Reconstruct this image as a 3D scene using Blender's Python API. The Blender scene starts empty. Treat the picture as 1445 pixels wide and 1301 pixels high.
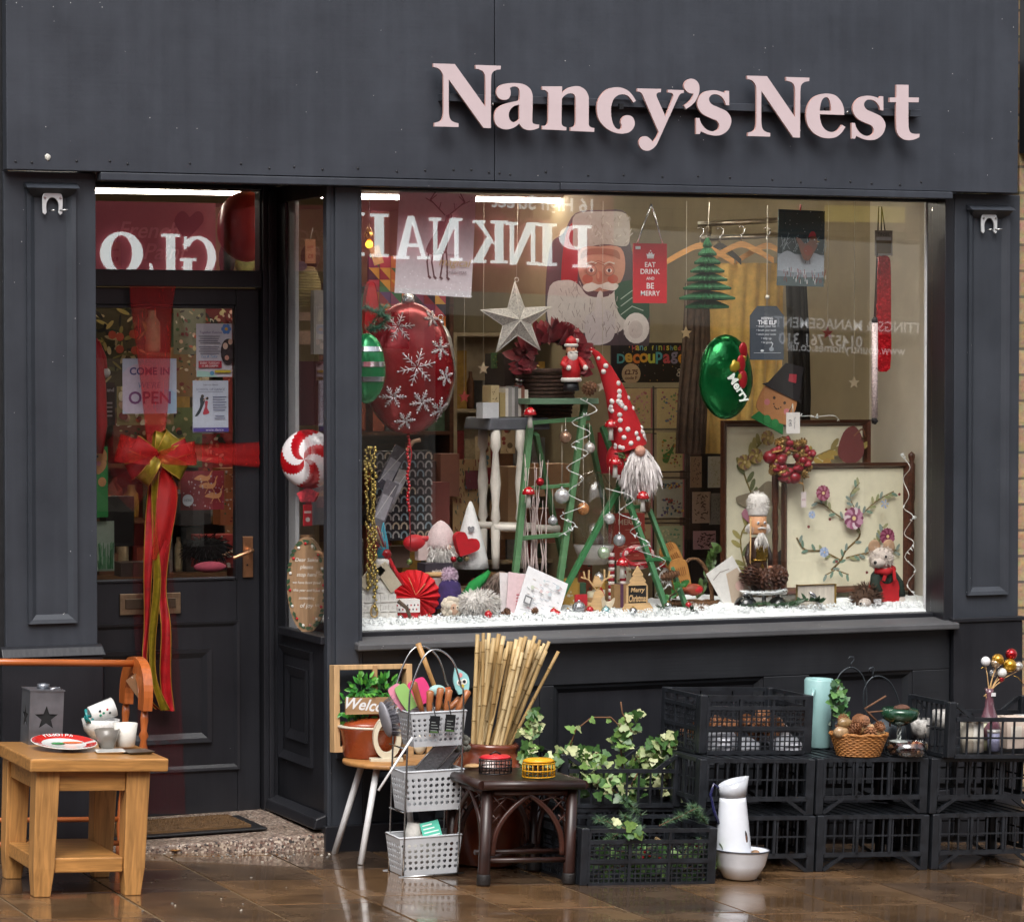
import bpy,bmesh,math,random
from math import sin,cos,pi,radians
from mathutils import Vector,Matrix,Euler
from mathutils.geometry import tessellate_polygon
C=bpy.context.scene.collection
R=random.Random(7)
U=R.uniform
# camera
F=4448.0;CX=722.5;CY=650.5
YAW=radians(22.3);PITCH=math.atan(138.0/F)
CAM=Vector((-3.70,-10.5,1.745))
_rot=Euler((pi/2-PITCH,0,-YAW),'XYZ').to_matrix()
_rt,_up,_bk=_rot.col[0].copy(),_rot.col[1].copy(),_rot.col[2].copy()
def ray(px,py):
 return(-_bk)*F+_rt*(px-CX)-_up*(py-CY)
def P(px,py,Y=0.0):
 d=ray(px,py)
 return CAM+d*((Y-CAM.y)/d.y)
SLOPE=.045;Z00=.022
def gz(x):
 return Z00-SLOPE*x
def G(px,py,h=0.0):
 """point on the sloping pavement (raised by h) seen at a pixel"""
 d=ray(px,py)
 return CAM+d*((Z00+h-SLOPE*CAM.x-CAM.z)/(d.z+SLOPE*d.x))
def Z(px,py,z):
 d=ray(px,py)
 return CAM+d*((z-CAM.z)/d.z)
def PX(px,X):
 """depth Y where the sight line of column px meets the plane X=const"""
 d=ray(px,512)
 return(CAM+d*((X-CAM.x)/d.x)).y
def sc(p):
 """photo pixels per metre at point p"""
 return F/((Vector(p)-CAM).dot(-_bk))
 # colour / materials
def lin(h):
 if isinstance(h,(tuple,list)):
  return tuple(h)[:3]
 h=h.lstrip('#')
 o=[]
 for i in(0,2,4):
  c=int(h[i:i+2],16)/255
  o.append(c/12.92 if c<=.04045 else((c+.055)/1.055)**2.4)
 return tuple(o)
_M={}
def mat(col,rough=.55,metal=0.,var=.12,vs=30.,bump=0.,bs=60.,coat=0.,spec=.5,emit=0.,trans=0.,alpha=1.,sheen=0.,key=None,stretch=None,ior=1.5,sss=0.):
 """principled material with noise variation in colour and (optionally) bump"""
 k=key or(str(col),rough,metal,var,vs,bump,bs,coat,spec,emit,trans,alpha,sheen,str(stretch))
 if k in _M:
  return _M[k]
 m=bpy.data.materials.new('paint_%d'%len(_M));m.use_nodes=True
 nt=m.node_tree;b=nt.nodes['Principled BSDF'];L=nt.links.new
 c=lin(col)
 b.inputs['Roughness'].default_value=rough
 b.inputs['Metallic'].default_value=metal
 b.inputs['Coat Weight'].default_value=coat
 b.inputs['Coat Roughness'].default_value=.08
 b.inputs['Specular IOR Level'].default_value=spec
 b.inputs['Transmission Weight'].default_value=trans
 b.inputs['IOR'].default_value=ior
 b.inputs['Alpha'].default_value=alpha
 b.inputs['Sheen Weight'].default_value=sheen
 if sss:
  b.inputs['Subsurface Weight'].default_value=sss
  b.inputs['Subsurface Radius'].default_value=(.01,.006,.004)
 b.inputs['Base Color'].default_value=(*c,1)
 if emit:
  b.inputs['Emission Color'].default_value=(*c,1)
  b.inputs['Emission Strength'].default_value=emit
 tc=nt.nodes.new('ShaderNodeTexCoord');src=tc.outputs['Object']
 if stretch:
  mp=nt.nodes.new('ShaderNodeMapping');mp.inputs['Scale'].default_value=stretch
  L(src,mp.inputs['Vector']);src=mp.outputs['Vector']
 if var:
  n=nt.nodes.new('ShaderNodeTexNoise');n.inputs['Scale'].default_value=vs;n.inputs['Detail'].default_value=5
  n.inputs['Roughness'].default_value=.65
  r=nt.nodes.new('ShaderNodeValToRGB')
  r.color_ramp.elements[0].position=.3;r.color_ramp.elements[1].position=.72
  r.color_ramp.elements[0].color=(*[max(0,x*(1-var*1.4))for x in c],1)
  r.color_ramp.elements[1].color=(*[min(1,x*(1+var))for x in c],1)
  L(src,n.inputs['Vector']);L(n.outputs['Fac'],r.inputs['Fac']);L(r.outputs['Color'],b.inputs['Base Color'])
  mr=nt.nodes.new('ShaderNodeMapRange');mr.inputs['To Min'].default_value=max(.02,rough-.08);mr.inputs['To Max'].default_value=min(1,rough+.1)
  L(n.outputs['Fac'],mr.inputs['Value']);L(mr.outputs['Result'],b.inputs['Roughness'])
 if bump:
  n2=nt.nodes.new('ShaderNodeTexNoise');n2.inputs['Scale'].default_value=bs;n2.inputs['Detail'].default_value=3
  L(src,n2.inputs['Vector'])
  bp=nt.nodes.new('ShaderNodeBump');bp.inputs['Strength'].default_value=bump;bp.inputs['Distance'].default_value=.004
  L(n2.outputs['Fac'],bp.inputs['Height']);L(bp.outputs['Normal'],b.inputs['Normal'])
 _M[k]=m
 return m
def wood(col,dark=.55,scale=18.,axis=0,rough=.45,coat=0.,contrast=1.):
 """wood with grain running along axis (0 x,1 y,2 z)"""
 k=('wood',col,dark,scale,axis,rough,coat)
 if k in _M:
  return _M[k]
 m=bpy.data.materials.new('wood_%d'%len(_M));m.use_nodes=True
 nt=m.node_tree;b=nt.nodes['Principled BSDF'];L=nt.links.new
 c=lin(col)
 tc=nt.nodes.new('ShaderNodeTexCoord')
 mp=nt.nodes.new('ShaderNodeMapping');s=[1.,1.,1.];s[axis]=.09
 mp.inputs['Scale'].default_value=s;L(tc.outputs['Object'],mp.inputs['Vector'])
 n=nt.nodes.new('ShaderNodeTexNoise');n.inputs['Scale'].default_value=scale*5;n.inputs['Detail'].default_value=6;n.inputs['Distortion'].default_value=.6
 L(mp.outputs['Vector'],n.inputs['Vector'])
 n3=nt.nodes.new('ShaderNodeTexNoise');n3.inputs['Scale'].default_value=5;n3.inputs['Detail'].default_value=3
 L(tc.outputs['Object'],n3.inputs['Vector'])
 r=nt.nodes.new('ShaderNodeValToRGB')
 r.color_ramp.elements[0].position=.3;r.color_ramp.elements[1].position=.7
 r.color_ramp.elements[0].color=(*[x*dark for x in c],1);r.color_ramp.elements[1].color=(*[min(1,x*1.18)for x in c],1)
 L(n.outputs['Fac'],r.inputs['Fac'])
 mx=nt.nodes.new('ShaderNodeMix');mx.data_type='RGBA';mx.blend_type='MULTIPLY';mx.inputs['Factor'].default_value=.5
 r3=nt.nodes.new('ShaderNodeValToRGB');r3.color_ramp.elements[0].position=.3;r3.color_ramp.elements[1].position=.7
 r3.color_ramp.elements[0].color=(.62,.58,.55,1);r3.color_ramp.elements[1].color=(1,1,1,1)
 L(n3.outputs['Fac'],r3.inputs['Fac']);L(r.outputs['Color'],mx.inputs['A']);L(r3.outputs['Color'],mx.inputs['B'])
 L(mx.outputs['Result'],b.inputs['Base Color'])
 b.inputs['Roughness'].default_value=rough;b.inputs['Coat Weight'].default_value=coat;b.inputs['Coat Roughness'].default_value=.1
 bp=nt.nodes.new('ShaderNodeBump');bp.inputs['Strength'].default_value=.18;bp.inputs['Distance'].default_value=.003
 L(n.outputs['Fac'],bp.inputs['Height']);L(bp.outputs['Normal'],b.inputs['Normal'])
 _M[k]=m
 return m
 # mesh builder
class MB:
 def __init__(s):
  s.v=[];s.f=[];s.m=[];s.s=[]
 def add(s,vs,fs,m=0,sm=False):
  b=len(s.v)
  s.v+=[Vector(x)for x in vs]
  for f in fs:
   s.f.append(tuple(b+i for i in f));s.m.append(m);s.s.append(sm)
  return s
 def box(s,x0,y0,z0,x1,y1,z1,m=0):
  vs=[(x0,y0,z0),(x1,y0,z0),(x1,y1,z0),(x0,y1,z0),(x0,y0,z1),(x1,y0,z1),(x1,y1,z1),(x0,y1,z1)]
  return s.add(vs,[(0,3,2,1),(4,5,6,7),(0,1,5,4),(1,2,6,5),(2,3,7,6),(3,0,4,7)],m)
 def hexa(s,b4,t4,m=0):
  """bottom and top quads (each ccw seen from above)"""
  return s.add(list(b4)+list(t4),[(0,3,2,1),(4,5,6,7),(0,1,5,4),(1,2,6,5),(2,3,7,6),(3,0,4,7)],m)
 def obox(s,c,size,rot=(0,0,0),m=0):
  M3=Euler(rot).to_matrix()if not isinstance(rot,Matrix)else rot
  h=Vector(size)/2;c=Vector(c)
  vs=[c+M3@Vector((h.x*a,h.y*b,h.z*d))for d in(-1,1)for a,b in((-1,-1),(1,-1),(1,1),(-1,1))]
  return s.add(vs,[(0,3,2,1),(4,5,6,7),(0,1,5,4),(1,2,6,5),(2,3,7,6),(3,0,4,7)],m)
 def beam(s,a,b,w,t,m=0,upv=(0,0,1)):
  """rectangular bar from a to b; w across (perpendicular to upv and the bar), t the other way"""
  a=Vector(a);b=Vector(b);d=(b-a).normalized();upv=Vector(upv)
  x=d.cross(upv)
  if x.length<1e-4:x=d.cross(Vector((0,1,0)))
  x.normalize();y=x.cross(d)
  o=[x*w/2*i+y*t/2*j for i,j in((-1,-1),(1,-1),(1,1),(-1,1))]
  vs=[a+q for q in o]+[b+q for q in o]
  return s.add(vs,[(0,1,2,3),(7,6,5,4),(0,4,5,1),(1,5,6,2),(2,6,7,3),(3,7,4,0)],m)
 def tube(s,pts,r,n=8,m=0,closed=False,cap=True):
  pts=[Vector(p)for p in pts];k=len(pts)
  rs=list(r)if isinstance(r,(list,tuple))else[r]*k
  ref=None;vs=[]
  for i in range(k):
   if closed:t=pts[(i+1)%k]-pts[i-1]
   else:t=pts[min(i+1,k-1)]-pts[max(i-1,0)]
   if t.length<1e-9:t=Vector((0,0,1))
   t.normalize()
   if ref is None:
    ref=t.cross(Vector((0.31,.23,.92)))
    if ref.length<.1:ref=t.cross(Vector((1,0,0)))
   ref=ref-t*ref.dot(t)
   if ref.length<1e-6:ref=t.cross(Vector((1,.2,0)))
   ref.normalize();q=t.cross(ref)
   vs+=[pts[i]+(ref*cos(2*pi*j/n)+q*sin(2*pi*j/n))*rs[i]for j in range(n)]
  fs=[]
  for i in range(k if closed else k-1):
   i2=(i+1)%k
   fs+=[(i*n+j,i*n+(j+1)%n,i2*n+(j+1)%n,i2*n+j)for j in range(n)]
  s.add(vs,fs,m,True)
  if cap and not closed:
   b=len(s.v)-len(vs)
   s.f.append(tuple(b+j for j in reversed(range(n))));s.m.append(m);s.s.append(False)
   s.f.append(tuple(b+(k-1)*n+j for j in range(n)));s.m.append(m);s.s.append(False)
  return s
 def lathe(s,prof,c=(0,0,0),n=24,m=0,sx=1,sy=1,sm=True,axis=None,wob=0.):
  """profile [(r,z)]; optional axis matrix"""
  c=Vector(c);vs=[];A=axis or Matrix.Identity(3)
  for r,z in prof:
   for j in range(n):
    a=2*pi*j/n
    k=1+(wob*sin(3*a+z*9)if wob else 0)
    vs.append(c+A@Vector((r*k*sx*cos(a),r*k*sy*sin(a),z)))
  fs=[]
  for i in range(len(prof)-1):
   fs+=[(i*n+j,i*n+(j+1)%n,(i+1)*n+(j+1)%n,(i+1)*n+j)for j in range(n)]
  s.add(vs,fs,m,sm)
  b=len(s.v)-len(vs)
  if prof[0][0]>1e-5:
   s.f.append(tuple(b+j for j in reversed(range(n))));s.m.append(m);s.s.append(False)
  if prof[-1][0]>1e-5:
   s.f.append(tuple(b+(len(prof)-1)*n+j for j in range(n)));s.m.append(m);s.s.append(False)
  return s
 def ball(s,c,r,sx=1,sy=1,sz=1,nu=16,nv=10,m=0,rot=None,lump=0.):
  A=Euler(rot).to_matrix()if rot else Matrix.Identity(3)
  c=Vector(c);vs=[]
  for i in range(nv+1):
   t=pi*i/nv
   for j in range(nu):
    a=2*pi*j/nu
    k=r*(1+(U(-lump,lump)if lump else 0))
    vs.append(c+A@Vector((k*sx*sin(t)*cos(a),k*sy*sin(t)*sin(a),-k*sz*cos(t))))
  fs=[]
  for i in range(nv):
   fs+=[(i*nu+j,i*nu+(j+1)%nu,(i+1)*nu+(j+1)%nu,(i+1)*nu+j)for j in range(nu)]
  return s.add(vs,fs,m,True)
 def prism(s,pts,o,u,v,d,m=0,holes=(),side=None):
  """polygon pts (2d, with optional holes) in plane o+u,v, extruded by vector d"""
  o=Vector(o);u=Vector(u);v=Vector(v);d=Vector(d)
  loops=[list(pts)]+[list(h)for h in holes]
  l3=[[Vector((p[0],p[1],0))for p in l]for l in loops]
  tri=tessellate_polygon(l3)
  flat=[p for l in loops for p in l]
  a=[o+u*p[0]+v*p[1]for p in flat]
  n=len(flat);nrm=u.cross(v)
  vs=a+[q+d for q in a]
  fs=[]
  for t in tri:
   p0,p1,p2=(Vector((flat[i][0],flat[i][1]))for i in t)
   t=tuple(t)
   if(p1-p0).cross(p2-p0)<0:t=t[::-1]
   fs.append(t if nrm.dot(d)<=0 else t[::-1])
   q=tuple(i+n for i in t)
   fs.append(q[::-1]if nrm.dot(d)<=0 else q)
  s.add(vs,fs,m)
  sf=[];b=0
  for l in loops:
   k=len(l)
   sf+=[(b+i,b+(i+1)%k,n+b+(i+1)%k,n+b+i)for i in range(k)]
   b+=k
  s.f+=[tuple(len(s.v)-2*n+i for i in f)for f in sf]
  s.m+=[m if side is None else side]*len(sf);s.s+=[False]*len(sf)
  return s
 def flat(s,pts,o,u,v,m=0):
  o=Vector(o);u=Vector(u);v=Vector(v)
  tri=tessellate_polygon([[Vector((p[0],p[1],0))for p in pts]])
  fs=[]
  for t in tri:
   p0,p1,p2=(Vector((pts[i][0],pts[i][1]))for i in t)
   fs.append(tuple(t)if(p1-p0).cross(p2-p0)>0 else tuple(t)[::-1])
  return s.add([o+u*p[0]+v*p[1]for p in pts],fs,m)
 def xf(s,M4,start=0):
  for i in range(start,len(s.v)):s.v[i]=M4@s.v[i]
  return s
 def build(s,name,mats,parent=None,loc=(0,0,0),rz=0.,bevel=0.,seg=2,rot=None,weld=False):
  me=bpy.data.meshes.new(name);me.from_pydata([tuple(x)for x in s.v],[],s.f)
  if not isinstance(mats,(list,tuple)):mats=[mats]
  for q in mats:me.materials.append(q)
  for i,p in enumerate(me.polygons):
   p.material_index=min(s.m[i],len(mats)-1);p.use_smooth=s.s[i]
  me.validate();me.update()
  o=bpy.data.objects.new(name,me);C.objects.link(o)
  o.location=loc;o.rotation_euler=rot if rot else(0,0,rz)
  if parent:o.parent=parent
  if bevel:
   b=o.modifiers.new('bevel','BEVEL');b.width=bevel;b.segments=seg;b.limit_method='ANGLE';b.angle_limit=radians(40)
   b.harden_normals=False
  return o
def curve3(pts,n=5):
 """Catmull-Rom through 3d points"""
 p=[Vector(q)for q in pts];out=[]
 for i in range(len(p)-1):
  p0,p1,p2,p3=p[max(i-1,0)],p[i],p[i+1],p[min(i+2,len(p)-1)]
  for j in range(n):
   t=j/n;out.append(.5*((2*p1)+(p2-p0)*t+(2*p0-5*p1+4*p2-p3)*t*t+(3*p1-p0-3*p2+p3)*t**3))
 return out+[p[-1]]
def tag(o,label,cat,group=None):
 o['label']=label;o['category']=cat
 if group:o['group']=group
 return o
def thing(name,label,cat,loc=(0,0,0),rz=0.,group=None,rot=None):
 o=bpy.data.objects.new(name,None);C.objects.link(o);o.empty_display_size=.05
 o.location=loc;o.rotation_euler=rot if rot else(0,0,rz)
 return tag(o,label,cat,group)
def kind(o,k):
 o['kind']=k
 return o
def dup(root,loc,rz=None,label=None,group=None,scale=None,rot=None):
 r=root.copy();C.objects.link(r);r.location=loc
 if rz is not None:r.rotation_euler=(0,0,rz)
 if rot is not None:r.rotation_euler=rot
 if scale:r.scale=(scale,)*3 if not isinstance(scale,tuple)else scale
 if label:r['label']=label
 if group:r['group']=group
 for ch in list(root.children):
  c=ch.copy();C.objects.link(c);c.parent=r
  for g in list(ch.children):
   d=g.copy();C.objects.link(d);d.parent=c
 return r
def smooth_loop(pts,closed=True,n=5):
 """Catmull-Rom through points; a third item marks a corner"""
 k=len(pts);out=[]
 for i in range(k if closed else k-1):
  p1=pts[i];p2=pts[(i+1)%k]
  p0=pts[i-1]if(i>0 or closed)else p1
  p3=pts[(i+2)%k]if(i+2<k or closed)else p2
  a=Vector(p1[:2]);b=Vector(p2[:2])
  c1,c2=len(p1)>2,len(p2)>2
  if c1 and c2:
   out.append(tuple(a));continue
  t1=(b-Vector(p0[:2]))*.5 if not c1 else None
  t2=(Vector(p3[:2])-a)*.5 if not c2 else None
  ln=(b-a).length
  if t1 is None:t1=(b-a)*1.0 if t2 is None else(b-a)*1.5-t2*.5
  if t2 is None:t2=(b-a)*1.5-t1*.5
  for t in(t1,t2):
   if t.length>ln*1.2:t*=ln*1.2/t.length
  for j in range(n):
   s_=j/n;s2=s_*s_;s3=s2*s_
   q=a*(2*s3-3*s2+1)+t1*(s3-2*s2+s_)+b*(-2*s3+3*s2)+t2*(s3-s2)
   out.append((q.x,q.y))
 if not closed:out.append(tuple(pts[-1][:2]))
 return out
_TX={}
def text_geo(body,bold=0.,shear=0.):
 k=(body,bold,shear)
 if k in _TX:return _TX[k]
 cu=bpy.data.curves.new('t','FONT');cu.body=body;cu.size=1;cu.align_x='CENTER';cu.offset=bold;cu.shear=shear
 cu.resolution_u=3
 o=bpy.data.objects.new('t',cu);C.objects.link(o)
 dg=bpy.context.evaluated_depsgraph_get();dg.update()
 me=bpy.data.meshes.new_from_object(o.evaluated_get(dg))
 vs=[v.co.copy()for v in me.vertices];fs=[tuple(p.vertices)for p in me.polygons]
 bpy.data.objects.remove(o);bpy.data.curves.remove(cu);bpy.data.meshes.remove(me)
 if vs:
  x0=min(v.x for v in vs);x1=max(v.x for v in vs);y0=min(v.y for v in vs);y1=max(v.y for v in vs)
 else:
  x0=y0=0;x1=y1=1
 _TX[k]=(vs,fs,(x0,x1,y0,y1))
 return _TX[k]
def text_on(mb,body,o,u,v,w=None,h=None,m=0,bold=0.,shear=0.,flip=False):
 """flat lettering centred at o in plane u,v (unit vectors), fitted to width w and/or height h"""
 vs,fs,(x0,x1,y0,y1)=text_geo(body,bold,shear)
 if not vs:return mb
 sw,sh=x1-x0,y1-y0
 if w and h:kx,ky=w/sw,h/sh
 elif w:kx=ky=w/sw
 else:kx=ky=h/sh
 o=Vector(o);u=Vector(u);v=Vector(v);cx,cy=(x0+x1)/2,(y0+y1)/2
 n=u.cross(v)
 pts=[o+u*((p.x-cx)*kx)+v*((p.y-cy)*ky)for p in vs]
 return mb.add(pts,fs,m)
class Art:
 """flat picture on a thin board; local x right, z up, facing -y; each mark 0.35 mm prouder than the last"""
 def __init__(s,w,h,t=.003,base='#ffffff',rough=.5,edge=None):
  s.mb=MB();s.w=w;s.h=h;s.y=-t/2;s.mats=[];s.idx={};s.rough=rough;s.clip=True
  s.mb.box(-w/2,-t/2,0,w/2,t/2,h,s.c(base))
 def c(s,col,rough=None,**k):
  key=(col,rough)
  if key not in s.idx:
   s.idx[key]=len(s.mats)
   s.mats.append(col if not isinstance(col,(str,tuple))else mat(col,rough or s.rough,var=k.get('var',.06),vs=60))
  return s.idx[key]
 def step(s):
  s.y-=.00035
  return Vector((-s.w/2,s.y,0))
 def poly(s,pts,col,smooth=False,**k):
  if smooth:pts=smooth_loop(pts,True,4)
  if s.clip:pts=[(min(1,max(0,p[0])),min(1,max(0,p[1])))for p in pts]
  s.mb.flat([(p[0]*s.w,p[1]*s.h)for p in pts],s.step(),(1,0,0),(0,0,1),s.c(col,**k));return s
 def rect(s,x0,z0,x1,z1,col,**k):
  return s.poly([(x0,z0),(x1,z0),(x1,z1),(x0,z1)],col,**k)
 def ell(s,x,z,rx,rz=None,col='#000000',n=18,a0=0.,**k):
  """radii as fraction of width"""
  rz=rx if rz is None else rz;r=s.w/s.h
  ca,sa=cos(a0),sin(a0)
  pts=[]
  for i in range(n):
   ex,ez=rx*cos(2*pi*i/n),rz*sin(2*pi*i/n)
   pts.append((x+ex*ca-ez*sa,z+(ex*sa+ez*ca)*r))
  return s.poly(pts,col,**k)
 def line(s,pts,wd,col,**k):
  """polyline, width as fraction of panel width"""
  o=s.step();m=s.c(col,**k)
  q=[Vector((min(.995,max(.005,p[0]))*s.w,min(.995,max(.005,p[1]))*s.h))for p in pts]
  for i in range(len(q)-1):
   d=(q[i+1]-q[i])
   if d.length<1e-7:continue
   nn=Vector((-d.y,d.x)).normalized()*wd*s.w/2
   e=d.normalized()*wd*s.w*.3
   s.mb.add([o+Vector((p.x,0,p.y))for p in(q[i]-nn-e,q[i+1]-nn+e,q[i+1]+nn+e,q[i]+nn-e)],[(0,1,2,3)],m)
  return s
 def text(s,body,x,z,w=None,h=None,col='#222222',bold=0.,shear=0.,ang=0.,**k):
  o=s.step()
  u=Vector((cos(ang),0,sin(ang)));v=Vector((-sin(ang),0,cos(ang)))
  text_on(s.mb,body,o+Vector((x*s.w,0,z*s.h)),u,v,w*s.w if w else None,h*s.h if h else None,s.c(col,**k),bold,shear)
  return s
 def build(s,name,loc=(0,0,0),rz=0.,parent=None,rot=None):
  return s.mb.build(name,s.mats,parent,loc,rz,rot=rot)
XA,YA,ZA=Vector((1,0,0)),Vector((0,1,0)),Vector((0,0,1))
# special materials
def shop_paint(name,col,rough=.42,chips=.5,grain=2,streak=.25,bump=.2):
 m=bpy.data.materials.new(name);m.use_nodes=True
 nt=m.node_tree;b=nt.nodes['Principled BSDF'];L=nt.links.new
 c=lin(col);N=nt.nodes.new
 tc=N('ShaderNodeTexCoord')
 n1=N('ShaderNodeTexNoise');n1.inputs['Scale'].default_value=3.2;n1.inputs['Detail'].default_value=7;n1.inputs['Roughness'].default_value=.68
 L(tc.outputs['Object'],n1.inputs['Vector'])
 mp=N('ShaderNodeMapping');mp.inputs['Scale'].default_value=(26,26,1.1);L(tc.outputs['Object'],mp.inputs['Vector'])
 n2=N('ShaderNodeTexNoise');n2.inputs['Scale'].default_value=1.;n2.inputs['Detail'].default_value=6
 L(mp.outputs['Vector'],n2.inputs['Vector'])
 mxn=N('ShaderNodeMix');mxn.inputs['Factor'].default_value=streak;L(n1.outputs['Fac'],mxn.inputs['A']);L(n2.outputs['Fac'],mxn.inputs['B'])
 r=N('ShaderNodeValToRGB');r.color_ramp.elements[0].position=.3;r.color_ramp.elements[1].position=.7
 r.color_ramp.elements[0].color=(*[x*.72 for x in c],1);r.color_ramp.elements[1].color=(*[x*1.22+.003 for x in c],1)
 L(mxn.outputs['Result'],r.inputs['Fac'])
 v=N('ShaderNodeTexVoronoi');v.inputs['Scale'].default_value=34;v.inputs['Randomness'].default_value=1;L(tc.outputs['Object'],v.inputs['Vector'])
 n3=N('ShaderNodeTexNoise');n3.inputs['Scale'].default_value=300;L(tc.outputs['Object'],n3.inputs['Vector'])
 n4=N('ShaderNodeTexNoise');n4.inputs['Scale'].default_value=7;n4.inputs['Detail'].default_value=2;L(tc.outputs['Object'],n4.inputs['Vector'])
 a=N('ShaderNodeMath');a.operation='MULTIPLY_ADD';a.inputs[1].default_value=.12;L(n3.outputs['Fac'],a.inputs[0]);L(v.outputs['Distance'],a.inputs[2])
 lt=N('ShaderNodeMath');lt.operation='LESS_THAN';lt.inputs[1].default_value=.115;L(a.outputs[0],lt.inputs[0])
 gt=N('ShaderNodeMath');gt.operation='GREATER_THAN';gt.inputs[1].default_value=1-chips*.8;L(n4.outputs['Fac'],gt.inputs[0])
 mu=N('ShaderNodeMath');mu.operation='MULTIPLY';L(lt.outputs[0],mu.inputs[0]);L(gt.outputs[0],mu.inputs[1])
 mx=N('ShaderNodeMix');mx.data_type='RGBA';L(mu.outputs[0],mx.inputs['Factor']);L(r.outputs['Color'],mx.inputs['A']);mx.inputs['B'].default_value=(.42,.42,.42,1)
 L(mx.outputs['Result'],b.inputs['Base Color'])
 mr=N('ShaderNodeMapRange');mr.inputs['To Min'].default_value=rough-.08;mr.inputs['To Max'].default_value=rough+.2
 L(mxn.outputs['Result'],mr.inputs['Value']);L(mr.outputs['Result'],b.inputs['Roughness'])
 mp2=N('ShaderNodeMapping');s=[60,60,60];s[grain]=3;mp2.inputs['Scale'].default_value=s;L(tc.outputs['Object'],mp2.inputs['Vector'])
 n5=N('ShaderNodeTexNoise');n5.inputs['Scale'].default_value=1.5;n5.inputs['Detail'].default_value=4;L(mp2.outputs['Vector'],n5.inputs['Vector'])
 ad=N('ShaderNodeMath');ad.operation='MULTIPLY_ADD';ad.inputs[1].default_value=-1.5;L(mu.outputs[0],ad.inputs[0]);L(n5.outputs['Fac'],ad.inputs[2])
 bp=N('ShaderNodeBump');bp.inputs['Strength'].default_value=bump;bp.inputs['Distance'].default_value=.003;L(ad.outputs[0],bp.inputs['Height'])
 L(bp.outputs['Normal'],b.inputs['Normal'])
 return m
def glass_mat(refl=.085,tint=(1,1,1),name='clear_glass',rough=0.0):
 m=bpy.data.materials.new(name);m.use_nodes=True;nt=m.node_tree;L=nt.links.new
 nt.nodes.clear();o=nt.nodes.new('ShaderNodeOutputMaterial')
 t=nt.nodes.new('ShaderNodeBsdfTransparent');t.inputs['Color'].default_value=(*tint,1)
 g=nt.nodes.new('ShaderNodeBsdfGlossy');g.inputs['Roughness'].default_value=rough
 mx=nt.nodes.new('ShaderNodeMixShader')
 lw=nt.nodes.new('ShaderNodeFresnel');lw.inputs['IOR'].default_value=1.5
 ge=nt.nodes.new('ShaderNodeNewGeometry');mi=nt.nodes.new('ShaderNodeMix');mi.inputs['A'].default_value=1.5;mi.inputs['B'].default_value=1/1.5
 L(ge.outputs['Backfacing'],mi.inputs['Factor']);L(mi.outputs['Result'],lw.inputs['IOR'])
 mu=nt.nodes.new('ShaderNodeMath');mu.operation='MULTIPLY';mu.use_clamp=True;mu.inputs[1].default_value=refl/.04
 L(lw.outputs[0],mu.inputs[0]);L(mu.outputs[0],mx.inputs['Fac']);L(t.outputs[0],mx.inputs[1]);L(g.outputs[0],mx.inputs[2]);L(mx.outputs[0],o.inputs['Surface'])
 return m
def speckle(name,base,specks,scale=220,rough=.6,bump=.3):
 """terrazzo / coarse aggregate"""
 m=bpy.data.materials.new(name);m.use_nodes=True;nt=m.node_tree;L=nt.links.new;N=nt.nodes.new
 b=nt.nodes['Principled BSDF'];b.inputs['Roughness'].default_value=rough
 tc=N('ShaderNodeTexCoord');v=N('ShaderNodeTexVoronoi');v.inputs['Scale'].default_value=scale;L(tc.outputs['Object'],v.inputs['Vector'])
 sp=N('ShaderNodeSeparateColor');L(v.outputs['Color'],sp.inputs['Color'])
 r=N('ShaderNodeValToRGB');r.color_ramp.interpolation='CONSTANT'
 els=[base]+list(specks)
 r.color_ramp.elements[0].color=(*lin(els[0]),1)
 r.color_ramp.elements[1].position=.45;r.color_ramp.elements[1].color=(*lin(els[1]),1)
 for i,cc in enumerate(els[2:]):
  e=r.color_ramp.elements.new(.45+.55*(i+1)/(len(els)-1));e.color=(*lin(cc),1)
 L(sp.outputs[0],r.inputs['Fac']);n=N('ShaderNodeTexNoise');n.inputs['Scale'].default_value=9;n.inputs['Detail'].default_value=6;L(tc.outputs['Object'],n.inputs['Vector'])
 rr=N('ShaderNodeValToRGB');rr.color_ramp.elements[0].position=.35;rr.color_ramp.elements[1].position=.65;rr.color_ramp.elements[0].color=(.5,.45,.4,1)
 L(n.outputs['Fac'],rr.inputs['Fac'])
 mx=N('ShaderNodeMix');mx.data_type='RGBA';mx.blend_type='MULTIPLY';mx.inputs['Factor'].default_value=.7
 L(r.outputs['Color'],mx.inputs['A']);L(rr.outputs['Color'],mx.inputs['B']);L(mx.outputs['Result'],b.inputs['Base Color'])
 bp=N('ShaderNodeBump');bp.inputs['Strength'].default_value=bump;bp.inputs['Distance'].default_value=.004;L(sp.outputs[1],bp.inputs['Height']);L(bp.outputs['Normal'],b.inputs['Normal'])
 return m
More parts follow.
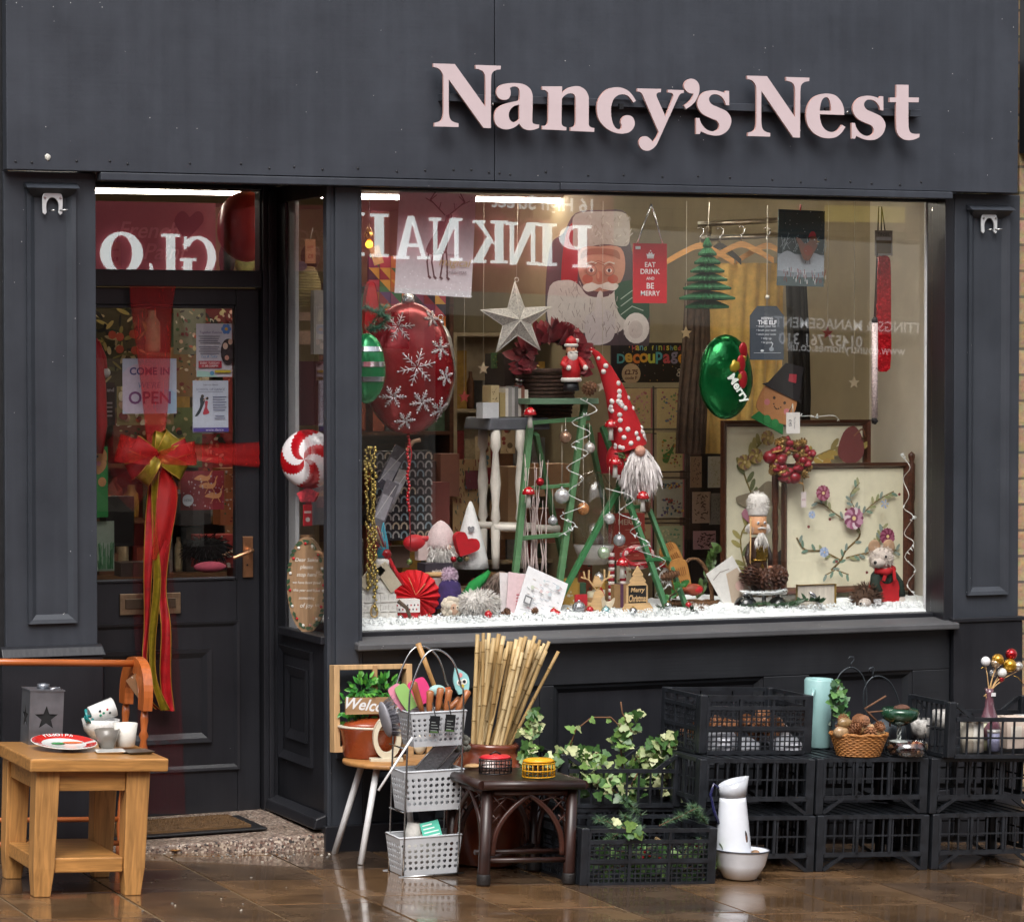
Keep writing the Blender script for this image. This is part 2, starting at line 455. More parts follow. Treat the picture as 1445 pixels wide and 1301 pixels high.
def wet_stone():
 m=bpy.data.materials.new('wet_flagstone');m.use_nodes=True;nt=m.node_tree;L=nt.links.new;N=nt.nodes.new
 b=nt.nodes['Principled BSDF']
 geo=N('ShaderNodeNewGeometry');tc=N('ShaderNodeTexCoord')
 r=N('ShaderNodeValToRGB');r.color_ramp.elements[0].color=(*lin('#51443a'),1);r.color_ramp.elements[1].color=(*lin('#86694b'),1)
 e=r.color_ramp.elements.new(.5);e.color=(*lin('#6d5842'),1)
 L(geo.outputs['Random Per Island'],r.inputs['Fac'])
 n=N('ShaderNodeTexNoise');n.inputs['Scale'].default_value=5;n.inputs['Detail'].default_value=8;n.inputs['Roughness'].default_value=.7;n.inputs['Distortion'].default_value=.8
 mp=N('ShaderNodeMapping');mp.inputs['Scale'].default_value=(1,2.6,1);mp.inputs['Rotation'].default_value=(0,0,.3);L(tc.outputs['Object'],mp.inputs['Vector']);L(mp.outputs['Vector'],n.inputs['Vector'])
 r2=N('ShaderNodeValToRGB');r2.color_ramp.elements[0].position=.3;r2.color_ramp.elements[1].position=.7
 r2.color_ramp.elements[0].color=(.52,.48,.46,1);r2.color_ramp.elements[1].color=(1.12,1.05,.95,1)
 L(n.outputs['Fac'],r2.inputs['Fac'])
 mx=N('ShaderNodeMix');mx.data_type='RGBA';mx.blend_type='MULTIPLY';mx.inputs['Factor'].default_value=1
 L(r.outputs['Color'],mx.inputs['A']);L(r2.outputs['Color'],mx.inputs['B'])
 n3=N('ShaderNodeTexNoise');n3.inputs['Scale'].default_value=130;n3.inputs['Detail'].default_value=4;L(tc.outputs['Object'],n3.inputs['Vector'])
 r3=N('ShaderNodeValToRGB');r3.color_ramp.elements[0].position=.35;r3.color_ramp.elements[1].position=.65;r3.color_ramp.elements[0].color=(.72,.72,.72,1);r3.color_ramp.elements[1].color=(1.1,1.1,1.1,1)
 L(n3.outputs['Fac'],r3.inputs['Fac'])
 m2=N('ShaderNodeMix');m2.data_type='RGBA';m2.blend_type='MULTIPLY';m2.inputs['Factor'].default_value=.8;L(mx.outputs['Result'],m2.inputs['A']);L(r3.outputs['Color'],m2.inputs['B'])
 L(m2.outputs['Result'],b.inputs['Base Color'])
 n4=N('ShaderNodeTexNoise');n4.inputs['Scale'].default_value=3.5;n4.inputs['Detail'].default_value=5;L(tc.outputs['Object'],n4.inputs['Vector'])
 mr=N('ShaderNodeMapRange');mr.inputs['From Min'].default_value=.35;mr.inputs['From Max'].default_value=.68;mr.inputs['To Min'].default_value=.05;mr.inputs['To Max'].default_value=.42
 mc=N('ShaderNodeMapRange');mc.inputs['From Min'].default_value=.3;mc.inputs['From Max'].default_value=.72;mc.inputs['To Min'].default_value=.9;mc.inputs['To Max'].default_value=.15
 L(n4.outputs['Fac'],mc.inputs['Value']);L(mc.outputs['Result'],b.inputs['Coat Weight'])
 L(n4.outputs['Fac'],mr.inputs['Value']);L(mr.outputs['Result'],b.inputs['Roughness'])
 b.inputs['Specular IOR Level'].default_value=.55
 b.inputs['Coat Weight'].default_value=.75;b.inputs['Coat Roughness'].default_value=.04
 mu=N('ShaderNodeMath');mu.operation='MULTIPLY_ADD';mu.inputs[1].default_value=.3;L(n3.outputs['Fac'],mu.inputs[0]);L(n4.outputs['Fac'],mu.inputs[2])
 bp=N('ShaderNodeBump');bp.inputs['Strength'].default_value=.12;bp.inputs['Distance'].default_value=.01;L(mu.outputs[0],bp.inputs['Height']);L(bp.outputs['Normal'],b.inputs['Normal'])
 bp2=N('ShaderNodeBump');bp2.inputs['Strength'].default_value=.05;bp2.inputs['Distance'].default_value=.01;L(n4.outputs['Fac'],bp2.inputs['Height']);L(bp2.outputs['Normal'],b.inputs['Coat Normal'])
 return m
def brick_mat(name,c1,c2,mortar,scale,bw=.5,rh=.25,rough=.8):
 m=bpy.data.materials.new(name);m.use_nodes=True;nt=m.node_tree;L=nt.links.new;N=nt.nodes.new
 b=nt.nodes['Principled BSDF'];b.inputs['Roughness'].default_value=rough
 tc=N('ShaderNodeTexCoord');mp=N('ShaderNodeMapping');mp.inputs['Rotation'].default_value=(pi/2,0,0);L(tc.outputs['Object'],mp.inputs['Vector'])
 t=N('ShaderNodeTexBrick');t.inputs['Scale'].default_value=scale;t.inputs['Brick Width'].default_value=bw;t.inputs['Row Height'].default_value=rh;t.inputs['Mortar Size'].default_value=.012
 t.inputs['Color1'].default_value=(*lin(c1),1);t.inputs['Color2'].default_value=(*lin(c2),1);t.inputs['Mortar'].default_value=(*lin(mortar),1)
 L(mp.outputs['Vector'],t.inputs['Vector'])
 n=N('ShaderNodeTexNoise');n.inputs['Scale'].default_value=40;n.inputs['Detail'].default_value=6;L(tc.outputs['Object'],n.inputs['Vector'])
 mx=N('ShaderNodeMix');mx.data_type='RGBA';mx.blend_type='OVERLAY';mx.inputs['Factor'].default_value=.5;L(t.outputs['Color'],mx.inputs['A']);L(n.outputs['Color'],mx.inputs['B'])
 L(mx.outputs['Result'],b.inputs['Base Color'])
 bp=N('ShaderNodeBump');bp.inputs['Strength'].default_value=.5;bp.inputs['Distance'].default_value=.01;L(n.outputs['Fac'],bp.inputs['Height']);L(bp.outputs['Normal'],b.inputs['Normal'])
 return m
PAINT=shop_paint('charcoal_paint','#31353d',.4,.5,0,.3,.07)
PAINTV=shop_paint('charcoal_paint_upright','#30343b',.38,.52,2)
PAINTD=shop_paint('charcoal_paint_gloss','#1b1c21',.32,.40,2)
PAINTH=shop_paint('charcoal_paint_rail','#1c1e22',.36,.45,0)
GLASS=glass_mat(.05)
WHITEP=mat('#d9dadb',.4,var=.06,vs=8)
IRON=mat('#1d1d20',.45,.3,var=.2)
STEEL=mat('#b9bab8',.25,1.,var=.05)
# ground
def slab_pavement():
 mb=MB()
 x0=P(225,1210,0).x-.382*12
 j=.008
 for i in range(40):
  xa=x0+.382*i;xb=xa+.382
  y=.02+[.0,-.29,-.12,-.4,-.2][i%5]-.05*(i%3);first=True
  ytop=.02
  while ytop>-2.6:
   ln=y-ytop if first else-[.55,.62,.48,.57][(i*7+int(ytop*10))%4]
   first=False
   yb=ytop+(ln if ln<-.05 else-.3)
   z=[U(-.0015,.0015)for _ in range(4)]
   a,b_,c,d=(xa+j/2,yb+j/2),(xb-j/2,yb+j/2),(xb-j/2,ytop-j/2),(xa+j/2,ytop-j/2)
   n=len(mb.v)
   e=.003
   mb.add([(a[0],a[1],-.012),(b_[0],b_[1],-.012),(c[0],c[1],-.012),(d[0],d[1],-.012),(a[0]+e,a[1]+e,z[0]),(b_[0]-e,b_[1]+e,z[1]),(c[0]-e,c[1]-e,z[2]),(d[0]+e,d[1]-e,z[3])],[(4,5,6,7),(0,1,5,4),(1,2,6,5),(2,3,7,6),(3,0,4,7)])
   ytop=yb
 return mb.build('pavement',wet_stone(),loc=(0,0,Z00),rot=(0,math.atan(SLOPE),0))
kind(slab_pavement(),'structure')
TILT=(0,math.atan(SLOPE),0)
g=MB();g.box(-40,-2.62,-.3,40,6,-.0045);kind(g.build('ground',mat('#75654f',.4,var=.3,vs=50,bump=.4),loc=(0,0,Z00),rot=TILT),'structure')
g=MB();g.box(-40,-2.78,-.3,40,-2.624,.0);kind(g.build('kerb',mat('#6d6a66',.35,var=.2,vs=60),loc=(0,0,Z00),rot=TILT),'structure')
g=MB();g.box(-40,-9.2,-.4,40,-2.784,-.12);kind(g.build('road',mat('#2b2b2d',.22,var=.25,vs=120,bump=.3,bs=200),loc=(0,0,Z00),rot=TILT),'structure')
g=MB();g.box(-40,-13,-.4,40,-9.204,.0);kind(g.build('far_pavement',mat('#6b5a4b',.25,var=.25,vs=8),loc=(0,0,Z00),rot=TILT),'structure')
# shopfront
shop=thing('shopfront','dark charcoal painted timber shopfront with recessed door and one wide display window','shopfront')
def part(name,mb,m,parent=None,bevel=.003,seg=2):
 return mb.build(name,m,parent or shop,bevel=bevel,seg=seg)
XL0=P(6,500,0).x;XL1=P(136,500,0).x
XC0=P(462,600,0).x;XC1=P(511,600,0).x
XW1=P(1333,600,0).x
XR0=P(1346,600,0).x;XR1=P(1438,600,0).x
ZF=P(600,253,-.06).z
ZTOP=3.35
YG=.10
YD=.60
ZS=P(900,879,YG).z
ZWT=P(900,277,YG).z
xs=P(698,120,-.06).x
mb=MB();mb.box(P(9,120,-.06).x,-.06,ZF,xs-.0015,0,ZTOP);part('fascia_board',mb,PAINT,bevel=.002)
mb=MB();mb.box(xs+.0015,-.06,ZF,P(1437,120,-.06).x,0,ZTOP);part('fascia_board',mb,PAINT,bevel=.002)
mb=MB();mb.box(XL1,-.068,ZF-.03,xs+.25,-.012,ZF-.003);mb.box(xs+.252,-.07,ZF-.028,P(1343,270,-.06).x,-.012,ZF-.002);part('fascia_trim',mb,PAINT,bevel=.003)
mb=MB()
for px in(22,45,108,155,180,268,340,380,415,455,505,560,600,640,665,690,705,720,770,830,880,935,985,1030,1090,1130,1165,1200,1230,1270,1300):
 p=P(px,226+(px-22)*.026+U(-3,3),-.06)
 mb=MB();mb.lathe([(0,.0),(.0045,.0),(.004,.002),(0,.0024)],p,8,0,axis=Euler((pi/2,0,0)).to_matrix());part('screw_head',mb,mat('#1c1d21',.6,var=.2),bevel=0)
p=P(67,222,-.06);mb=MB();mb.ball(p,.011,sy=.4,lump=.25,nu=8,nv=6);part('filler_patch',mb,mat('#c9c6bd',.8,bump=.6,bs=300),bevel=0)
mb=MB();mb.box(XL1-.05,-.012,ZF,XC0+.02,YD+.2,ZF+.06);part('soffit',mb,PAINTD)
def frame_rect(mb,x0,x1,z0,z1,y,w,t,m=0,lip=0.):
 """raised moulding as a picture frame on plane y, thickness t towards the street, mitred and sloped"""
 o=[(x0,z0),(x1,z0),(x1,z1),(x0,z1)]
 i=[(x0+w,z0+w),(x1-w,z0+w),(x1-w,z1-w),(x0+w,z1-w)]
 mid=[((a[0]*.55+b[0]*.45),(a[1]*.55+b[1]*.45))for a,b in zip(o,i)]
 vs=[(p[0],y,p[1])for p in o]+[(p[0],y-t,p[1])for p in o]+[(p[0],y-t*.8,p[1])for p in mid]+[(p[0],y+lip,p[1])for p in i]
 fs=[]
 for k in range(4):
  k2=(k+1)%4
  fs+=[(k,k2,4+k2,4+k),(4+k,4+k2,8+k2,8+k),(8+k,8+k2,12+k2,12+k)]
 mb.add(vs,fs,m)
def pilaster(x0,x1,px0,px1,pyt,pyb,zbot,ztop):
 mb=MB();mb.box(x0,0,zbot,x1,.1,ztop)
 o=part('pilaster',mb,PAINTV)
 a=P(px0,pyt,0);b=P(px1,pyb,0)
 mb=MB();frame_rect(mb,a.x,b.x,b.z,a.z,-.0005,.03,.016)
 part('panel_moulding',mb,PAINTV,o,bevel=0)
 mb=MB();mb.hexa([(a.x-.006,-.05,a.z+.0),(b.x+.006,-.05,a.z),(b.x+.006,0.004,a.z),(a.x-.006,.004,a.z)],[(a.x-.006,-.03,a.z+.012),(b.x+.006,-.03,a.z+.012),(b.x+.006,.004,a.z+.022),(a.x-.006,.004,a.z+.022)])
 mb.hexa([(a.x+.02,-.002,a.z-.03),(b.x-.02,-.002,a.z-.03),(b.x-.02,0.004,a.z-.03),(a.x+.02,.004,a.z-.03)],[(a.x,-.044,a.z-.001),(b.x,-.044,a.z-.001),(b.x,.004,a.z-.001),(a.x,.004,a.z-.001)])
 part('panel_cap',mb,PAINTV,o,bevel=.002)
 return o
pl=pilaster(XL0,XL1,36,108,266,878,-.2,ZF-.002)
pr=pilaster(XR0,XR1,1365,1420,297,838,-.2,ZF-.004)
zb=P(70,918,0).z
mb=MB();mb.box(XL0-.02,-.03,-.2,XL1+.012,-.002,zb-.02);mb.hexa([(XL0-.02,-.04,zb-.018),(XL1+.02,-.04,zb-.018),(XL1+.02,-.001,zb-.018),(XL0-.02,-.001,zb-.018)],[(XL0-.02,-.024,zb+.012),(XL1+.012,-.024,zb+.012),(XL1+.012,-.001,zb+.02),(XL0-.02,-.001,zb+.02)])
part('pilaster_base',mb,PAINTD,pl)
zb=P(1390,872,0).z
mb=MB();mb.box(XR0-.012,-.028,-.2,XR1+.004,-.002,zb-.012);mb.box(XR0-.02,-.036,zb-.011,XR1+.008,-.001,zb+.006)
part('pilaster_base',mb,PAINTD,pr)
mb=MB();mb.box(XC0,0,.10,XC1,.035,ZF-.002);mb.box(XC0+.09,.0352,.10,XC1-.0003,.13,ZF-.002);mb.box(XC0+.026,-.014,.35,XC1-.018,-.0005,ZF-.03);mb.box(XC0-.004,-.006,.10,XC0+.012,.034,ZF-.006)
part('corner_post',mb,PAINTV)
mb=MB();mb.box(XC0-.02,-.03,-.2,XC1+.3,.03,.115);part('plinth',mb,PAINTD)
mb=MB()
mb.box(XC1+.0005,.07,ZWT,XW1,.13,ZF+.02)
mb.box(XW1,.0,ZS-.05,XR0-.001,.14,ZF-.004)
mb.box(XC1+.0005,.075,ZS-.03,XC1+.008,.125,ZWT-.0005)
mb.box(XC1+.0085,.075,ZS-.03,XW1-.0005,.125,ZS+.004)
part('window_frame',mb,PAINTD)
mb=MB();mb.box(XC1+.008,-.01,ZF-.012,XW1,.068,ZF+.02);part('window_head',mb,PAINTD)
mb=MB();mb.box(XC1+.0082,YG-.002,ZS+.0045,XW1-.0005,YG+.002,ZWT-.0005);part('display_glass',mb,GLASS,bevel=0)
SILLM=shop_paint('worn_sill_paint','#4a4a4c',.5,.62,0)
mb=MB();mb.hexa([(XC1-.035,-.055,ZS-.052),(XR0-.002,-.055,ZS-.052),(XR0-.002,.07,ZS-.052),(XC1-.035,.07,ZS-.052)],[(XC1-.035,-.055,ZS-.028),(XR0-.002,-.055,ZS-.028),(XR0-.002,.074,ZS-.012),(XC1-.035,.074,ZS-.012)])
part('window_sill',mb,SILLM,bevel=.005)
zr=P(900,962,0).z
mb=MB();mb.box(XC1+.0005,0,zr+.0,XR0-.013,.05,ZS-.053)
st=[XC1+.0005,P(530,1000,0).x,P(762,1000,0).x,P(782,1000,0).x,P(1078,1000,0).x,P(1142,1000,0).x,P(1288,1000,0).x,XR0-.013]
for i in range(0,8,2):mb.box(st[i],0.001,.116,st[i+1],.05,zr-.0005)
mb.box(st[0],.002,.116,st[7],.049,.26)
part('stall_riser',mb,PAINTH)
mb=MB();mb.box(XC1,.03,.117,XR0-.02,.045,zr);part('riser_panel',mb,PAINTD,bevel=0)
for a,b_ in((1,2),(3,4),(5,6)):
 mb=MB();frame_rect(mb,st[a],st[b_],.2605,zr-.0008,.0298,.03,.022,lip=0.);part('panel_moulding',mb,PAINTH,bevel=0)
mb=MB();mb.box(XC1+.31,-.018,-.2,XR0-.02,.0005,.115);part('plinth',mb,PAINTD)
XRt=XC0
y0,y1=PX(457,XRt),PX(402,XRt)
zst=P(430,892,.2).z;zht=P(430,280,.2).z
mb=MB()
mb.box(XRt+.001,.0355,.10,XRt+.045,YD+.04,zst-.03)
mb.box(XRt,.0355,zht,XRt+.03,YD+.04,ZF-.003)
mb.box(XRt+.0,y1,zst-.0295,XRt+.014,YD+.04,zht-.0005)
mb.box(XRt-.02,.02,zst-.0298,XRt+.05,y1+.03,zst-.002)
part('return_wall',mb,PAINTD)
mb=MB();frame=[(y1-.01,zst-.08),(.06,.24)]
def frame_side(mb,ya,yb,z0,z1,x,w,t):
 o=[(ya,z0),(yb,z0),(yb,z1),(ya,z1)];s=1 if yb>ya else-1
 i=[(ya+w*s,z0+w),(yb-w*s,z0+w),(yb-w*s,z1-w),(ya+w*s,z1-w)]
 vs=[(x,p[0],p[1])for p in o]+[(x-t,p[0],p[1])for p in o]+[(x-t*.2,p[0],p[1])for p in i]
 fs=[]
 for k in range(4):
  k2=(k+1)%4;fs+=[(k,k2,4+k2,4+k),(4+k,4+k2,8+k2,8+k)]
 mb.add(vs,fs)
frame_side(mb,.16,y1+.05,.3,zst-.07,XRt+.0006,.03,.014)
frame_side(mb,.22,y1-.02,.38,zst-.14,XRt+.0006,.035,.010)
part('panel_moulding',mb,PAINTD,bevel=0)
mb=MB();mb.hexa([(XRt-.055,.0,.102),(XRt-.003,.0,.102),(XRt-.003,YD,.102),(XRt-.055,YD,.102)],[(XRt-.045,.0,.14),(XRt-.003,.0,.155),(XRt-.003,YD,.155),(XRt-.045,YD,.14)]);part('skirting',mb,PAINTD,bevel=.006)
mb=MB();mb.box(XRt+.004,.0356,zst-.0015,XRt+.008,y1-.0005,zht-.001);part('side_glass',mb,GLASS,bevel=0)
mb=MB();mb.box(XRt+.0145,y1-.075,zst-.029,XRt+.03,y1+.06,zht+.05);part('white_post',mb,WHITEP)
xd0=P(60,600,YD).x;xd1=P(366,600,YD).x
zd0=P(300,1147,YD).z;zd1=P(300,407,YD).z
zt0=P(300,382,YD).z;zt1=P(300,268,YD).z
xg1=P(334,600,YD).x;xt1=P(364,320,YD).x
mb=MB()
mb.box(xd1+.003,YD-.04,.05,XRt-.0005,YD+.06,ZF-.002)
mb.box(xd0-.2,YD-.03,zd1+.004,xd1+.0025,YD+.05,zt0)
mb.box(xd0-.2,YD-.03,zt1,xd1+.0025,YD+.05,ZF-.002)
mb.box(xt1,YD-.02,zt0+.0005,xd1+.0028,YD+.04,zt1-.0005)
mb.box(xd1+.02,YD-.055,.06,XRt-.02,YD-.041,ZF-.02)
mb.box(xd0-.3,YD-.04,.05,xd0-.004,YD+.06,ZF-.002)
part('door_frame',mb,PAINTD)
mb=MB();mb.box(xd0-.1,YD+.005,zt0+.0006,xt1-.0005,YD+.009,zt1-.0006);part('fanlight_glass',mb,GLASS,bevel=0)
mb=MB()
zgl0=P(300,819,YD).z;zgl1=P(300,431,YD).z;xg0=xd0+.11
mb.box(xg1,YD,zd0,xd1,YD+.045,zd1);mb.box(xd0,YD,zd0,xg0,YD+.045,zd1)
mb.box(xg0+.0003,YD,zgl1,xg1-.0003,YD+.045,zd1);mb.box(xg0+.0003,YD,zd0,xg1-.0003,YD+.045,zgl0)
door=part('door',mb,PAINTD)
mb=MB()
for a,b_,c,d in((xg0,xg0+.014,zgl0,zgl1),(xg1-.008,xg1,zgl0,zgl1)):mb.box(a+.0006,YD-.007,c+.0006,b_-.0006,YD+.03,d-.0006)
mb.box(xg0+.0145,YD-.0066,zgl0+.0008,xg1-.009,YD+.03,zgl0+.012);mb.box(xg0+.0145,YD-.0066,zgl1-.012,xg1-.009,YD+.03,zgl1-.0008)
part('glazing_bead',mb,PAINTD,door)
mb=MB();mb.box(xg0+.015,YD+.012,zgl0+.0125,xg1-.0095,YD+.016,zgl1-.0125);part('door_glass',mb,GLASS,door,bevel=0)
za,zb2=P(300,1086,YD).z,P(300,876,YD).z
mb=MB();frame_rect(mb,xg0-.02,P(337,900,YD).x,za,zb2,YD-.0006,.02,.010);frame_rect(mb,xg0+.08,P(297,900,YD).x,P(300,1046,YD).z,P(300,914,YD).z,YD-.0004,.035,.014)
part('panel_moulding',mb,PAINTD,door,bevel=0)
a,b_=P(168,838,YD),P(254,865,YD)
BRASS=mat('#8f7a62',.38,.85,var=.2,vs=40)
mb=MB();mb.box(a.x,YD-.012,b_.z,b_.x,YD-.0006,a.z);mb.box(a.x+.02,YD-.016,b_.z+.022,b_.x-.02,YD-.0125,a.z-.018,1)
part('letterbox',mb,[BRASS,mat('#5d4f42',.4,.8)],door)
a,b_=P(342,757,YD),P(356,814,YD)
mb=MB();mb.box(a.x,YD-.010,b_.z,b_.x,YD-.0006,a.z);mb.lathe([(0,0),(.0035,0),(.0035,.002)],P(349,797,YD-.0095),10,1,axis=Euler((pi/2,0,0)).to_matrix())
q=P(351,776,YD);mb.tube([q+Vector((0,-.01,0)),q+Vector((0,-.045,.0)),q+Vector((-.012,-.052,-.002)),q+Vector((-.075,-.05,-.026))],[.008,.008,.0085,.0065],10)
part('door_handle',mb,[mat('#c08f6b',.3,.9,var=.1),IRON],door,bevel=.002)
STEP=speckle('washed_granite','#8d7c70',['#5c4c46','#b9aca0','#3c3836','#cdbfae','#77594d'],150,.45,.5)
mb=MB();mb.hexa([(XL1-.1,-.02,-.01),(XC0+.0,-.02,-.01),(XC0+.0,YD+.05,-.01),(XL1-.1,YD+.05,-.01)],[(XL1-.1,-.01,.076),(XC0+.0,-.01,.088),(XC0+.0,YD+.05,.098),(XL1-.1,YD+.05,.086)])
kind(mb.build('doorstep',STEP,bevel=.008,seg=3),'structure')
mb=MB();mb.box(xd0-.2,YD-.05,.05,XRt-.05,YD+.1,zd0-.004);part('threshold',mb,wood('#7d6548',.5,12,0,.7),bevel=.004)
mb=MB();mb.box(XL0-1.2,.02,-.2,XL0+.02,.5,3.6);tag(mb.build('neighbour_wall',mat('#17181b',.5,var=.3)),'narrow strip of black painted wall at the left edge of the shopfront','wall')
mb=MB();mb.box(XR1+.006,.015,-.3,XR1+1.6,.5,3.4);tag(mb.build('stone_wall',brick_mat('gritstone','#a88f6d','#8b7558','#5d5348',2.2,.9,.22)),'tan gritstone wall at the right edge of the shopfront','wall')
zr2=P(1441,215,-.05).z
mb=MB();mb.box(XR1+.004,-.05,zr2,XR1+1.6,.0145,3.4);tag(mb.build('neighbour_fascia',PAINTD),'black fascia board of the next shop at the top right edge','fascia')
# shop interior (seen through the panes)
XI=XW1+.001
ZC=2.62
SHOPWALL=mat('#a39577',.75,var=.08,vs=6,bump=.1)
XV=XI+.13
mb=MB();mb.box(XV+.03,.14,.0,XV+.13,6.7,ZC+.3);kind(mb.build('shop_wall_right',SHOPWALL),'structure')
mb=MB();mb.box(XV,.1405,ZS-.3,XV+.029,PX(1227,XV),ZC);kind(mb.build('window_return_wall',mat('#cfc7b5',.7,var=.06,vs=8,bump=.1)),'structure')
mb=MB();mb.box(XI-.006,.1405,ZS-.04,XV-.0005,.155,ZF+.04);part('white_lining',mb,WHITEP)
mb=MB();mb.box(-2.6,6.6,.0,XV+.13,6.7,ZC+.3);kind(mb.build('shop_wall_back',mat('#96825f',.75,var=.1,vs=5)),'structure')
mb=MB();mb.box(-2.7,.66,.0,-2.6,6.6,ZC+.3);kind(mb.build('shop_wall_left',SHOPWALL),'structure')
mb=MB();mb.box(-2.6,.66,ZC,XV+.03,6.6,ZC+.1);mb.box(XL1,YD+.06,ZF+.1,XI,.659,ZF+.4);mb.box(XC1,.14,ZF+.05,XV,.7,ZC+.3);kind(mb.build('shop_ceiling',mat('#b8aa92',.8,var=.05)),'structure')
mb=MB();mb.box(-2.6,.66,.0,XV+.03,6.6,.05);kind(mb.build('shop_floor',wood('#6b4a30',.5,6,1,.4)),'structure')
mb=MB();mb.box(XRt+.05,.13,.05,XV-.001,.95,ZS-.02);mb.box(XRt+.051,.3,ZS-.0195,XV-.0015,.949,ZS-.001)
disp=tag(mb.build('display_bench',mat('#8a6a4a',.6,var=.2)),'low timber display bench behind the shop window','bench')
EXPO=1.0
# the sign over the window
GLY={'N':(600,[[(97,85,1),(355,92,1),(722,605,1),(724,300),(715,220),(690,178),(640,155),(607,150,1),(605,103,1),(908,113,1),(905,155,1),(850,165),(812,190),(795,230),(790,330),(788,860,1),(700,858,1),(283,275,1),(283,640),(290,720),(310,765),(350,790),(400,802,1),(400,847,1),(110,840,1),(112,795,1),(160,785),(200,760),(217,700),(220,600),(218,240),(200,190),(160,145),(100,128,1)]]),'a':(600,[[(1130,520,1),(1135,440),(1125,390),(1095,365),(1055,362),(1015,380,1),(1025,420),(1022,470),(995,510),(945,522),(890,505),(858,460),(860,400),(900,350),(980,325),(1080,320),(1180,335),(1255,385),(1285,450),(1290,520),(1285,760),(1292,800),(1325,815),(1368,818,1),(1365,858,1),(1300,880),(1240,885),(1180,865),(1145,830),(1130,805,1),(1080,845),(1010,872),(940,872),(870,840),(835,780),(832,700),(860,630),(930,580),(1030,550),(1110,533)],[(1128,580,1),(1060,600),(1015,650),(1003,710),(1020,765),(1055,790),(1095,780),(1130,750,1)]]),'n':(755,[[(88,360,1),(325,360,1),(325,440,1),(380,390),(450,362),(530,360),(600,400),(640,470),(645,530),(645,810),(655,840),(685,855),(712,860,1),(710,905,1),(425,893,1),(425,850,1),(465,842),(482,815),(487,780),(487,520),(475,465),(440,443),(390,450),(345,480),(322,510,1),(318,800),(330,830),(355,845),(378,850,1),(376,888,1),(86,875,1),(88,832,1),(130,828),(152,805),(158,770),(162,480),(155,435),(130,410),(88,400,1)]]),'c':(755,[[(1210,535,1),(1180,555,1),(1150,510),(1110,470),(1050,455),(990,470),(940,520),(915,600),(912,690),(930,790),(960,850),(1000,875),(1035,865,1),(1040,830),(1030,790),(1045,740),(1085,710),(1130,708),(1175,735),(1195,785),(1190,840),(1150,895),(1090,922),(1010,925),(920,900),(830,840),(765,750),(745,650),(750,560),(790,470),(860,400),(950,372),(1040,378),(1120,415),(1175,475)]]),'y':(890,[[(80,385,1),(365,390,1),(362,430,1),(330,435),(310,455),(315,490),(418,720,1),(505,500),(510,460),(490,440),(447,432,1),(447,400,1),(638,405,1),(636,440,1),(605,445),(575,480),(350,975),(310,1060),(260,1110),(200,1132),(140,1115),(105,1065),(105,1010),(140,965),(190,960),(235,990),(268,1028,1),(310,970),(338,910,1),(160,500),(140,455),(115,430),(80,420,1)]]),"'":(890,[[(755,445,1),(705,440),(655,400),(640,345),(665,295),(720,268),(780,285),(818,335),(825,400),(810,470),(770,545),(720,595),(665,630,1),(638,590,1),(700,545),(740,490)]]),'s':(890,[[(1180,415,1),(1182,588,1),(1142,582,1),(1125,530),(1085,480),(1030,455),(975,460),(942,495),(945,540),(980,580),(1060,615),(1150,660),(1200,730),(1205,800),(1170,880),(1100,935),(1020,950),(930,935),(843,898,1),(828,932,1),(785,930,1),(785,738,1),(825,740,1),(845,800),(890,860),(950,895),(1010,895),(1055,865),(1060,815),(1030,770),(960,740),(870,695),(815,630),(800,560),(820,490),(880,430),(960,408),(1040,412),(1128,438,1),(1142,412,1)]]),'e':(1040,[[(1285,702,1),(993,693,1),(1000,760),(1025,835),(1075,890),(1140,908),(1200,890),(1245,840),(1260,820,1),(1300,848,1),(1250,920),(1180,970),(1090,982),(1000,965),(910,910),(850,820),(830,710),(850,590),(910,500),(1000,455),(1100,447),(1190,475),(1255,550),(1282,630)],[(993,652,1),(1000,590),(1020,525),(1055,492),(1090,495),(1115,540),(1128,600),(1128,652,1)]]),'t':(1140,[[(1062,340,1),(1208,342,1),(1208,492,1),(1332,495,1),(1330,550,1),(1207,550,1),(1207,800),(1212,870),(1235,915),(1285,930),(1340,928,1),(1338,968,1),(1280,995),(1210,1005),(1140,990),(1085,940),(1062,860),(1060,550,1),(980,548,1),(982,495,1),(1062,492,1)]]),}
YS=-.125
sign=thing('shop_sign','pink raised serif lettering on the charcoal fascia above the window','sign',P(950,150,-.06))
PINK=mat('#c3b1b3',.45,var=.03,vs=10);PINKE=mat('#c79c94',.5,var=.05)
def letter(ch,shift=None):
 x0,loops=GLY[ch];so_=Vector(sign.location)
 L2=[]
 for l in loops:
  q=smooth_loop(l,True,5)
  L2.append([tuple((P(x0+p[0]/8.5,80+p[1]/8.5,YS)-so_).xz)for p in q])
 cx=sum(p[0]for p in L2[0])/len(L2[0]);cz=sum(p[1]for p in L2[0])/len(L2[0])
 if shift:
  q=P(shift[0],shift[1],YS)-so_
  mnx=min(p[0]for p in L2[0]);mxz=max(p[1]for p in L2[0])
  L2=[[(p[0]-mnx+q.x,p[1]-mxz+q.z)for p in l]for l in L2]
 mb=MB();mb.prism(L2[0],(0,YS-so_.y,0),(1,0,0),(0,0,1),(0,.011,0),0,L2[1:],1)
 return mb.build('letter',[PINK,PINKE],sign)
for ch in "Nancy's":letter(ch)
letter('N',(1040+122/8.5,80+228/8.5));letter('e');letter('s',(1140+527/8.5,80+465/8.5));letter('t')
so_=Vector(sign.location)
mb=MB();a=P(618,146,-.06)-so_;b=P(1292,159,-.06)-so_
mb.box(a.x,-.04,-.013,b.x,-.0006,.014)
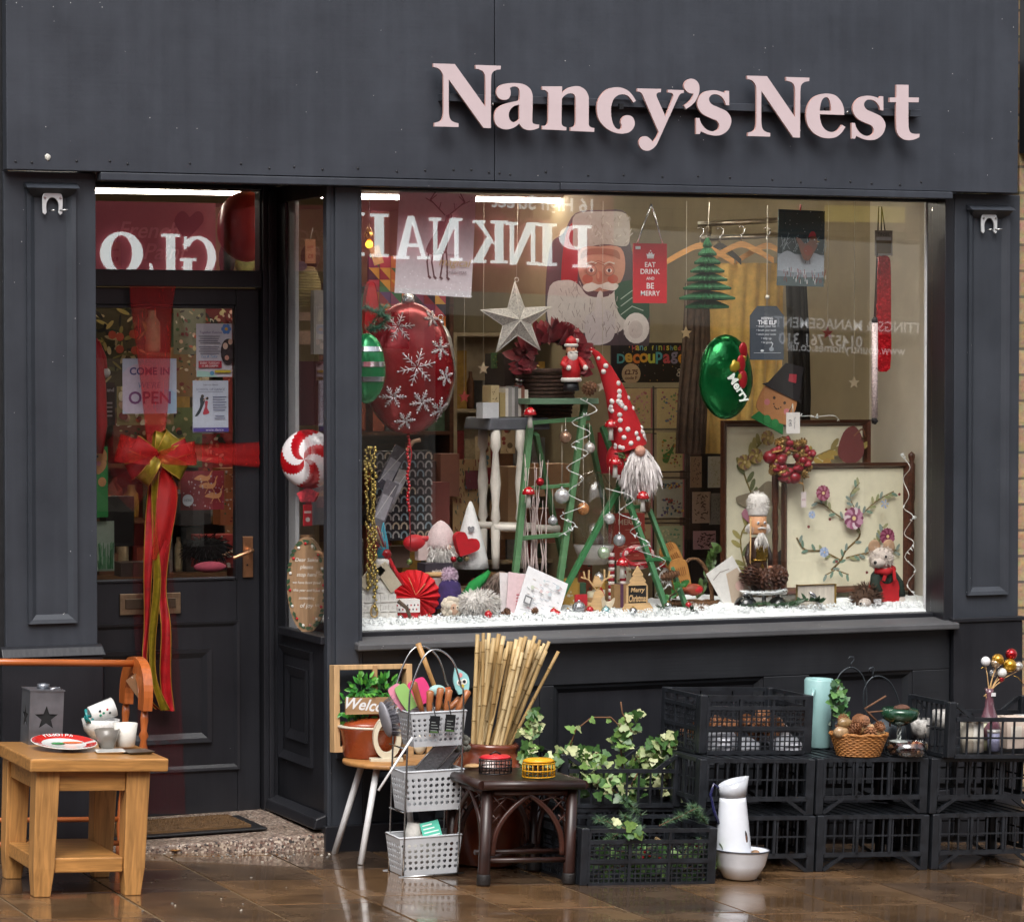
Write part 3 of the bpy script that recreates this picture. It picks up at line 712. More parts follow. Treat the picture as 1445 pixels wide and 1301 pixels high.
for px in(695,967,1196):mb.lathe([(0,0),(.005,0),(.005,.003),(0,.004)],P(px,146+(px-640)*.023,-.1005)-so_,10,1,axis=Euler((pi/2,0,0)).to_matrix())
mb.build('mounting_rail',[PAINT,STEEL],sign,bevel=.002)
mb=MB()
for px in(625,690,735,780,825,875,945,1000,1072,1120,1165,1220,1280):
 p=P(px,146+(px-640)*.021,-.1)-so_;mb.box(p.x-.008,YS+.0115-so_.y,p.z-.01,p.x+.008,-.0405,p.z+.01)
mb.build('letter_spacers',IRON,sign)
ZINC=mat('#d4d6d8',.3,.35,var=.06)
def horseshoe(px,py,label):
 p=P(px,py,-.0);t=thing('wall_bracket',label,'bracket',p)
 r,w=.022,.013
 out=[(-.034,-.030,1),(-.035,.02),(-.030,.035,1),(0,.046,1),(.030,.035,1),(.035,.02),(.034,-.030,1),(.026,-.036,1),(.020,-.028,1),(.021,.0),(.012,.018),(0,.023),(-.012,.018),(-.021,0),(-.020,-.028,1),(-.026,-.036,1)]
 mb=MB();mb.prism(smooth_loop(out,True,4),(0,-.022,0),XA,ZA,(0,.008,0));mb.build('plate',ZINC,t,bevel=.0015)
 mb=MB()
 for sx in(-1,1):mb.tube([(sx*.027,-.02,.022),(sx*.027,-.026,.022)],.004,8)
 mb.tube([(.024,-.02,-.02),(.05,-.034,-.018)],.003,6);mb.tube([(-.010,-.02,-.022),(.004,-.034,-.02)],.003,6);mb.box(-.012,-.0135,-.01+.04,.012,.0,.02+.02)
 mb.build('screws',STEEL,t)
 return t
horseshoe(72,289,'white horseshoe bracket screwed to the pilaster left of the door')
horseshoe(1392,317,'white horseshoe bracket screwed to the pilaster right of the window')
# across the street (seen mirrored in the panes)
YO=-12.0
def RP(px,py,yg=YG):
 q=P(px,py,2*yg-YO);return Vector((q.x,YO,q.z))
opp=thing('opposite_shops','row of shops across the street seen mirrored in the glass, pink lit sign board','shops',(0,YO,0))
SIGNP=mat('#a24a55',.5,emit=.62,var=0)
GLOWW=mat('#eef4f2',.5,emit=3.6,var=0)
o0=Vector((0,YO,0))
tl,tr=RP(120,240),RP(868,240)
zt,zbm=RP(600,262).z+.12,RP(600,408).z
sl_=-SLOPE*.8
def sl4(x0,x1,z0,z1,y0,y1,m=0,mb=None):
 """box that follows the fall of the street; z given at x=5"""
 f=lambda x:sl_*(x-5)
 return mb.hexa([(x0,y0,z0+f(x0)),(x1,y0,z0+f(x1)),(x1,y1,z0+f(x1)),(x0,y1,z0+f(x0))],[(x0,y0,z1+f(x0)),(x1,y0,z1+f(x1)),(x1,y1,z1+f(x1)),(x0,y1,z1+f(x0))],m)
XP=RP(866,300).x
XQ=RP(440,300).x
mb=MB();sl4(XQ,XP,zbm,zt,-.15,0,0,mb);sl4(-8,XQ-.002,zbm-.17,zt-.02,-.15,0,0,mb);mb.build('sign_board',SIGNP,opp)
mb=MB();sl4(-20,20,zt+.001,6.5,-.6,-.02,0,mb);sl4(-20,-8.01,-.6,zt,-.6,-.02,0,mb);sl4(XP+.01,20,2.9,zt,-.6,-.03,0,mb);mb.build('wall',brick_mat('far_stone','#8e7a60','#75634c','#4c443a',1.6,.8,.25),opp)
mb=MB();sl4(-8,20,-.6,.25,-.55,-.05,0,mb);mb.build('stall_board',mat('#4c4038',.5),opp)
mb=MB();sl4(-8,20,.251,zbm-.18,-.5,-.4,0,mb);mb.build('window_pane',mat('#1c1a18',.1,var=.4,vs=2),opp)
for i in range(15):
 mb=MB();x=-7.5+i*1.55;sl4(x,x+.09,.2505,zbm-.001,-.39,-.05,0,mb);mb.build('mullion',mat('#c9c3b4' if i%3 else '#5b2a35',.5),opp)
for x0,x1,z0,z1,c in((4.3,5.0,.9,1.85,'#cfc6b2'),(2.2,3.6,.5,1.7,'#b9ad98'),(8.0,8.9,.5,1.35,'#c2bba8'),(6.4,7.4,.4,1.2,'#8b5f46')):
 mb=MB();sl4(x0,x1,z0,z1,-.36,-.34,0,mb);mb.build('window_blind',mat(c,.7),opp)
def _r(x0,z0,x1,z1):return[(x0,z0),(x1,z0),(x1,z1),(x0,z1)]
def _arc(cx,cz,r0x,r0z,r1x,r1z,a0,a1,n=14):
 A=[a0+(a1-a0)*i/n for i in range(n+1)]
 return[(cx+r1x*cos(a),cz+r1z*sin(a))for a in A]+[(cx+r0x*cos(a),cz+r0z*sin(a))for a in reversed(A)]
SER={'P':(.72,[_r(.1,0,.28,1),_r(0,0,.4,.07),_r(0,.93,.3,1),_arc(.34,.71,.16,.22,.36,.29,-pi/2,pi/2),_r(.28,.93,.35,1),_r(.28,.42,.35,.49)]),'I':(.40,[_r(.1,0,.29,1),_r(0,0,.39,.07),_r(0,.93,.39,1)]),'N':(.86,[_r(.1,0,.19,1),_r(0,0,.3,.07),_r(0,.93,.25,1),_r(.66,0,.75,1),_r(.56,.93,.86,1),[(.1,1),(.3,1),(.75,0),(.6,0)]]),'K':(.82,[_r(.1,0,.28,1),_r(0,0,.38,.07),_r(0,.93,.38,1),[(.28,.42),(.38,.5),(.72,.96),(.6,.96)],[(.36,.52),(.48,.6),(.8,.02),(.6,.02)],_r(.52,.93,.8,1),_r(.5,0,.84,.07)]),'A':(.80,[[(.08,.03),(.17,.03),(.42,.92),(.37,1)],[(.37,1),(.5,1),(.76,.03),(.57,.03)],_r(.2,.28,.6,.36),_r(0,0,.28,.07),_r(.48,0,.84,.07)]),'L':(.66,[_r(.1,0,.28,1),_r(0,0,.62,.08),_r(0,.93,.38,1),[(.54,.08),(.62,.08),(.64,.3),(.6,.3)]]),'S':(.62,[_arc(.3,.73,.14,.17,.28,.27,.3,pi*1.5),_arc(.3,.27,.14,.19,.3,.27,-pi*.85,pi/2),_r(.5,.68,.55,.98),_r(.03,.02,.08,.32)]),'G':(.82,[_arc(.42,.5,.24,.42,.42,.5,.6,pi*2-.5),_r(.56,.1,.74,.44),_r(.46,.4,.82,.47),_r(.68,.68,.73,.98)]),'O':(.86,[_arc(.43,.5,.22,.42,.43,.5,0,pi),_arc(.43,.5,.22,.42,.43,.5,pi,2*pi)]),}
LH=.33
zl=RP(808,377).z-sl_*(RP(808,377).x-5)
XT=RP(832,340).x
def far_letter(ch,x,wd,dz=0.):
 mb=MB();k=wd/SER[ch][0]
 for i,pl_ in enumerate(SER[ch][1]):
  mb.prism([(-p[0]*k,p[1]*LH)for p in pl_],(x,.018+i*.0006,zl+dz+sl_*(x-5)),XA,ZA,(0,.02,0))
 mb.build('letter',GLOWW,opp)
rx=lambda px,yg=YG:RP(px,340,yg).x
for ch,a in(('P',832),('I',783),('N',758),('K',714),('N',650),('A',604),('I',546),('L',512),('S',472)):
 wd={'P':46,'I':26,'N':46,'K':50,'A':48,'L':40,'S':38}[ch]
 far_letter(ch,rx(a),rx(a)-rx(a-wd))
yg2=YD+.007
for ch,a,b in(('G',303,253),('L',252,208),('O',200,140)):
 far_letter(ch,rx(a,yg2),rx(a,yg2)-rx(b,yg2),-.185)
far_letter('S',rx(398,yg2),rx(398,yg2)-rx(352,yg2),-.185)
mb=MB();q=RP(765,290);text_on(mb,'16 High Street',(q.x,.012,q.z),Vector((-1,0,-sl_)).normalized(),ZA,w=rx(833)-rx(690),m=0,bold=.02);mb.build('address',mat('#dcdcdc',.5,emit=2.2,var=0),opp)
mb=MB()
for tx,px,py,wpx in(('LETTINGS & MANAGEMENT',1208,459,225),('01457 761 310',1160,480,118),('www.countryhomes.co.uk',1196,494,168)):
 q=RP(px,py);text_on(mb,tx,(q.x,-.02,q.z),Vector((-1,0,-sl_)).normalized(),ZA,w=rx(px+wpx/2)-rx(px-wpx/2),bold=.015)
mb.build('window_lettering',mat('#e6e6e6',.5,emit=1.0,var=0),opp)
a,b=RP(1165,290),RP(1276,315)
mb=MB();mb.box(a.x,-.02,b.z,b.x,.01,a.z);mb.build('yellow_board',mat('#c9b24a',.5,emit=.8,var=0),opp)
TUBE=mat('#fff6e6',.4,emit=23,var=0);CASE=mat('#d8d6d0',.5)
def tube_light(p,L_,label,rz=0.):
 t=thing('ceiling_light',label,'ceiling light',p,rz,'strip lights on the shop ceiling')
 mb=MB();mb.box(-L_/2,-.05,.032,L_/2,.05,.07);mb.build('housing',CASE,t,bevel=.004)
 mb=MB()
 mb.tube([(-L_/2+.02,0,.018),(L_/2-.02,0,.018)],.009,8)
 mb.build('fluorescent_tube',TUBE,t)
 return t
q=Z(650,281,ZC-.06);tube_light((q.x,q.y,ZC-.08),1.5,'lit strip light behind the deer poster at the top of the window')
q=Z(195,271,ZC-.06);tube_light((q.x-.2,q.y,ZC-.08),1.5,'lit strip light seen through the fanlight over the door',-.12)
tube_light((1.4,2.0,ZC-.08),1.5,'added unseen strip light above the hanging clothes, brightening the shop')  # tube added out of view to brighten the shop interior
tube_light((.9,1.0,ZC-.08),1.5,'added unseen strip light brightening the back of the window display')  # unseen fixture added to light the back of the display
tube_light((.62,.24,ZF-.035),.8,'added strip light out of sight behind the window head, brightening the left')  # added lamp, out of sight, lights the left of the display from the front
tube_light((1.55,.24,ZF-.035),.8,'added strip light out of sight behind the window head, brightening the right')  # matching added lamp, unseen, for the right of the display
tube_light((-.9,1.4,ZC-.08),1.2,'added unseen strip light brightening the room just inside the door')  # extra unseen fixture put in to brighten the room behind the door
# display window: hanging pieces
def W(px,py,Y):
 b=P(px,py,Y);return b,1/sc(b)
KX=1/cos(YAW)
SNOWC=mat('#e9eeee',.85,var=.04,bump=.5,bs=120)
SILV=mat('#c9cbcf',.18,1.,var=.05);GOLD=mat('#b8964a',.25,1.,var=.1)
STRING=mat('#c9c3b4',.7,var=.05);DARKST=mat('#2a2522',.6,var=.1)
RED=mat('#b5121f',.5,var=.1);REDG=mat('#b3101c',.16,.15,var=.06,coat=.6);WHITEF=mat('#dcd8d2',.9,var=.08,vs=80,bump=.4,bs=200,sheen=.3)
NATW=wood('#cfa873',.75,20,0,.55);DKWOOD=wood('#5a3322',.55,18,0,.35,.2);SKIN=mat('#c98f72',.6,var=.06)
GREENP=mat('#4f7a50',.5,var=.12,vs=12);CONE=mat('#6b4930',.7,var=.3,vs=40)
GLS2=glass_mat(.07,(.97,.98,.97),'thin_glass',.02)
def string(pts,r=.0009,m=None,name='string',label=None,cat=None,parent=None,group=None):
 mb=MB();mb.tube(pts,r,5);o=mb.build(name,m or STRING,parent)
 if label:tag(o,label,cat,group)
 return o
def hang(t,top,pts_bottom,m=None,r=.0009):
 """strings from points on a thing (local) up to a hook at world point top"""
 for i,q in enumerate(pts_bottom):
  string([Vector(q),Vector(top)-Vector(t.location)],r,m,'hanging_string',parent=t)
def pinecone(mb,c,L_,r,rot=(0,0,0),m=0,rows=9,n=9):
 c=Vector(c);A=Euler(rot).to_matrix()
 st=len(mb.v)
 mb.ball(c,1,r*.62,r*.62,L_*.45,10,8,m,rot)
 for i in range(rows):
  f=(i+.5)/rows;z=(f-.5)*L_*.9;rr=r*(sin(pi*(.12+f*.8))**.8)*(1.05-.25*f)
  for j in range(n):
   a=2*pi*(j+.5*(i%2))/n
   d=Vector((cos(a),sin(a),0));tn=Vector((-sin(a),cos(a),0));w=rr*.42
   b=Vector((0,0,z))+d*rr*.5;tip=Vector((0,0,z+L_*.035))+d*rr
   vs=[b-tn*w*.5,b+tn*w*.5,tip+tn*w*.6,tip+d*w*.25,tip-tn*w*.6,b+Vector((0,0,L_*.05)),tip+Vector((0,0,L_*.035))]
   mb.add([c+A@v for v in vs],[(0,1,2,3,4),(5,6,2,1),(5,0,4,6),(6,4,3),(6,3,2)],m)
def fur(mb,c,r,n,L_,m=0,down=.6,sz=(1,1,1),wd=.0016):
 """shaggy strands over an ellipsoid"""
 c=Vector(c)
 for _ in range(n):
  d=Vector((R.gauss(0,1),R.gauss(0,1),R.gauss(0,1))).normalized()
  p=c+Vector((d.x*r*sz[0],d.y*r*sz[1],d.z*r*sz[2]))
  e=(d*(1-down)+Vector((U(-.25,.25),U(-.25,.25),-down))).normalized()*L_*U(.6,1.2)
  s_=d.cross(Vector((U(-1,1),U(-1,1),U(-1,1)))).normalized()*wd
  mb.add([p-s_,p+s_,p+e*.6+s_*.8+d*L_*.1,p+e],[(0,1,2),(0,2,3)],m,True)
def bauble(p,r,m,label,group='baubles in the window display',name='bauble',top=None,cap=True):
 t=thing(name,label,'bauble',p,0,group)
 mb=MB();mb.ball((0,0,0),r,nu=18,nv=12);mb.build('globe',m,t)
 mb=MB();mb.lathe([(r*.22,r*.95),(r*.22,r*1.15),(r*.15,r*1.18)],(0,0,0),10);mb.build('cap',SILV,t)
 if top is not None:hang(t,top,[(0,0,r*1.17)])
 return t
def leafq(mb,p,d,n,L_,w,m=0,fold=.25):
 """one pointed leaf from p along d with face normal n"""
 p=Vector(p);d=Vector(d).normalized();n=Vector(n);s_=d.cross(n)
 if s_.length<1e-4:s_=d.cross(Vector((.3,.8,.5)))
 s_.normalize();n=s_.cross(d)
 a=p+d*L_*.35+s_*w*.5+n*w*fold;b=p+d*L_*.35-s_*w*.5+n*w*fold
 a2=p+d*L_*.7+s_*w*.36+n*w*fold*.6;b2=p+d*L_*.7-s_*w*.36+n*w*fold*.6
 mb.add([p,a,a2,p+d*L_-n*w*.1,b2,b,p+d*L_*.35,p+d*L_*.7],[(0,6,1),(0,5,6),(6,7,2,1),(5,4,7,6),(7,3,2),(4,3,7)],m,True)
 # deer print
b,s=W(611,417,.17);w_,h_=107*s*KX,146*s
a=Art(w_,h_,.002,'#d3cdd0',.7)
br='#5a4a48'
a.poly([(.38,.42),(.42,.52),(.5,.62),(.53,.72),(.60,.72),(.62,.78),(.70,.79),(.68,.72),(.66,.62),(.66,.5),(.64,.42),(.56,.40),(.46,.39)],br,True)
for x0,x1,x2 in((.42,.40,.43),(.47,.46,.50),(.60,.60,.58),(.64,.66,.67)):a.line([(x0,.43),(x1,.32),(x2,.18)],.022,br);a.line([(x2,.18),(x2+.02,.165)],.03,br)
for sx,bx in((-1,.60),(1,.65)):
 pts=[(bx,.78),(bx+sx*.10,.85),(bx+sx*.20,.92),(bx+sx*.14,1.0)];a.line(pts,.015,br)
 a.line([(bx+sx*.08,.83),(bx+sx*.06,.90)],.011,br);a.line([(bx+sx*.16,.89),(bx+sx*.26,.93)],.011,br);a.line([(bx+sx*.19,.92),(bx+sx*.12,.97)],.011,br)
a.text('HAVE A',.72,.40,w=.13,col='#6f6668');a.text('magical',.76,.32,w=.42,col='#c4b27c',shear=.3);a.text('CHRISTMAS',.78,.235,w=.27,col='#5f5658')
for _ in range(90):x,z=U(.02,.98),U(0,1)**3*.22+.01;a.ell(x,z,U(.003,.009),col='#f4f4f6',n=6)
for _ in range(30):a.ell(U(.65,.97),U(.8,.98),U(.002,.006),col='#8b8084',n=5)
o=a.build('deer_print',b,0,rot=(0,radians(3),0));tag(o,'pale pink glittery print of a stag hung high on the left of the window','poster','prints hung in the window')
# wire star
b,s=W(729,452,.42);t=thing('wire_star','white wire mesh star hanging in the middle of the window','star ornament',b)
mb=MB();Ro,Ri,dp=54*s,21*s,13*s
pt=[]
for i in range(10):
 r=Ro if i%2==0 else Ri;q=pi/2+i*pi/5+.05;pt.append(Vector((r*cos(q)*1.06,0,r*sin(q))))
WST=mat('#d8d4cc',.6,var=.4,vs=160,bump=1.,bs=500,alpha=.82)
for i in range(10):
 c1,c2=pt[i],pt[(i+1)%10]
 mb.add([c1,c2,(0,-dp,0)],[(0,1,2)]);mb.add([c1,c2,(0,dp,0)],[(0,2,1)])
mb.build('mesh_body',WST,t)
mb=MB()
for i in range(10):
 mb.tube([pt[i],pt[(i+1)%10]],.002,5);mb.tube([pt[i],(0,-dp-.0006,0)],.0013,5)
mb.tube([Vector((.008*cos(q),0,Ro+.008+.008*sin(q)))for q in[i*pi/5 for i in range(10)]],.0012,5,closed=True)
mb.build('wire_edge',mat('#e6e2da',.5),t);hang(t,P(731,275,.42),[(0,0,Ro+.015)])
# cut-out board of a bearded man
b,s=W(842,487,.72);w_,h_=150*s*KX,192*s
a=Art(w_,h_,.004,'#2a2430',.55);a.mb=MB();Wd,Hd=150.,192.
f=lambda L_:[((x-767)/Wd,(487-y)/Hd)for x,y in L_]
out=f([(772,470),(770,400),(778,345),(795,330),(812,302),(850,297),(884,300),(890,345),(905,400),(916,420),(917,486),(905,487),(800,487),(786,478)])
a.mb.prism([(p[0]*w_,p[1]*h_)for p in smooth_loop(out,True,4)],(-w_/2,-.002,0),XA,ZA,(0,.004,0),a.c('#4b3f45'))
a.poly(f([(797,335),(812,312),(817,350),(815,380),(812,415),(800,425),(791,400)]),'#9e1620',True)
a.poly(f([(811,304),(850,299),(884,302),(889,330),(884,347),(850,345),(812,352),(808,330)]),'#a8a19c',True)
a.poly(f([(819,352),(845,348),(876,350),(882,380),(870,405),(845,412),(824,404),(815,380)]),'#bd8875',True)
a.poly(f([(775,405),(800,396),(815,402),(830,418),(858,418),(878,400),(890,415),(888,450),(870,470),(830,470),(795,468),(773,455)]),'#cfc9c7',True)
a.poly(f([(868,405),(890,395),(905,402),(917,425),(915,450),(890,455),(872,440)]),'#1f4a33',True)
for yy in(410,420,432):a.line(f([(876,yy+12),(892,yy),(908,yy+6)]),.008,'#a9b8ad')
a.ell(*f([(898,463)])[0],.125,.135,'#ddd8d6');a.ell(*f([(897,465)])[0],.07,.08,'#c9c1c0')
a.poly(f([(824,452),(836,440),(858,438),(868,452),(864,478),(846,487),(828,484)]),'#cbc5c9',True)
a.poly(f([(839,445),(841,420),(845,411),(849,413),(852,445)]),'#d4ced0',True)
a.poly(f([(821,405),(832,399),(845,402),(858,398),(872,402),(866,410),(850,408),(845,406),(838,410),(827,412)]),'#e0dad6',True)
a.ell(*f([(828,394)])[0],.05,.04,'#b86250');a.ell(*f([(864,394)])[0],.05,.04,'#b86250');a.ell(*f([(845,391)])[0],.034,.05,'#bd7562');a.ell(*f([(843,389)])[0],.012,.03,'#cf9480');a.poly(f([(818,366),(822,354),(845,351),(870,354),(874,366),(862,361),(845,359),(828,361)]),'#98604f',True)
for ex in(833,858):
 a.ell(*f([(ex,382)])[0],.052,.05,'#8a6a5c',n=20);a.ell(*f([(ex,382)])[0],.045,.043,'#bd8371',n=20);a.ell(*f([(ex,382)])[0],.028,.017,'#e6e2de');a.ell(*f([(ex,382)])[0],.014,.016,'#2b3344')
 a.line(f([(ex-7,373),(ex,370),(ex+7,372)]),.014,'#d9d0c8')
a.poly(f([(785,460),(800,455),(820,470),(826,487),(800,487)]),'#7c2530',True);a.line(f([(838,470),(832,480)]),.006,'#9b9298')
for _ in range(150):
 x=U(776,888);z=U(398,470);q=U(3,9)
 if 820<x<870 and z<414:continue
 if x>868 and z<452:continue
 a.line(f([(x,z),(x+U(-4,4),z+q)]),.006,R.choice(['#d5cfcc','#a39b9a','#8f8685','#c9c2c0']))
for _ in range(70):x=U(812,884);z=U(303,345);a.line(f([(x,z),(x+U(-4,4),z+U(2,6))]),.006,R.choice(['#c5beb8','#8f8781','#a39b95']))
for yy,n_ in((375,4),(372,3)):a.line(f([(822,yy+n_),(832,yy-3),(842,yy+1)]),.005,'#8f5a4b')
o=a.build('cutout_poster',b);tag(o,'cut-out poster of a bearded man in a red fur hat, finger to lips','poster','prints hung in the window')
# red sign on strings
b,s=W(917,428,.16);w_,h_=48*s*KX,84*s
t=thing('hanging_sign','red hanging sign reading EAT DRINK AND BE MERRY in white capitals','sign',b)
a=Art(w_,h_,.006,'#c3202b',.4)
for tx,z,ww in(('EAT',.645,.32),('DRINK',.53,.58),('AND',.415,.24),('BE',.29,.22),('MERRY',.165,.57)):a.text(tx,.5,z,w=ww,col='#efe9e6',bold=.012)
a.poly([(.40,.77),(.38,.83),(.43,.815),(.46,.86),(.5,.83),(.54,.86),(.57,.815),(.62,.83),(.60,.77)],'#efe9e6');a.rect(.40,.75,.60,.763,'#efe9e6');a.ell(.5,.875,.02,col='#efe9e6');a.rect(.05,.90,.2,.95,'#d8d4cf')
a.build('board',parent=t);hang(t,P(919,288,.16),[(-w_*.38,0,h_),(w_*.38,0,h_)],SILV,.003)
# honeycomb paper tree
b,s=W(998,437,.30);t=thing('paper_tree','dark green honeycomb paper tree hanging near the clothes rail','paper tree',b)
mb=MB();tiers=[(0,28),(12,36),(26,31),(38,26),(50,22),(62,17),(74,12),(86,6)]
for i,(z,r)in enumerate(tiers):
 n=44;pr=[(r*.45,z+1),(r*.98,z+2),(r*1.0,z+5),(r*.5,z+12),(2,z+15)]
 vs=[]
 for rr,zz in pr:
  for j in range(n):k=1+(.11 if j%2 else-.11);vs.append((rr*k*s*cos(2*pi*j/n),rr*k*s*sin(2*pi*j/n),zz*s))
 mb.add(vs,[(q*n+j,q*n+(j+1)%n,(q+1)*n+(j+1)%n,(q+1)*n+j)for q in range(len(pr)-1)for j in range(n)])
mb.build('paper_tiers',mat('#0e5a30',.7,var=.15,vs=30),t);hang(t,P(1001,286,.30),[(0,0,96*s)])
# clothes rail, hangers, garments
t=thing('clothes_rail','metal clothes rail with two bars on the shop wall','clothes rail',P(985,318,1.25))
mb=MB();o_=Vector(t.location);CHR=mat('#b9b0a0',.3,.9)
for(x0,y0_),(x1,y1_),Y0,Y1 in(((985,317),(1100,311),1.25,1.05),((990,337),(1102,332),1.3,1.1)):mb.tube([P(x0,y0_,Y0)-o_,P(x1,y1_,Y1)-o_],.011,10)
mb.tube([P(1000,317,1.25)-o_,P(1000,337,1.3)-o_],.011,8);mb.build('bar',CHR,t)
def hanger(px,py,Y,dark,label,wpx=48,skew=.25):
 b,s=W(px,py,Y);t=thing('coat_hanger',label,'hanger',b,radians(-20),'hangers on the clothes rail')
 mb=MB();w2=wpx*s
 pts=smooth_loop([(-w2,-.05),(-w2*.5,-.012),(0,.014),(w2*.5,-.012),(w2,-.05)],False,4)
 mb.prism([(p[0],p[1]+.012)for p in pts]+[(p[0],p[1]-.012)for p in reversed(pts)],(0,-.006,0),XA,ZA,(0,.012,0));mb.build('shoulder_bar',dark,t,bevel=.003)
 mb=MB();mb.tube([(0,0,.02),(0,0,.05),(.012,0,.062),(.014,0,.078),(0,0,.088),(-.012,0,.08)],.002,6);mb.build('hook',SILV,t)
HW=wood('#d9a05c',.7,14,0,.4)
hanger(988,352,.7,HW,'wooden coat hanger nearest the green paper tree');hanger(1046,350,.72,HW,'wooden coat hanger in the middle of the rail',46);hanger(1082,352,.74,HW,'wooden coat hanger behind the robin print',44)
hanger(1016,352,.76,mat('#221c18',.5),'black coat hanger between two wooden ones',30)
def drape(name,label,prof,Y,m,folds=7,amp=.02,cat='garment',th=.05):
 """hanging cloth: list of (px_left, px_right, py) rows"""
 rows=[(P(a_,y_,Y),P(b_,y_,Y))for a_,b_,y_ in prof];o=rows[-1][0].copy();n=40;vs=[]
 for k,(A,B)in enumerate(rows):
  for j in range(n+1):
   f_=j/n;q=A.lerp(B,f_)-o
   q.y+=-amp*sin(f_*folds*pi*2+k*.35)*(.3+.7*k/len(rows))-th*sin(pi*f_)+U(-.001,.001);vs.append(q)
 mb=MB();mb.add(vs,[(k*(n+1)+j,k*(n+1)+j+1,(k+1)*(n+1)+j+1,(k+1)*(n+1)+j)for k in range(len(rows)-1)for j in range(n)],0,True)
 ob=mb.build(name,m,None,o);md=ob.modifiers.new('solid','SOLIDIFY');md.thickness=.006
 return tag(ob,label,cat)
drape('knit_garment','golden knitted garment hanging from the clothes rail',[(1000,1106,372),(998,1104,420),(994,1104,480),(992,1100,560),(990,1098,640)],.85,mat('#e3bd6a',.85,var=.16,vs=25,bump=.6,bs=150,sheen=.3),6,.018)
drape('velvet_garment','dark brown crinkled garment hanging behind the paper tree',[(968,996,400),(966,1000,440),(962,1002,500),(956,998,560),(952,994,640)],.8,mat('#4c3a2b',.7,var=.35,vs=40,bump=.8,bs=90),6,.012)
drape('dark_jacket','nearly black jacket hanging at the end of the clothes rail',[(1110,1136,400),(1112,1140,470),(1114,1142,560),(1112,1140,640)],1.0,mat('#1a1715',.7,var=.3,vs=30),4,.012)
# robin print
b,s=W(1129,404,.17);w_,h_=68*s*KX,107*s
a=Art(w_,h_,.004,'#20383c',.45)
a.rect(0,.1,1,.42,'#8d979c');a.poly([(0,.36),(.2,.46),(.45,.4),(.7,.45),(1,.38),(1,.2),(0,.2)],'#aab2b8',True);a.rect(0,.0,1,.12,'#5c6b6b')
for _ in range(26):
 x=U(.02,.98);z=U(.42,.56);q=U(-.1,.1);a.line([(x,z),(x+q,z+U(.08,.16))],.008,'#9fb0b2')
 a.line([(x+q*.5,z+.06),(x+q*.5+.06,z+.10)],.006,'#9fb0b2')
a.poly([(.33,.63),(.40,.52),(.5,.36),(.62,.34),(.72,.44),(.8,.54),(.78,.64),(.68,.66),(.60,.58),(.52,.56),(.42,.62)],'#7a4a34',True)
a.ell(.60,.47,.10,.10,'#8a3f28');a.ell(.73,.615,.014,col='#e8e2d8');a.poly([(.60,.64),(.68,.66),(.76,.66),(.72,.72),(.64,.71)],'#a32530',True);a.poly([(.79,.6),(.85,.585),(.79,.58)],'#caa24a');a.line([(.56,.36),(.54,.30)],.012,'#3b2018');a.line([(.63,.36),(.64,.29)],.012,'#3b2018')
for _ in range(60):
 x,z=U(.02,.98),U(.02,.2);q=U(-.5,.5);a.line([(x,z),(x+.03*sin(q),z+.05)],.01,R.choice(['#7c1d1d','#932b22','#d2d6d4','#2f4a40']))
for _ in range(50):a.ell(U(.02,.98),U(.2,.98),U(.004,.009),col='#cfd8da',n=6)
t=thing('robin_print','dark teal print of a robin in snow hung by a red ribbon','poster',b,0,'prints hung in the window')
a.build('board',parent=t,rot=(0,radians(1.2),0));hang(t,P(1130,289,.17),[(0,0,h_*.99)],RED,.003)
# slate tag
b,s=W(1082,508,.18);w_,h_=49*s*KX,76*s
t=thing('slate_tag','grey slate luggage tag with white hand lettering on a cord','sign',b)
a=Art(w_,h_,.005,'#39414a',.6);a.mb=MB()
a.mb.prism([(0,0),(w_,0),(w_,h_*.82),(w_*.78,h_),(w_*.22,h_),(0,h_*.82)],(-w_/2,-.0025,0),XA,ZA,(0,.005,0),a.c('#39414a'))
a.text('KEEPING',.5,.77,w=.34,col='#e8ebee',bold=.02);a.text('THE ELF',.5,.695,w=.56,col='#e8ebee',bold=.03)
for tx,z in(('• wash your hat',.62),('• brush your teeth',.545),('• stitch your socks',.47),('• tidy up',.395),('• be good',.32)):a.text(tx,.47,z,w=.58 if len(tx)>11 else .3,col='#dfe3e6')
a.line([(.1,.13),(.9,.13)],.008,'#cfd5d8');a.ell(.62,.2,.07,.06,'#8e979d');a.line([(.62,.24),(.66,.30),(.60,.33)],.02,'#cfd5d8');a.ell(.34,.17,.05,.03,'#cfd5d8')
a.build('board',parent=t);hang(t,P(1083,290,.18),[(0,0,h_*.95)],STRING,.002);mb=MB();mb.ball((0,-.003,h_*1.16),.008,lump=.2);mb.build('knot',STRING,t)
# packets hanging on the right
b,s=W(1246,520,.24);t=thing('tinsel_packet','red tinsel garland in a clear packet hanging at the right','packet',b)
mb=MB();mb.prism(smooth_loop([(-10,0),(9,0),(10,80),(9,150),(5,158),(-6,158),(-9,150),(-11,70)],True,3),(0,.008,0),Vector((s*KX,0,0)),Vector((0,0,s)),(0,-.018,0));mb.build('red_tinsel',mat('#b3141e',.25,.3,var=.35,vs=60,bump=1.,bs=90),t,bevel=.004)
a=Art(26*s*KX,36*s,.003,'#a7a29a',.15);a.rect(.08,.1,.92,.6,'#7d6f58');a.rect(.08,.62,.92,.74,'#cfd2d0');a.text('TINSEL',.5,.84,w=.7,col='#3a3a3c');a.build('header_card',(-.004,-.008,158*s),parent=t)
hang(t,P(1244,292,.24),[(-.01,0,190*s),(.008,0,190*s)],DARKST,.0022)
b,s=W(1234,590,.22);t=thing('candy_rod','clear tube of white and red sweets hung on black cords','sweets tube',b)
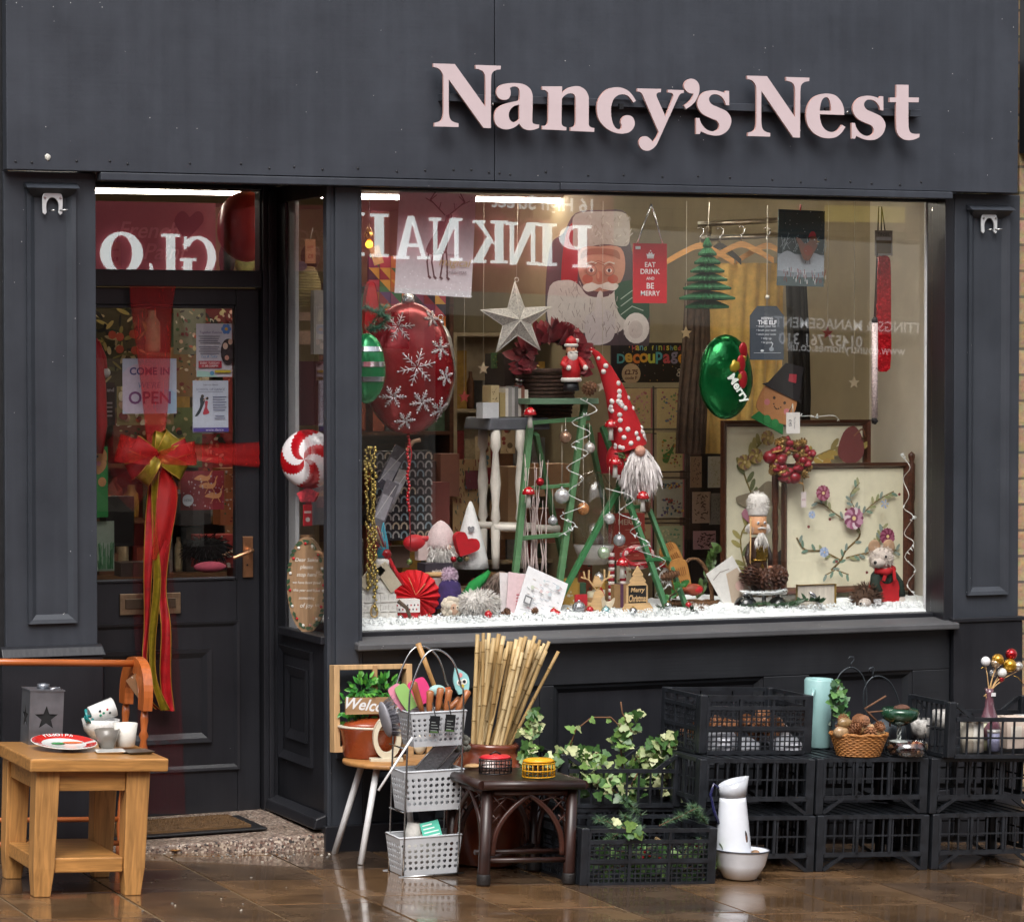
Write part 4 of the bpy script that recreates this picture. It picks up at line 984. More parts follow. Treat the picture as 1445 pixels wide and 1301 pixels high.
mb=MB();mb.tube([(0,0,0),(0,0,134*s)],4.5*s,12);mb.build('tube',mat('#d9c6c4',.25,var=.3,vs=160),t)
mb=MB();mb.ball((0,0,-.01),.012,lump=.3);mb.ball((0,0,138*s),.012,lump=.3);mb.ball((0,0,70*s),.011,1.1,1.1,.4,lump=.2);mb.build('cord_knot',mat('#1b1518',.6),t);hang(t,P(1240,292,.24),[(-.003,0,138*s),(.003,0,138*s)],DARKST,.0022)
# green foil balloon and paper elf paddle
FOILG=mat('#0c6b34',.16,.65,var=.25,vs=9,bump=1.,bs=20);FOILR=mat('#84101a',.24,.4,var=.2,vs=8,bump=.6,bs=12)
def foil(name,label,px,py,Y,rx,rz,m,depth=.45,n=36,squash=1.,rot=0.):
 b,s=W(px,py,Y);t=thing(name,label,'balloon',b,0,'foil balloons in the window');mb=MB();vs=[];rows=16
 for i in range(rows+1):
  u_=pi*i/rows
  for j in range(n):
   a_=2*pi*j/n;e=sin(u_);edge=abs(sin(a_))
   y=-depth*min(rx,rz)*s*e*sin(a_);cr=1+.035*sin(j*9*pi/4+i)*(1-abs(sin(a_)))*e
   vs.append((rx*s*KX*e*cos(a_)*cr,y,-rz*s*cos(u_)))
 mb.add(vs,[(i*n+j,i*n+(j+1)%n,(i+1)*n+(j+1)%n,(i+1)*n+j)for i in range(rows)for j in range(n)],0,True)
 mb.build('foil_skin',m,t)
 return t,s
def on_foil(rx,rz,s,depth,x,z):
 """point on the front of a foil balloon, x,z in -1..1"""
 e=math.sqrt(max(0,1-min(.995,z*z)));ca=max(-.99,min(.99,x/max(e,.05)))
 return Vector((rx*s*KX*e*ca,-depth*min(rx,rz)*s*e*math.sqrt(1-ca*ca)-.0025,rz*s*z))
t,s=foil('green_balloon','crumpled green foil balloon reading Merry beside the slate tag',1024,532,.34,38,60,FOILG,.55)
mb=MB()
for x,z in((.35,.3),(.42,-.05),(.5,.6)):mb.ball(on_foil(38,60,s,.55,x,z),7*s,1,.35,1.9,10,8)
mb.build('red_patch',mat('#b0202a',.3,.2),t)
mb=MB()
for x,z,r in((.1,.25,8),(.3,.0,4),(.5,.42,4)):mb.ball(on_foil(38,60,s,.55,x,z),r*s,1,.3,1,9,7,lump=.25)
mb.build('yellow_patch',mat('#a8902c',.3,.3),t)
mb=MB();q=on_foil(38,60,s,.55,.18,-.28);text_on(mb,'Merry',q+Vector((0,-.012,0)),Vector((.55,-.1,-.8)).normalized(),Vector((.8,.0,.55)).normalized(),w=44*s,bold=.03);mb.build('lettering',mat('#e8efe6',.3,var=0),t)
b,s=W(1088,592,.45);t=thing('elf_paddle','flat smiling gingerbread face in a black pointed hat','decoration',b,0,None,(0,radians(24),0))
a=Art(.1,.1,.006,'#b5793f',.5);a.mb=MB();k=s
a.mb.prism(smooth_loop([(-24,4),(24,2),(30,22),(24,46),(0,56),(-24,44),(-30,24)],True,4),(0,0,0),(k,0,0),(0,0,k),(0,.006,0),a.c('#b98050'))
a.mb.prism([(-34,40),(34,40),(28,46),(16,88),(-12,82),(-26,46)],(0,-.0065,0),(k,0,0),(0,0,k),(0,.006,0),a.c('#1d1a1c'));a.mb.prism([(-30,-10),(26,-12),(20,4),(-20,6)],(0,.001,0),(k,0,0),(0,0,k),(0,.005,0),a.c('#1f7a3d'))
def disc(x,z,r,c,y=-.001):a.mb.prism([(x+r*cos(i*pi/6),z+r*sin(i*pi/6))for i in range(12)],(0,y,0),(k,0,0),(0,0,k),(0,.0008,0),a.c(c))
disc(-8,30,2.2,'#2a1c16');disc(10,30,2.2,'#2a1c16');disc(-16,20,4.5,'#c87a80');disc(18,20,4.5,'#c87a80');disc(-6,-2,6,'#2c8a48');disc(8,-2,6,'#2c8a48')
for i in range(6):x=-6+i*2.4;disc(x+1,17+.22*(x-0)**2*.6,1.1,'#2a1c16')
a.mb.prism([(2,60),(14,62),(10,74),(-1,70)],(0,-.0075,0),(k,0,0),(0,0,k),(0,.0008,0),a.c('#a93540'))
a.build('paddle_board',parent=t)
# red snowflake balloon, green striped balloon, clear balloon, tinsel
t,s=foil('snowflake_balloon','big red foil bauble balloon printed with silver snowflakes',576,520,.40,62,94,FOILR,.62)
SNF=mat('#cfc9cc',.25,.5,var=.1)
def flake(mb,rx,rz,s,dp,x,z,r,rot=0.,arms=6):
 for k in range(arms):
  a0=rot+k*pi/3
  f_=lambda d,off=0.:on_foil(rx,rz,s,dp,x+(d*cos(a0)-off*sin(a0))*r,z+(d*sin(a0)+off*cos(a0))*r*rx/rz)
  mb.tube([f_(.08),f_(.35),f_(.65),f_(.95)],.0019,5)
  for d in(.4,.62):
   for sg in(-1,1):mb.tube([f_(d),f_(d+.2,sg*.2)],.0016,5)
  mb.ball(f_(1.0),.0042,nu=8,nv=6)
  g_=lambda d,da:on_foil(rx,rz,s,dp,x+d*cos(a0+da)*r,z+d*sin(a0+da)*r*rx/rz)
  mb.tube([f_(.12),g_(.3,.52),f_(.42)],.0016,4)
mb=MB()
for x,z,r,ro in((-.02,.02,.42,.25),(-.38,.62,.34,.1),(.56,.30,.24,.4),(-.5,-.42,.25,.0),(.12,-.5,.26,.2),(.6,-.62,.26,.5),(.68,-.12,.2,.3),(-.2,-.78,.2,.1),(.42,.75,.18,0)):flake(mb,62,94,s,.62,x,z,r,ro)
mb.build('snowflakes',SNF,t)
mb=MB();mb.lathe([(.022,0),(.026,.01),(.02,.03),(.01,.035)],(0,0,94*s-.006),14);mb.tube([Vector((.014*cos(q),0,94*s+.04+.012*sin(q)))for q in[i*pi/5 for i in range(10)]],.003,6,closed=True);mb.build('cap',SILV,t)
string([(0,0,-92*s),(.01,-.01,-120*s),(0,0,-150*s),(.01,0,-260*s)],.002,RED,'ribbon',parent=t)
mb=MB()
for i in range(22):mb.ball((.004*sin(i),0,-96*s-i*.013),.0065,nu=8,nv=6)
mb.build('bead_chain',REDG,t)
t,s=foil('striped_balloon','green and silver striped foil parcel balloon beside the corner post',518,520,.25,25,50,mat('#15804a',.18,.4,var=.12,vs=10,bump=.3,bs=12),.8)
mb=MB()
for z0 in(.55,.12,-.3):
 vs=[]
 for i in range(13):
  x=-.82+1.64*i/12
  for z in(z0-.07,z0+.07):vs.append(on_foil(25,50,s,.8,x*math.sqrt(1-z*z)if abs(x)<.99 else x,z)+Vector((0,-.0015,0)))
 mb.add(vs,[(2*i,2*i+2,2*i+3,2*i+1)for i in range(12)],0,True)
mb.build('silver_stripe',mat('#c8ccd0',.12,.9,var=.1),t)
t,s=foil('clear_balloon','pale silver balloon peeping out behind the red snowflake balloon',622,520,.62,20,62,mat('#b9b6b0',.2,.5,var=.15,vs=20,bump=.2,bs=12),.6)
mb=MB();mb.lathe([(.012,0),(.014,.008),(.01,.02)],(0,0,62*s-.004),10);mb.tube([Vector((.01*cos(q),0,62*s+.026+.01*sin(q)))for q in[i*pi/5 for i in range(10)]],.002,6,closed=True);mb.build('cap',SILV,t)
def tinsel(name,label,pts,n,L_,m,cat='tinsel',r=.002,wd=.0016):
 mb=MB();o=Vector(pts[0]);q=[Vector(p)-o for p in pts]
 for i in range(n):
  f_=U(0,len(q)-1.001);k=int(f_);p=q[k].lerp(q[k+1],f_-k)
  d=Vector((R.gauss(0,1),R.gauss(0,1),R.gauss(0,1))).normalized();s_=d.orthogonal().normalized()*wd
  mb.add([p-s_,p+s_,p+d*L_*U(.6,1.1)],[(0,1,2)])
 mb.tube(q,r,5);return tag(mb.build(name,m,None,o),label,cat)
tinsel('tinsel_garland','dark green frosted tinsel bunched above the striped balloon',[P(514,432,.22),P(530,440,.24),P(548,448,.26),P(535,462,.26),P(518,466,.24),P(545,430,.26)],700,.03,mat('#2f6b55',.35,.3,var=.5,vs=90))
GB=mat('#b9a45e',.25,.8,var=.2,vs=50)
for i,(x0,x1,y1_)in enumerate(((517,521,830),(523,526,820),(528,530,860))):
 mb=MB();A=P(x0,632,.2);B=P(x1,y1_,.2);n=52
 for j in range(n):
  q=B.lerp(A,j/(n-1));mb.ball(q-B+Vector((U(-.006,.006),U(-.008,.008),0)),U(.004,.0075),nu=8,nv=6)
 mb.tube([(0,0,0),A-B],.001,4);o=mb.build('bead_strand',GB,None,B);tag(o,['gold bead strand nearest the corner post','short gold bead strand between two longer ones','longest gold bead strand, ending over the white wooden house'][i],'bead garland','gold bead strands')
 # geometric panel and bag hung at the far left inside
b,s=W(572,480,1.0);a=Art(112*s,118*s,.01,'#3a2340',.7)
cols=['#8a1f2c','#c06a2a','#2f6a3c','#5c2d6a','#b03848','#d09a3a','#2a1c33','#7d2a58']
for i in range(7):
 for j in range(7):
  x,z=i/7,j/7;a.poly([(x,z),(x+1/7,z),(x,z+1/7)],R.choice(cols));a.poly([(x+1/7,z),(x+1/7,z+1/7),(x,z+1/7)],R.choice(cols))
tag(a.build('patchwork_panel',b),'patchwork panel of red, orange, green and purple triangles behind the balloons','textile panel')
mb=MB();b,s=W(525,470,.6)
mb.prism(smooth_loop([(-8,0),(8,0),(9,40),(4,70),(-4,70),(-9,40)],True,3),(0,0,0),(s*KX,0,0),(0,0,s),(0,.03,0));tag(mb.build('red_stocking',RED,None,b,bevel=.006),'small red stocking hanging beside the corner post','stocking')
b,s=W(521,345,.5);t=thing('amber_lamp','glowing amber glass lamp near the corner post','lamp',b);mb=MB();mb.ball((0,0,0),5.5*s,nu=12,nv=8);mb.build('bulb',mat('#ffb02e',.4,emit=2.2,var=0),t);mb=MB();mb.lathe([(.01,0),(.02,.02),(.004,.05)],(0,0,5*s),10);mb.build('fitting',GOLD,t);hang(t,P(521,276,.5),[(0,0,.06)],DARKST,.002)
b,s=W(535,373,.45);a=Art(15*s,26*s,.002,'#b58a52',.7);a.text('£12',.5,.5,w=.6,col='#6a1d18');tag(a.build('price_tag',b,rot=(0,radians(-18),0)),'brown card price tag dangling beside the amber lamp','price tag','price tags')
# things standing on the display bench
mb=MB();nx=190;ny=12;vs=[]
for j in range(ny+1):
 for i in range(nx+1):
  x=XRt+.06+(XV-.004-XRt-.06)*i/nx;y=.135+.5*(j/ny)**1.3
  h=.012+.022*abs(sin(x*9+j)*sin(x*4.3+1))+U(0,.008)+.02*(j/ny)
  if j==0:h=.004
  vs.append((x,y,ZS+h))
mb.add(vs,[(j*(nx+1)+i,j*(nx+1)+i+1,(j+1)*(nx+1)+i+1,(j+1)*(nx+1)+i)for j in range(ny)for i in range(nx)],0,True)
for _ in range(5200):
 x=U(XRt+.07,XI-.01);y=.137+abs(R.gauss(0,.09));p=Vector((x,y,ZS+.02+U(0,.02)))
 d=Vector((U(-1,1),U(-1,1),U(.2,1))).normalized();q=d.orthogonal().normalized()*U(.0015,.0045);e=d.cross(q).normalized()*U(.0012,.003)
 mb.add([p-q-e,p+q-e,p+q+e+d*.004,p-q+e],[(0,1,2),(0,2,3)])
kind(mb.build('snow',SNOWC),'stuff')
def onbench(px,py,Y):
 """(base on the bench, metres per px) for a thing whose foot shows at px, py"""
 b,s=W(px,py,Y);return b,s
b,s=onbench(536,893,.22);t=thing('drawer_house','white wooden advent house with numbered drawers beside the corner post','advent house',b)
k=s;WHW=wood('#d9d8d2',.93,10,0,.6)
mb=MB();mb.prism([(-24*k*KX,0),(27*k*KX,0),(20*k*KX,60*k),(-2*k*KX,92*k),(-24*k*KX,66*k)],(0,0,0),XA,ZA,(0,.06,0));mb.build('body',WHW,t,bevel=.002)
for i in range(5):
 for j in range(4 if i<4 else 2):
  mb=MB();x=(-22+j*11.4+(6 if i==4 else 0))*k*KX;mb.box(x,-.004,(3+i*13.5)*k,x+10*k*KX,-.0003,(14+i*13.5)*k);text_on(mb,str((i*4+j*7)%24+1),(x+5*k*KX,-.0045,(8.5+i*13.5)*k),XA,ZA,h=4.5*k,m=1)
  mb.build('drawer',[WHW,mat('#b5b3ad',.6)],t)
mb=MB();mb.beam((-26*k,-.003,65*k),(0,-.003,95*k),.012,.05);mb.beam((0,-.003,95*k),(24*k,-.003,62*k),.012,.05);mb.build('roof',mat('#b9ae98',.6),t)
b2=P(528,862,.2);mb=MB();mb.tube([Vector((.012*sin(q)*(1-.3*cos(q)),-.0,.022*cos(q)))for q in[i*pi/8 for i in range(16)]],.004,6,closed=True);tag(mb.build('gold_ring_ornament',mat('#b59a6a',.4,.4),None,b2),'small gold ring ornament hanging in front of the drawer house','ornament')
b,s=onbench(583,880,.34);t=thing('paper_fan','round red crepe paper fan standing on the snow','paper fan',b);mb=MB();n=40;r=38*s;vs=[(0,-.03,r)]
for j in range(n):
 a_=2*pi*j/n;vs.append((r*.5*cos(a_),-.02+(.014 if j%2 else-.006),r+r*.5*sin(a_)))
for j in range(n):
 a_=2*pi*j/n;vs.append((r*cos(a_)*KX,.02*(j%2),r+r*sin(a_)))
mb.add(vs,[(0,1+j,1+(j+1)%n)for j in range(n)]+[(1+j,1+n+j,1+n+(j+1)%n,1+(j+1)%n)for j in range(n)])
vb=len(mb.v);mb.add([(0,.03,r)]+[(r*cos(2*pi*j/n)*KX,.02*(j%2)+.001,r+r*sin(2*pi*j/n))for j in range(n)],[(0,1+(j+1)%n,1+j)for j in range(n)])
mb.build('pleated_paper',mat('#cf1622',.7,var=.12,vs=40),t);string([(-.03,-.035,1.75*r),(-.005,-.04,1.1*r),(.035,-.034,1.5*r)],.0012,NATW,'raffia',parent=t)
b,s=onbench(571,888,.24);t=thing('spotted_box','red gift box with a white lid spotted with dots','gift box',b,radians(-6))
mb=MB();mb.box(-20*s,0,0,20*s,.06,24*s);mb.build('box_body',RED,t,bevel=.002)
mb=MB();mb.box(-22*s,-.004,24*s,22*s,.064,42*s)
for i in range(8):
 for j in range(2):mb.box((-19+i*5+j*2)*s,-.0046,(27+j*6)*s,(-17+i*5+j*2)*s,-.0042,(29.5+j*6)*s,1+(i%2))
mb.build('lid',[mat('#e4e0dc',.5),mat('#26212a',.5),mat('#a81c2c',.5)],t,bevel=.002)
mb=MB();A,B=P(562,848,.2),P(586,882,.19);mb.tube([A,A.lerp(B,.35)+Vector((.01,0,.005)),A.lerp(B,.7),B],[.008,.007,.0075,.006],7);tag(mb.build('twig',mat('#5a4a3c',.8,var=.4,vs=80,bump=.6)),'short bark twig leaning on the spotted box','twig','twigs in the window')
A,B=P(531,757,.36),P(562,812,.33);t=thing('ribbon_broom','small broom of twigs bound with red ribbon, head up','broom',B);mb=MB();d=(A-B)
for i in range(46):q=Vector((U(-1,1),U(-1,1),U(-1,1)))*.035;mb.tube([d*.55,d*.8+q*.5,d*1.05+q],[.0022,.0016,.0008],4,i%3)
mb.build('twig_head',[mat('#5b3a2e',.8),mat('#8c1a26',.6),mat('#b9a58a',.6)],t);mb=MB();mb.tube([d*-.25,d*.1,d*.5,d*.6],[.006,.007,.009,.014],8);mb.build('handle',RED,t);mb=MB();mb.ball(d*.55,.019,lump=.12);mb.build('ribbon_knot',mat('#8e0f1a',.35,var=.2),t)
b,s=onbench(541,800,.36);mb=MB();mb.lathe([(9*s,0),(11*s,10*s),(6*s,14*s)],n=12,m=1);mb.lathe([(10*s,14*s),(6*s,40*s),(1*s,62*s),(0,63*s)],n=12);tag(mb.build('blue_hat_gnome',[mat('#3d8fa3',.8),WHITEF],None,b),'little gnome with a tall turquoise hat behind the drawer house','gnome','gnomes in the window')
b,s=onbench(622,796,.48);t=thing('pale_gnome','pale fluffy gnome in a lilac-pink hat beside a red heart','gnome',b,0,'gnomes in the window')
mb=MB();mb.ball((0,0,16*s),17*s,1.1,.9,1);fur(mb,(0,-2*s,20*s),15*s,500,16*s,0,.6);mb.build('fur_body',WHITEF,t)
mb=MB();mb.lathe([(20*s,22*s),(21*s,30*s),(18*s,44*s),(12*s,54*s),(5*s,60*s),(0,62*s)],(0,0,0),16,0,1,.85,wob=.05);mb.build('hat',mat('#d3bfbe',.9,var=.1,vs=60,bump=.7,bs=180),t)
mb=MB();mb.ball((6*s,-15*s,24*s),4*s);mb.build('nose',SKIN,t)
b,s=onbench(664,802,.50);t=thing('heart_cone','white knitted cone tree with a grey heart on it','cone tree',b)
mb=MB();mb.lathe([(26*s,0),(24*s,14*s),(15*s,52*s),(6*s,84*s),(2*s,94*s),(0,95*s)],n=20);mb.build('knitted_cone',mat('#dcdcda',.9,var=.05,bump=.9,bs=160),t)
HEART=smooth_loop([(0,-1,1),(.6,-.35),(1,.25),(.85,.75),(.45,.9),(0,.5,1),(-.45,.9),(-.85,.75),(-1,.25),(-.6,-.35)],True,4)
mb=MB();mb.prism([(p[0]*5*s,p[1]*5*s)for p in HEART],(-6*s,-17*s,56*s),XA,Vector((0,.2,1)),(0,-.003,0));mb.build('heart_patch',mat('#77787a',.8),t)
b,s=onbench(650,785,.40);t=thing('red_heart','plump red felt heart lying against the white cone tree','heart ornament',b,0,None,(0,radians(28),0));mb=MB();mb.prism([(p[0]*20*s,p[1]*17*s)for p in HEART],(0,0,17*s),XA,ZA,(0,.03,0));mb.build('felt_heart',mat('#b3131f',.9,var=.1,bump=.6,bs=200),t,bevel=.009,seg=3)
mb=MB();b,s=onbench(586,780,.5);mb.ball((0,0,14*s),15*s,1.2,.7,.8,lump=.03);mb.ball((15*s,-4*s,20*s),10*s,1.2,.5,.4);tag(mb.build('red_felt_bird',RED,None,b),'red felt bird ornament left of the pale gnome','bird ornament')
for(px,py,c,l)in((640,789,'#a61a28','small red bauble at the foot of the white cone'),(649,789,'#17452c','small green bauble between a red and a gold one'),(658,788,'#a58f6a','small champagne bauble at the foot of the white cone'),(578,793,'#7a8a52','tiny green bauble under the red felt bird')):
 b,s=W(px,py,.42);bauble(b,4.4*s,mat(c,.15,.6,var=0),l)
def carton(name,label,px,py,w_,h_,Y,col,d_=.05,rz=0.,txt=None,tcol='#e6e0d8',cat='box',rough=.6,group='boxes behind the display'):
 b,s=W(px,py,Y);a=Art(w_*s*KX,h_*s,d_,col,rough)
 if txt:
  for i,q in enumerate(txt):a.text(q,.5,.62-i*.2,w=.5,col=tcol)
 return tag(a.build(name,b,rz),label,cat,group)
carton('labelled_box','black box with two lines of white lettering under the pale gnome',614,822,39,28,.44,'#2a2530',.08,0,('winter','warm'))
carton('pink_box','small pale pink box between the red bird and the gnome',597,790,18,26,.5,'#c9b3ae',.04)
b,s=onbench(614,850,.40);t=thing('storage_jar','frosted jar with a wooden lid below the black box','jar',b);mb=MB();mb.lathe([(14*s,0),(15*s,3*s),(15*s,34*s),(13*s,37*s)],n=20);mb.build('jar_body',mat('#8b7d78',.3,var=.2),t);mb=MB();mb.lathe([(15.5*s,37.2*s),(15.5*s,42*s),(14*s,43*s)],n=20);mb.build('lid',NATW,t)
b,s=onbench(634,858,.36);t=thing('bobble_hat','purple knitted bobble hat with a lilac fluffy bobble','hat',b);mb=MB();mb.lathe([(20*s,0),(19*s,16*s),(16*s,34*s),(8*s,42*s),(0,44*s)],(0,0,0),22,0,1,.8,wob=.05);mb.build('knitted_hat',mat('#392a5e',.9,var=.25,vs=60,bump=.8,bs=140),t);mb=MB();mb.ball((0,0,46*s),9*s);fur(mb,(0,0,46*s),9*s,500,5*s,0,0.1);mb.build('bobble',mat('#c9b3c4',.9),t)
b,s=onbench(637,872,.26);t=thing('plush_sheep','curly cream plush sheep face on the snow by the bobble hat','soft toy',b);mb=MB()
for _ in range(34):d=Vector((R.gauss(0,1),R.gauss(0,.7),R.gauss(0,1))).normalized();mb.ball(Vector((0,0,15*s))+d*12*s,4.6*s,nu=8,nv=6,lump=.08)
mb.ball((0,0,15*s),12*s);mb.build('curly_wool',mat('#c9bfae',.95,var=.15),t);mb=MB();mb.ball((0,-11*s,13*s),8*s,.8,.6,1);mb.build('face',mat('#bf9c84',.8),t);mb=MB();[mb.ball((q*3*s,-16*s,16*s),1.2*s,nu=6,nv=5)for q in(-1,1)];mb.build('eyes',IRON,t)
for(px,py,rr,l,m_)in((675,862,26,'long white fluffy plush lying on the snow',WHITEF),(700,892,24,'grey felt stone shape on the snow below the white booklets',mat('#a79d90',.95,var=.15,bump=.6))):
 b,s=onbench(px,py,.25);mb=MB();mb.ball((0,0,11*s),rr*s,1.1,.55,.55,18,10,0,(0,.25,0),.05)
 if px<690:fur(mb,(0,0,11*s),rr*s,1400,9*s,0,.3,(1.1,.55,.55))
 tag(mb.build('fluffy_toy' if px<690 else 'felt_stone',m_,None,b),l,'soft toy' if px<690 else 'felt stone')
b,s=onbench(682,864,.3);t=thing('toy_camera_tin','pale blue tin with a dark oval window on the snow','tin',b,radians(18));mb=MB();mb.box(-15*s,0,0,20*s,.05,20*s);mb.build('tin_body',mat('#9fb4bb',.35),t,bevel=.004);mb=MB();mb.prism([(9*s*cos(i*pi/8),5*s*sin(i*pi/8))for i in range(16)],(0,-.0004,12*s),XA,ZA,(0,-.003,0));mb.build('oval_window',mat('#2f3f4c',.2),t)
mb=MB();A,B=P(655,846,.44),P(690,806,.46);mb.tube([Vector((0,0,0)),(B-A)*.4+Vector((0,0,.008)),(B-A)*.75,(B-A)],[.022,.024,.018,.008],12);tag(mb.build('green_felt_shoe',mat('#1f8a3f',.9,var=.12,bump=.5),None,A),'bright green felt elf shoe pointing up to the right','felt shoe')
b,s=onbench(707,850,.42);mb=MB();mb.ball((0,0,20*s),20*s,.9,.7,1.2);fur(mb,(0,0,22*s),20*s,900,22*s,0,.7,(.9,.7,1.1));tag(mb.build('grey_fur_gnome',mat('#7d6c62',.95,var=.25,vs=90),None,b),'grey-brown shaggy gnome body behind the booklets','gnome','gnomes in the window')
def booklet(px,py,w_,h_,ang,Y,col,label,marks):
 b,s=W(px,py,Y);a=Art(w_*s*KX,h_*s,.003,col,.5);marks(a);tag(a.build('booklet',b,rot=(radians(-14),radians(ang),0)),label,'booklet','booklets fanned out in the window')
def m1(a):
 for _ in range(40):a.line([(x:=U(.08,.9),z:=U(.1,.9)),(x+U(.03,.15),z+U(-.02,.02))],.012,R.choice(['#a9b2b5','#c9b7ad','#9aa7b5','#c58b94','#7f8a86']))
 for _ in range(8):a.ell(U(.1,.9),U(.1,.9),U(.02,.05),col=R.choice(['#c9d4d8','#d8c0c0','#c4cbb8']))
 a.rect(.08,.3,.26,.46,'#77787a');a.rect(.11,.33,.23,.43,'#dadada')
def m2(a):
 a.poly([(.2,.2),(.5,.28),(.45,.62),(.25,.55)],'#d99aa4',True)
 for i in range(6):a.line([(.2,.3+i*.06),(.5,.34+i*.06)],.02,'#c05a68')
def m3(a):a.line([(.2,.2),(.3,.6),(.6,.8)],.05,'#8b93a8');a.ell(.4,.3,.08,col='#c9a86a')
booklet(738,884,62,76,4,.30,'#d6d0d0','grey-edged booklet at the back of the fan',m3)
booklet(745,888,66,78,10,.27,'#d9bfc2','pink booklet with a red tower in the middle of the fan',m2)
booklet(752,884,62,80,24,.24,'#e9e9ea','white booklet with pale drawings at the front of the fan',m1)
b,s=onbench(835,872,.26);t=thing('ply_reindeer','laser-cut plywood stag carrying a tiny house among its antlers','wooden ornament',b)
PLY=wood('#d2ae7c',.85,22,0,.6);mb=MB();mb.prism([(x*s*KX,z*s)for x,z in smooth_loop([(-22,0),(-22,16),(-14,26),(0,22),(4,36),(12,40),(18,32),(14,26),(16,12),(20,0),(14,0),(10,10),(-8,10),(-12,0)],True,3)],(0,0,0),XA,ZA,(0,.006,0))
for sx in(-1,1):
 for(x0,z0,x1,z1)in((8,38,8+sx*12,54),(8+sx*6,46,8+sx*2,60),(8+sx*12,54,8+sx*24,58),(8+sx*12,54,8+sx*12,68),(8+sx*18,56,8+sx*20,66)):mb.beam((x0*s,.003,z0*s),(x1*s,.003,z1*s),.005,.008,upv=(0,1,0))
mb.build('cut_out',PLY,t,bevel=.001);mb=MB();mb.prism([(-6*s,0),(6*s,0),(6*s,9*s),(0,15*s),(-6*s,9*s)],(8*s,-.006,44*s),XA,ZA,(0,.006,0));mb.build('tiny_house',PLY,t);mb=MB();mb.box(-26*s,-.008,18*s,-8*s,.004,34*s);mb.build('red_parcel',mat('#b3202a',.5),t);mb=MB();mb.prism([(7*s*cos(i*pi/8),5*s*sin(i*pi/8)+4*s)for i in range(16)],(2*s,-.007,0),XA,ZA,(0,.006,0));mb.build('red_arch',mat('#b3202a',.5),t)
b,s=onbench(855,862,.3);t=thing('wooden_hen','small wooden hen in a red hat beside the plywood stag','wooden ornament',b);mb=MB();mb.prism([(x*s,z*s)for x,z in smooth_loop([(-10,4),(0,0),(10,6),(14,18),(8,14),(0,14),(-4,24),(-10,22),(-12,14)],True,3)],(0,0,0),XA,ZA,(0,.008,0));mb.build('body',mat('#d9cbb0',.6,var=.2),t);mb=MB();mb.prism([(-12*s,22*s),(-2*s,22*s),(-7*s,34*s)],(0,-.002,0),XA,ZA,(0,.01,0));mb.build('hat',RED,t);mb=MB();mb.tube([(0,.004,0),(0,.004,-.01)],.002,5);mb.build('leg',IRON,t)
for px,py,r,c,l in((817,858,10,'#a9abae','silver bauble in front of the plywood stag'),(855,862,7,'#9cc0c4','pale blue bauble beside the wooden hen'),(845,815,7,'#bfc1c2','pale silver bauble above the stag antlers'),(830,878,4,'#8d1620','dark red bauble half sunk in the snow')):
 b,s=W(px,py,.25 if py>850 else .4);bauble(b,r*s,mat(c,.2,.75,var=.08,bump=.3,bs=200),l)
b,s=onbench(900,868,.26);t=thing('ply_tree','plywood fir tree with Merry Christmas cut through its middle','wooden ornament',b);Zt=lambda z:65-z
mb=MB();pts=[]
lev=[(0,22),(6,20),(12,18),(18,15),(44,12),(50,9),(56,6)]
L_=[(-24,0),(-22,5),(-20,9),(-17,14),(-16,20)]
top=[(-14,42),(-10,47),(-12,48),(-6,56),(-8,57),(0,70),(8,57),(6,56),(12,48),(10,47),(14,42)]
mb.prism([(x*s*KX,z*s)for x,z in[(-24,0),(-20,8),(-22,9),(-17,17),(17,17),(22,9),(20,8),(24,0)]],(0,0,0),XA,ZA,(0,.006,0));mb.prism([(x*s*KX,z*s)for x,z in top],(0,0,0),XA,ZA,(0,.006,0));mb.box(-17*s,.003,17.1*s,-14*s,.006,42*s);mb.box(14*s,.003,17.1*s,16*s,.006,42*s);mb.build('cut_out',PLY,t)
mb=MB();mb.box(-15*s,.0045,17.1*s,15*s,.0055,41.9*s);mb.build('backing',mat('#1d1a18',.7),t)
mb=MB();text_on(mb,'Merry',(0,.0,35*s),XA,ZA,w=22*s,bold=.03,shear=.2);text_on(mb,'Christmas',(0,-.001,24*s),XA,ZA,w=28*s,h=10*s,bold=.03,shear=.2);mb.build('lettering',PLY,t)
WICK=mat('#6e4c2c',.7,var=.4,vs=120,bump=1.,bs=220)
def wicker(mb,r0,r1,h,rows=10,n=36,sx=1.,sy=1.,z0=0.,rad=None,m=0):
 rad=rad or h/rows*.55
 for i in range(rows):
  f_=(i+.5)/rows;r=r0+(r1-r0)*f_
  mb.tube([((r+(.0035 if(j+i)%2 else-.001))*sx*cos(2*pi*j/n),(r+(.0035 if(j+i)%2 else-.001))*sy*sin(2*pi*j/n),z0+f_*h)for j in range(n)],rad,5,m,closed=True)
 for rr,z in((r1+.002,z0+h),):
  for q in(0,pi/2):mb.tube([((rr+.003*sin(j*1.2+q))*sx*cos(2*pi*j/48),(rr+.003*sin(j*1.2+q))*sy*sin(2*pi*j/48),z+.003*cos(j*1.2+q))for j in range(48)],rad*1.2,5,m,closed=True)
 mb.lathe([(0,z0+.002),(r0*.98,z0+.002)],n=24,m=m,sx=sx,sy=sy)
b,s=onbench(978,872,.38);t=thing('handled_basket','wicker basket with a tall hooped handle full of biscuits','basket',b)
mb=MB();wicker(mb,30*s,38*s,22*s,6,30,1,.6);mb.build('woven_body',WICK,t)
mb=MB()
for q in(0,2.1,4.2):mb.tube([(30*s*cos(a_)+.004*sin(9*a_+q),.004*cos(9*a_+q),22*s+62*s*sin(a_))for a_ in[pi*i/26 for i in range(27)]],.0055,6)
mb.build('handle',WICK,t)
GING=mat('#b07a3a',.7,var=.15,vs=50)
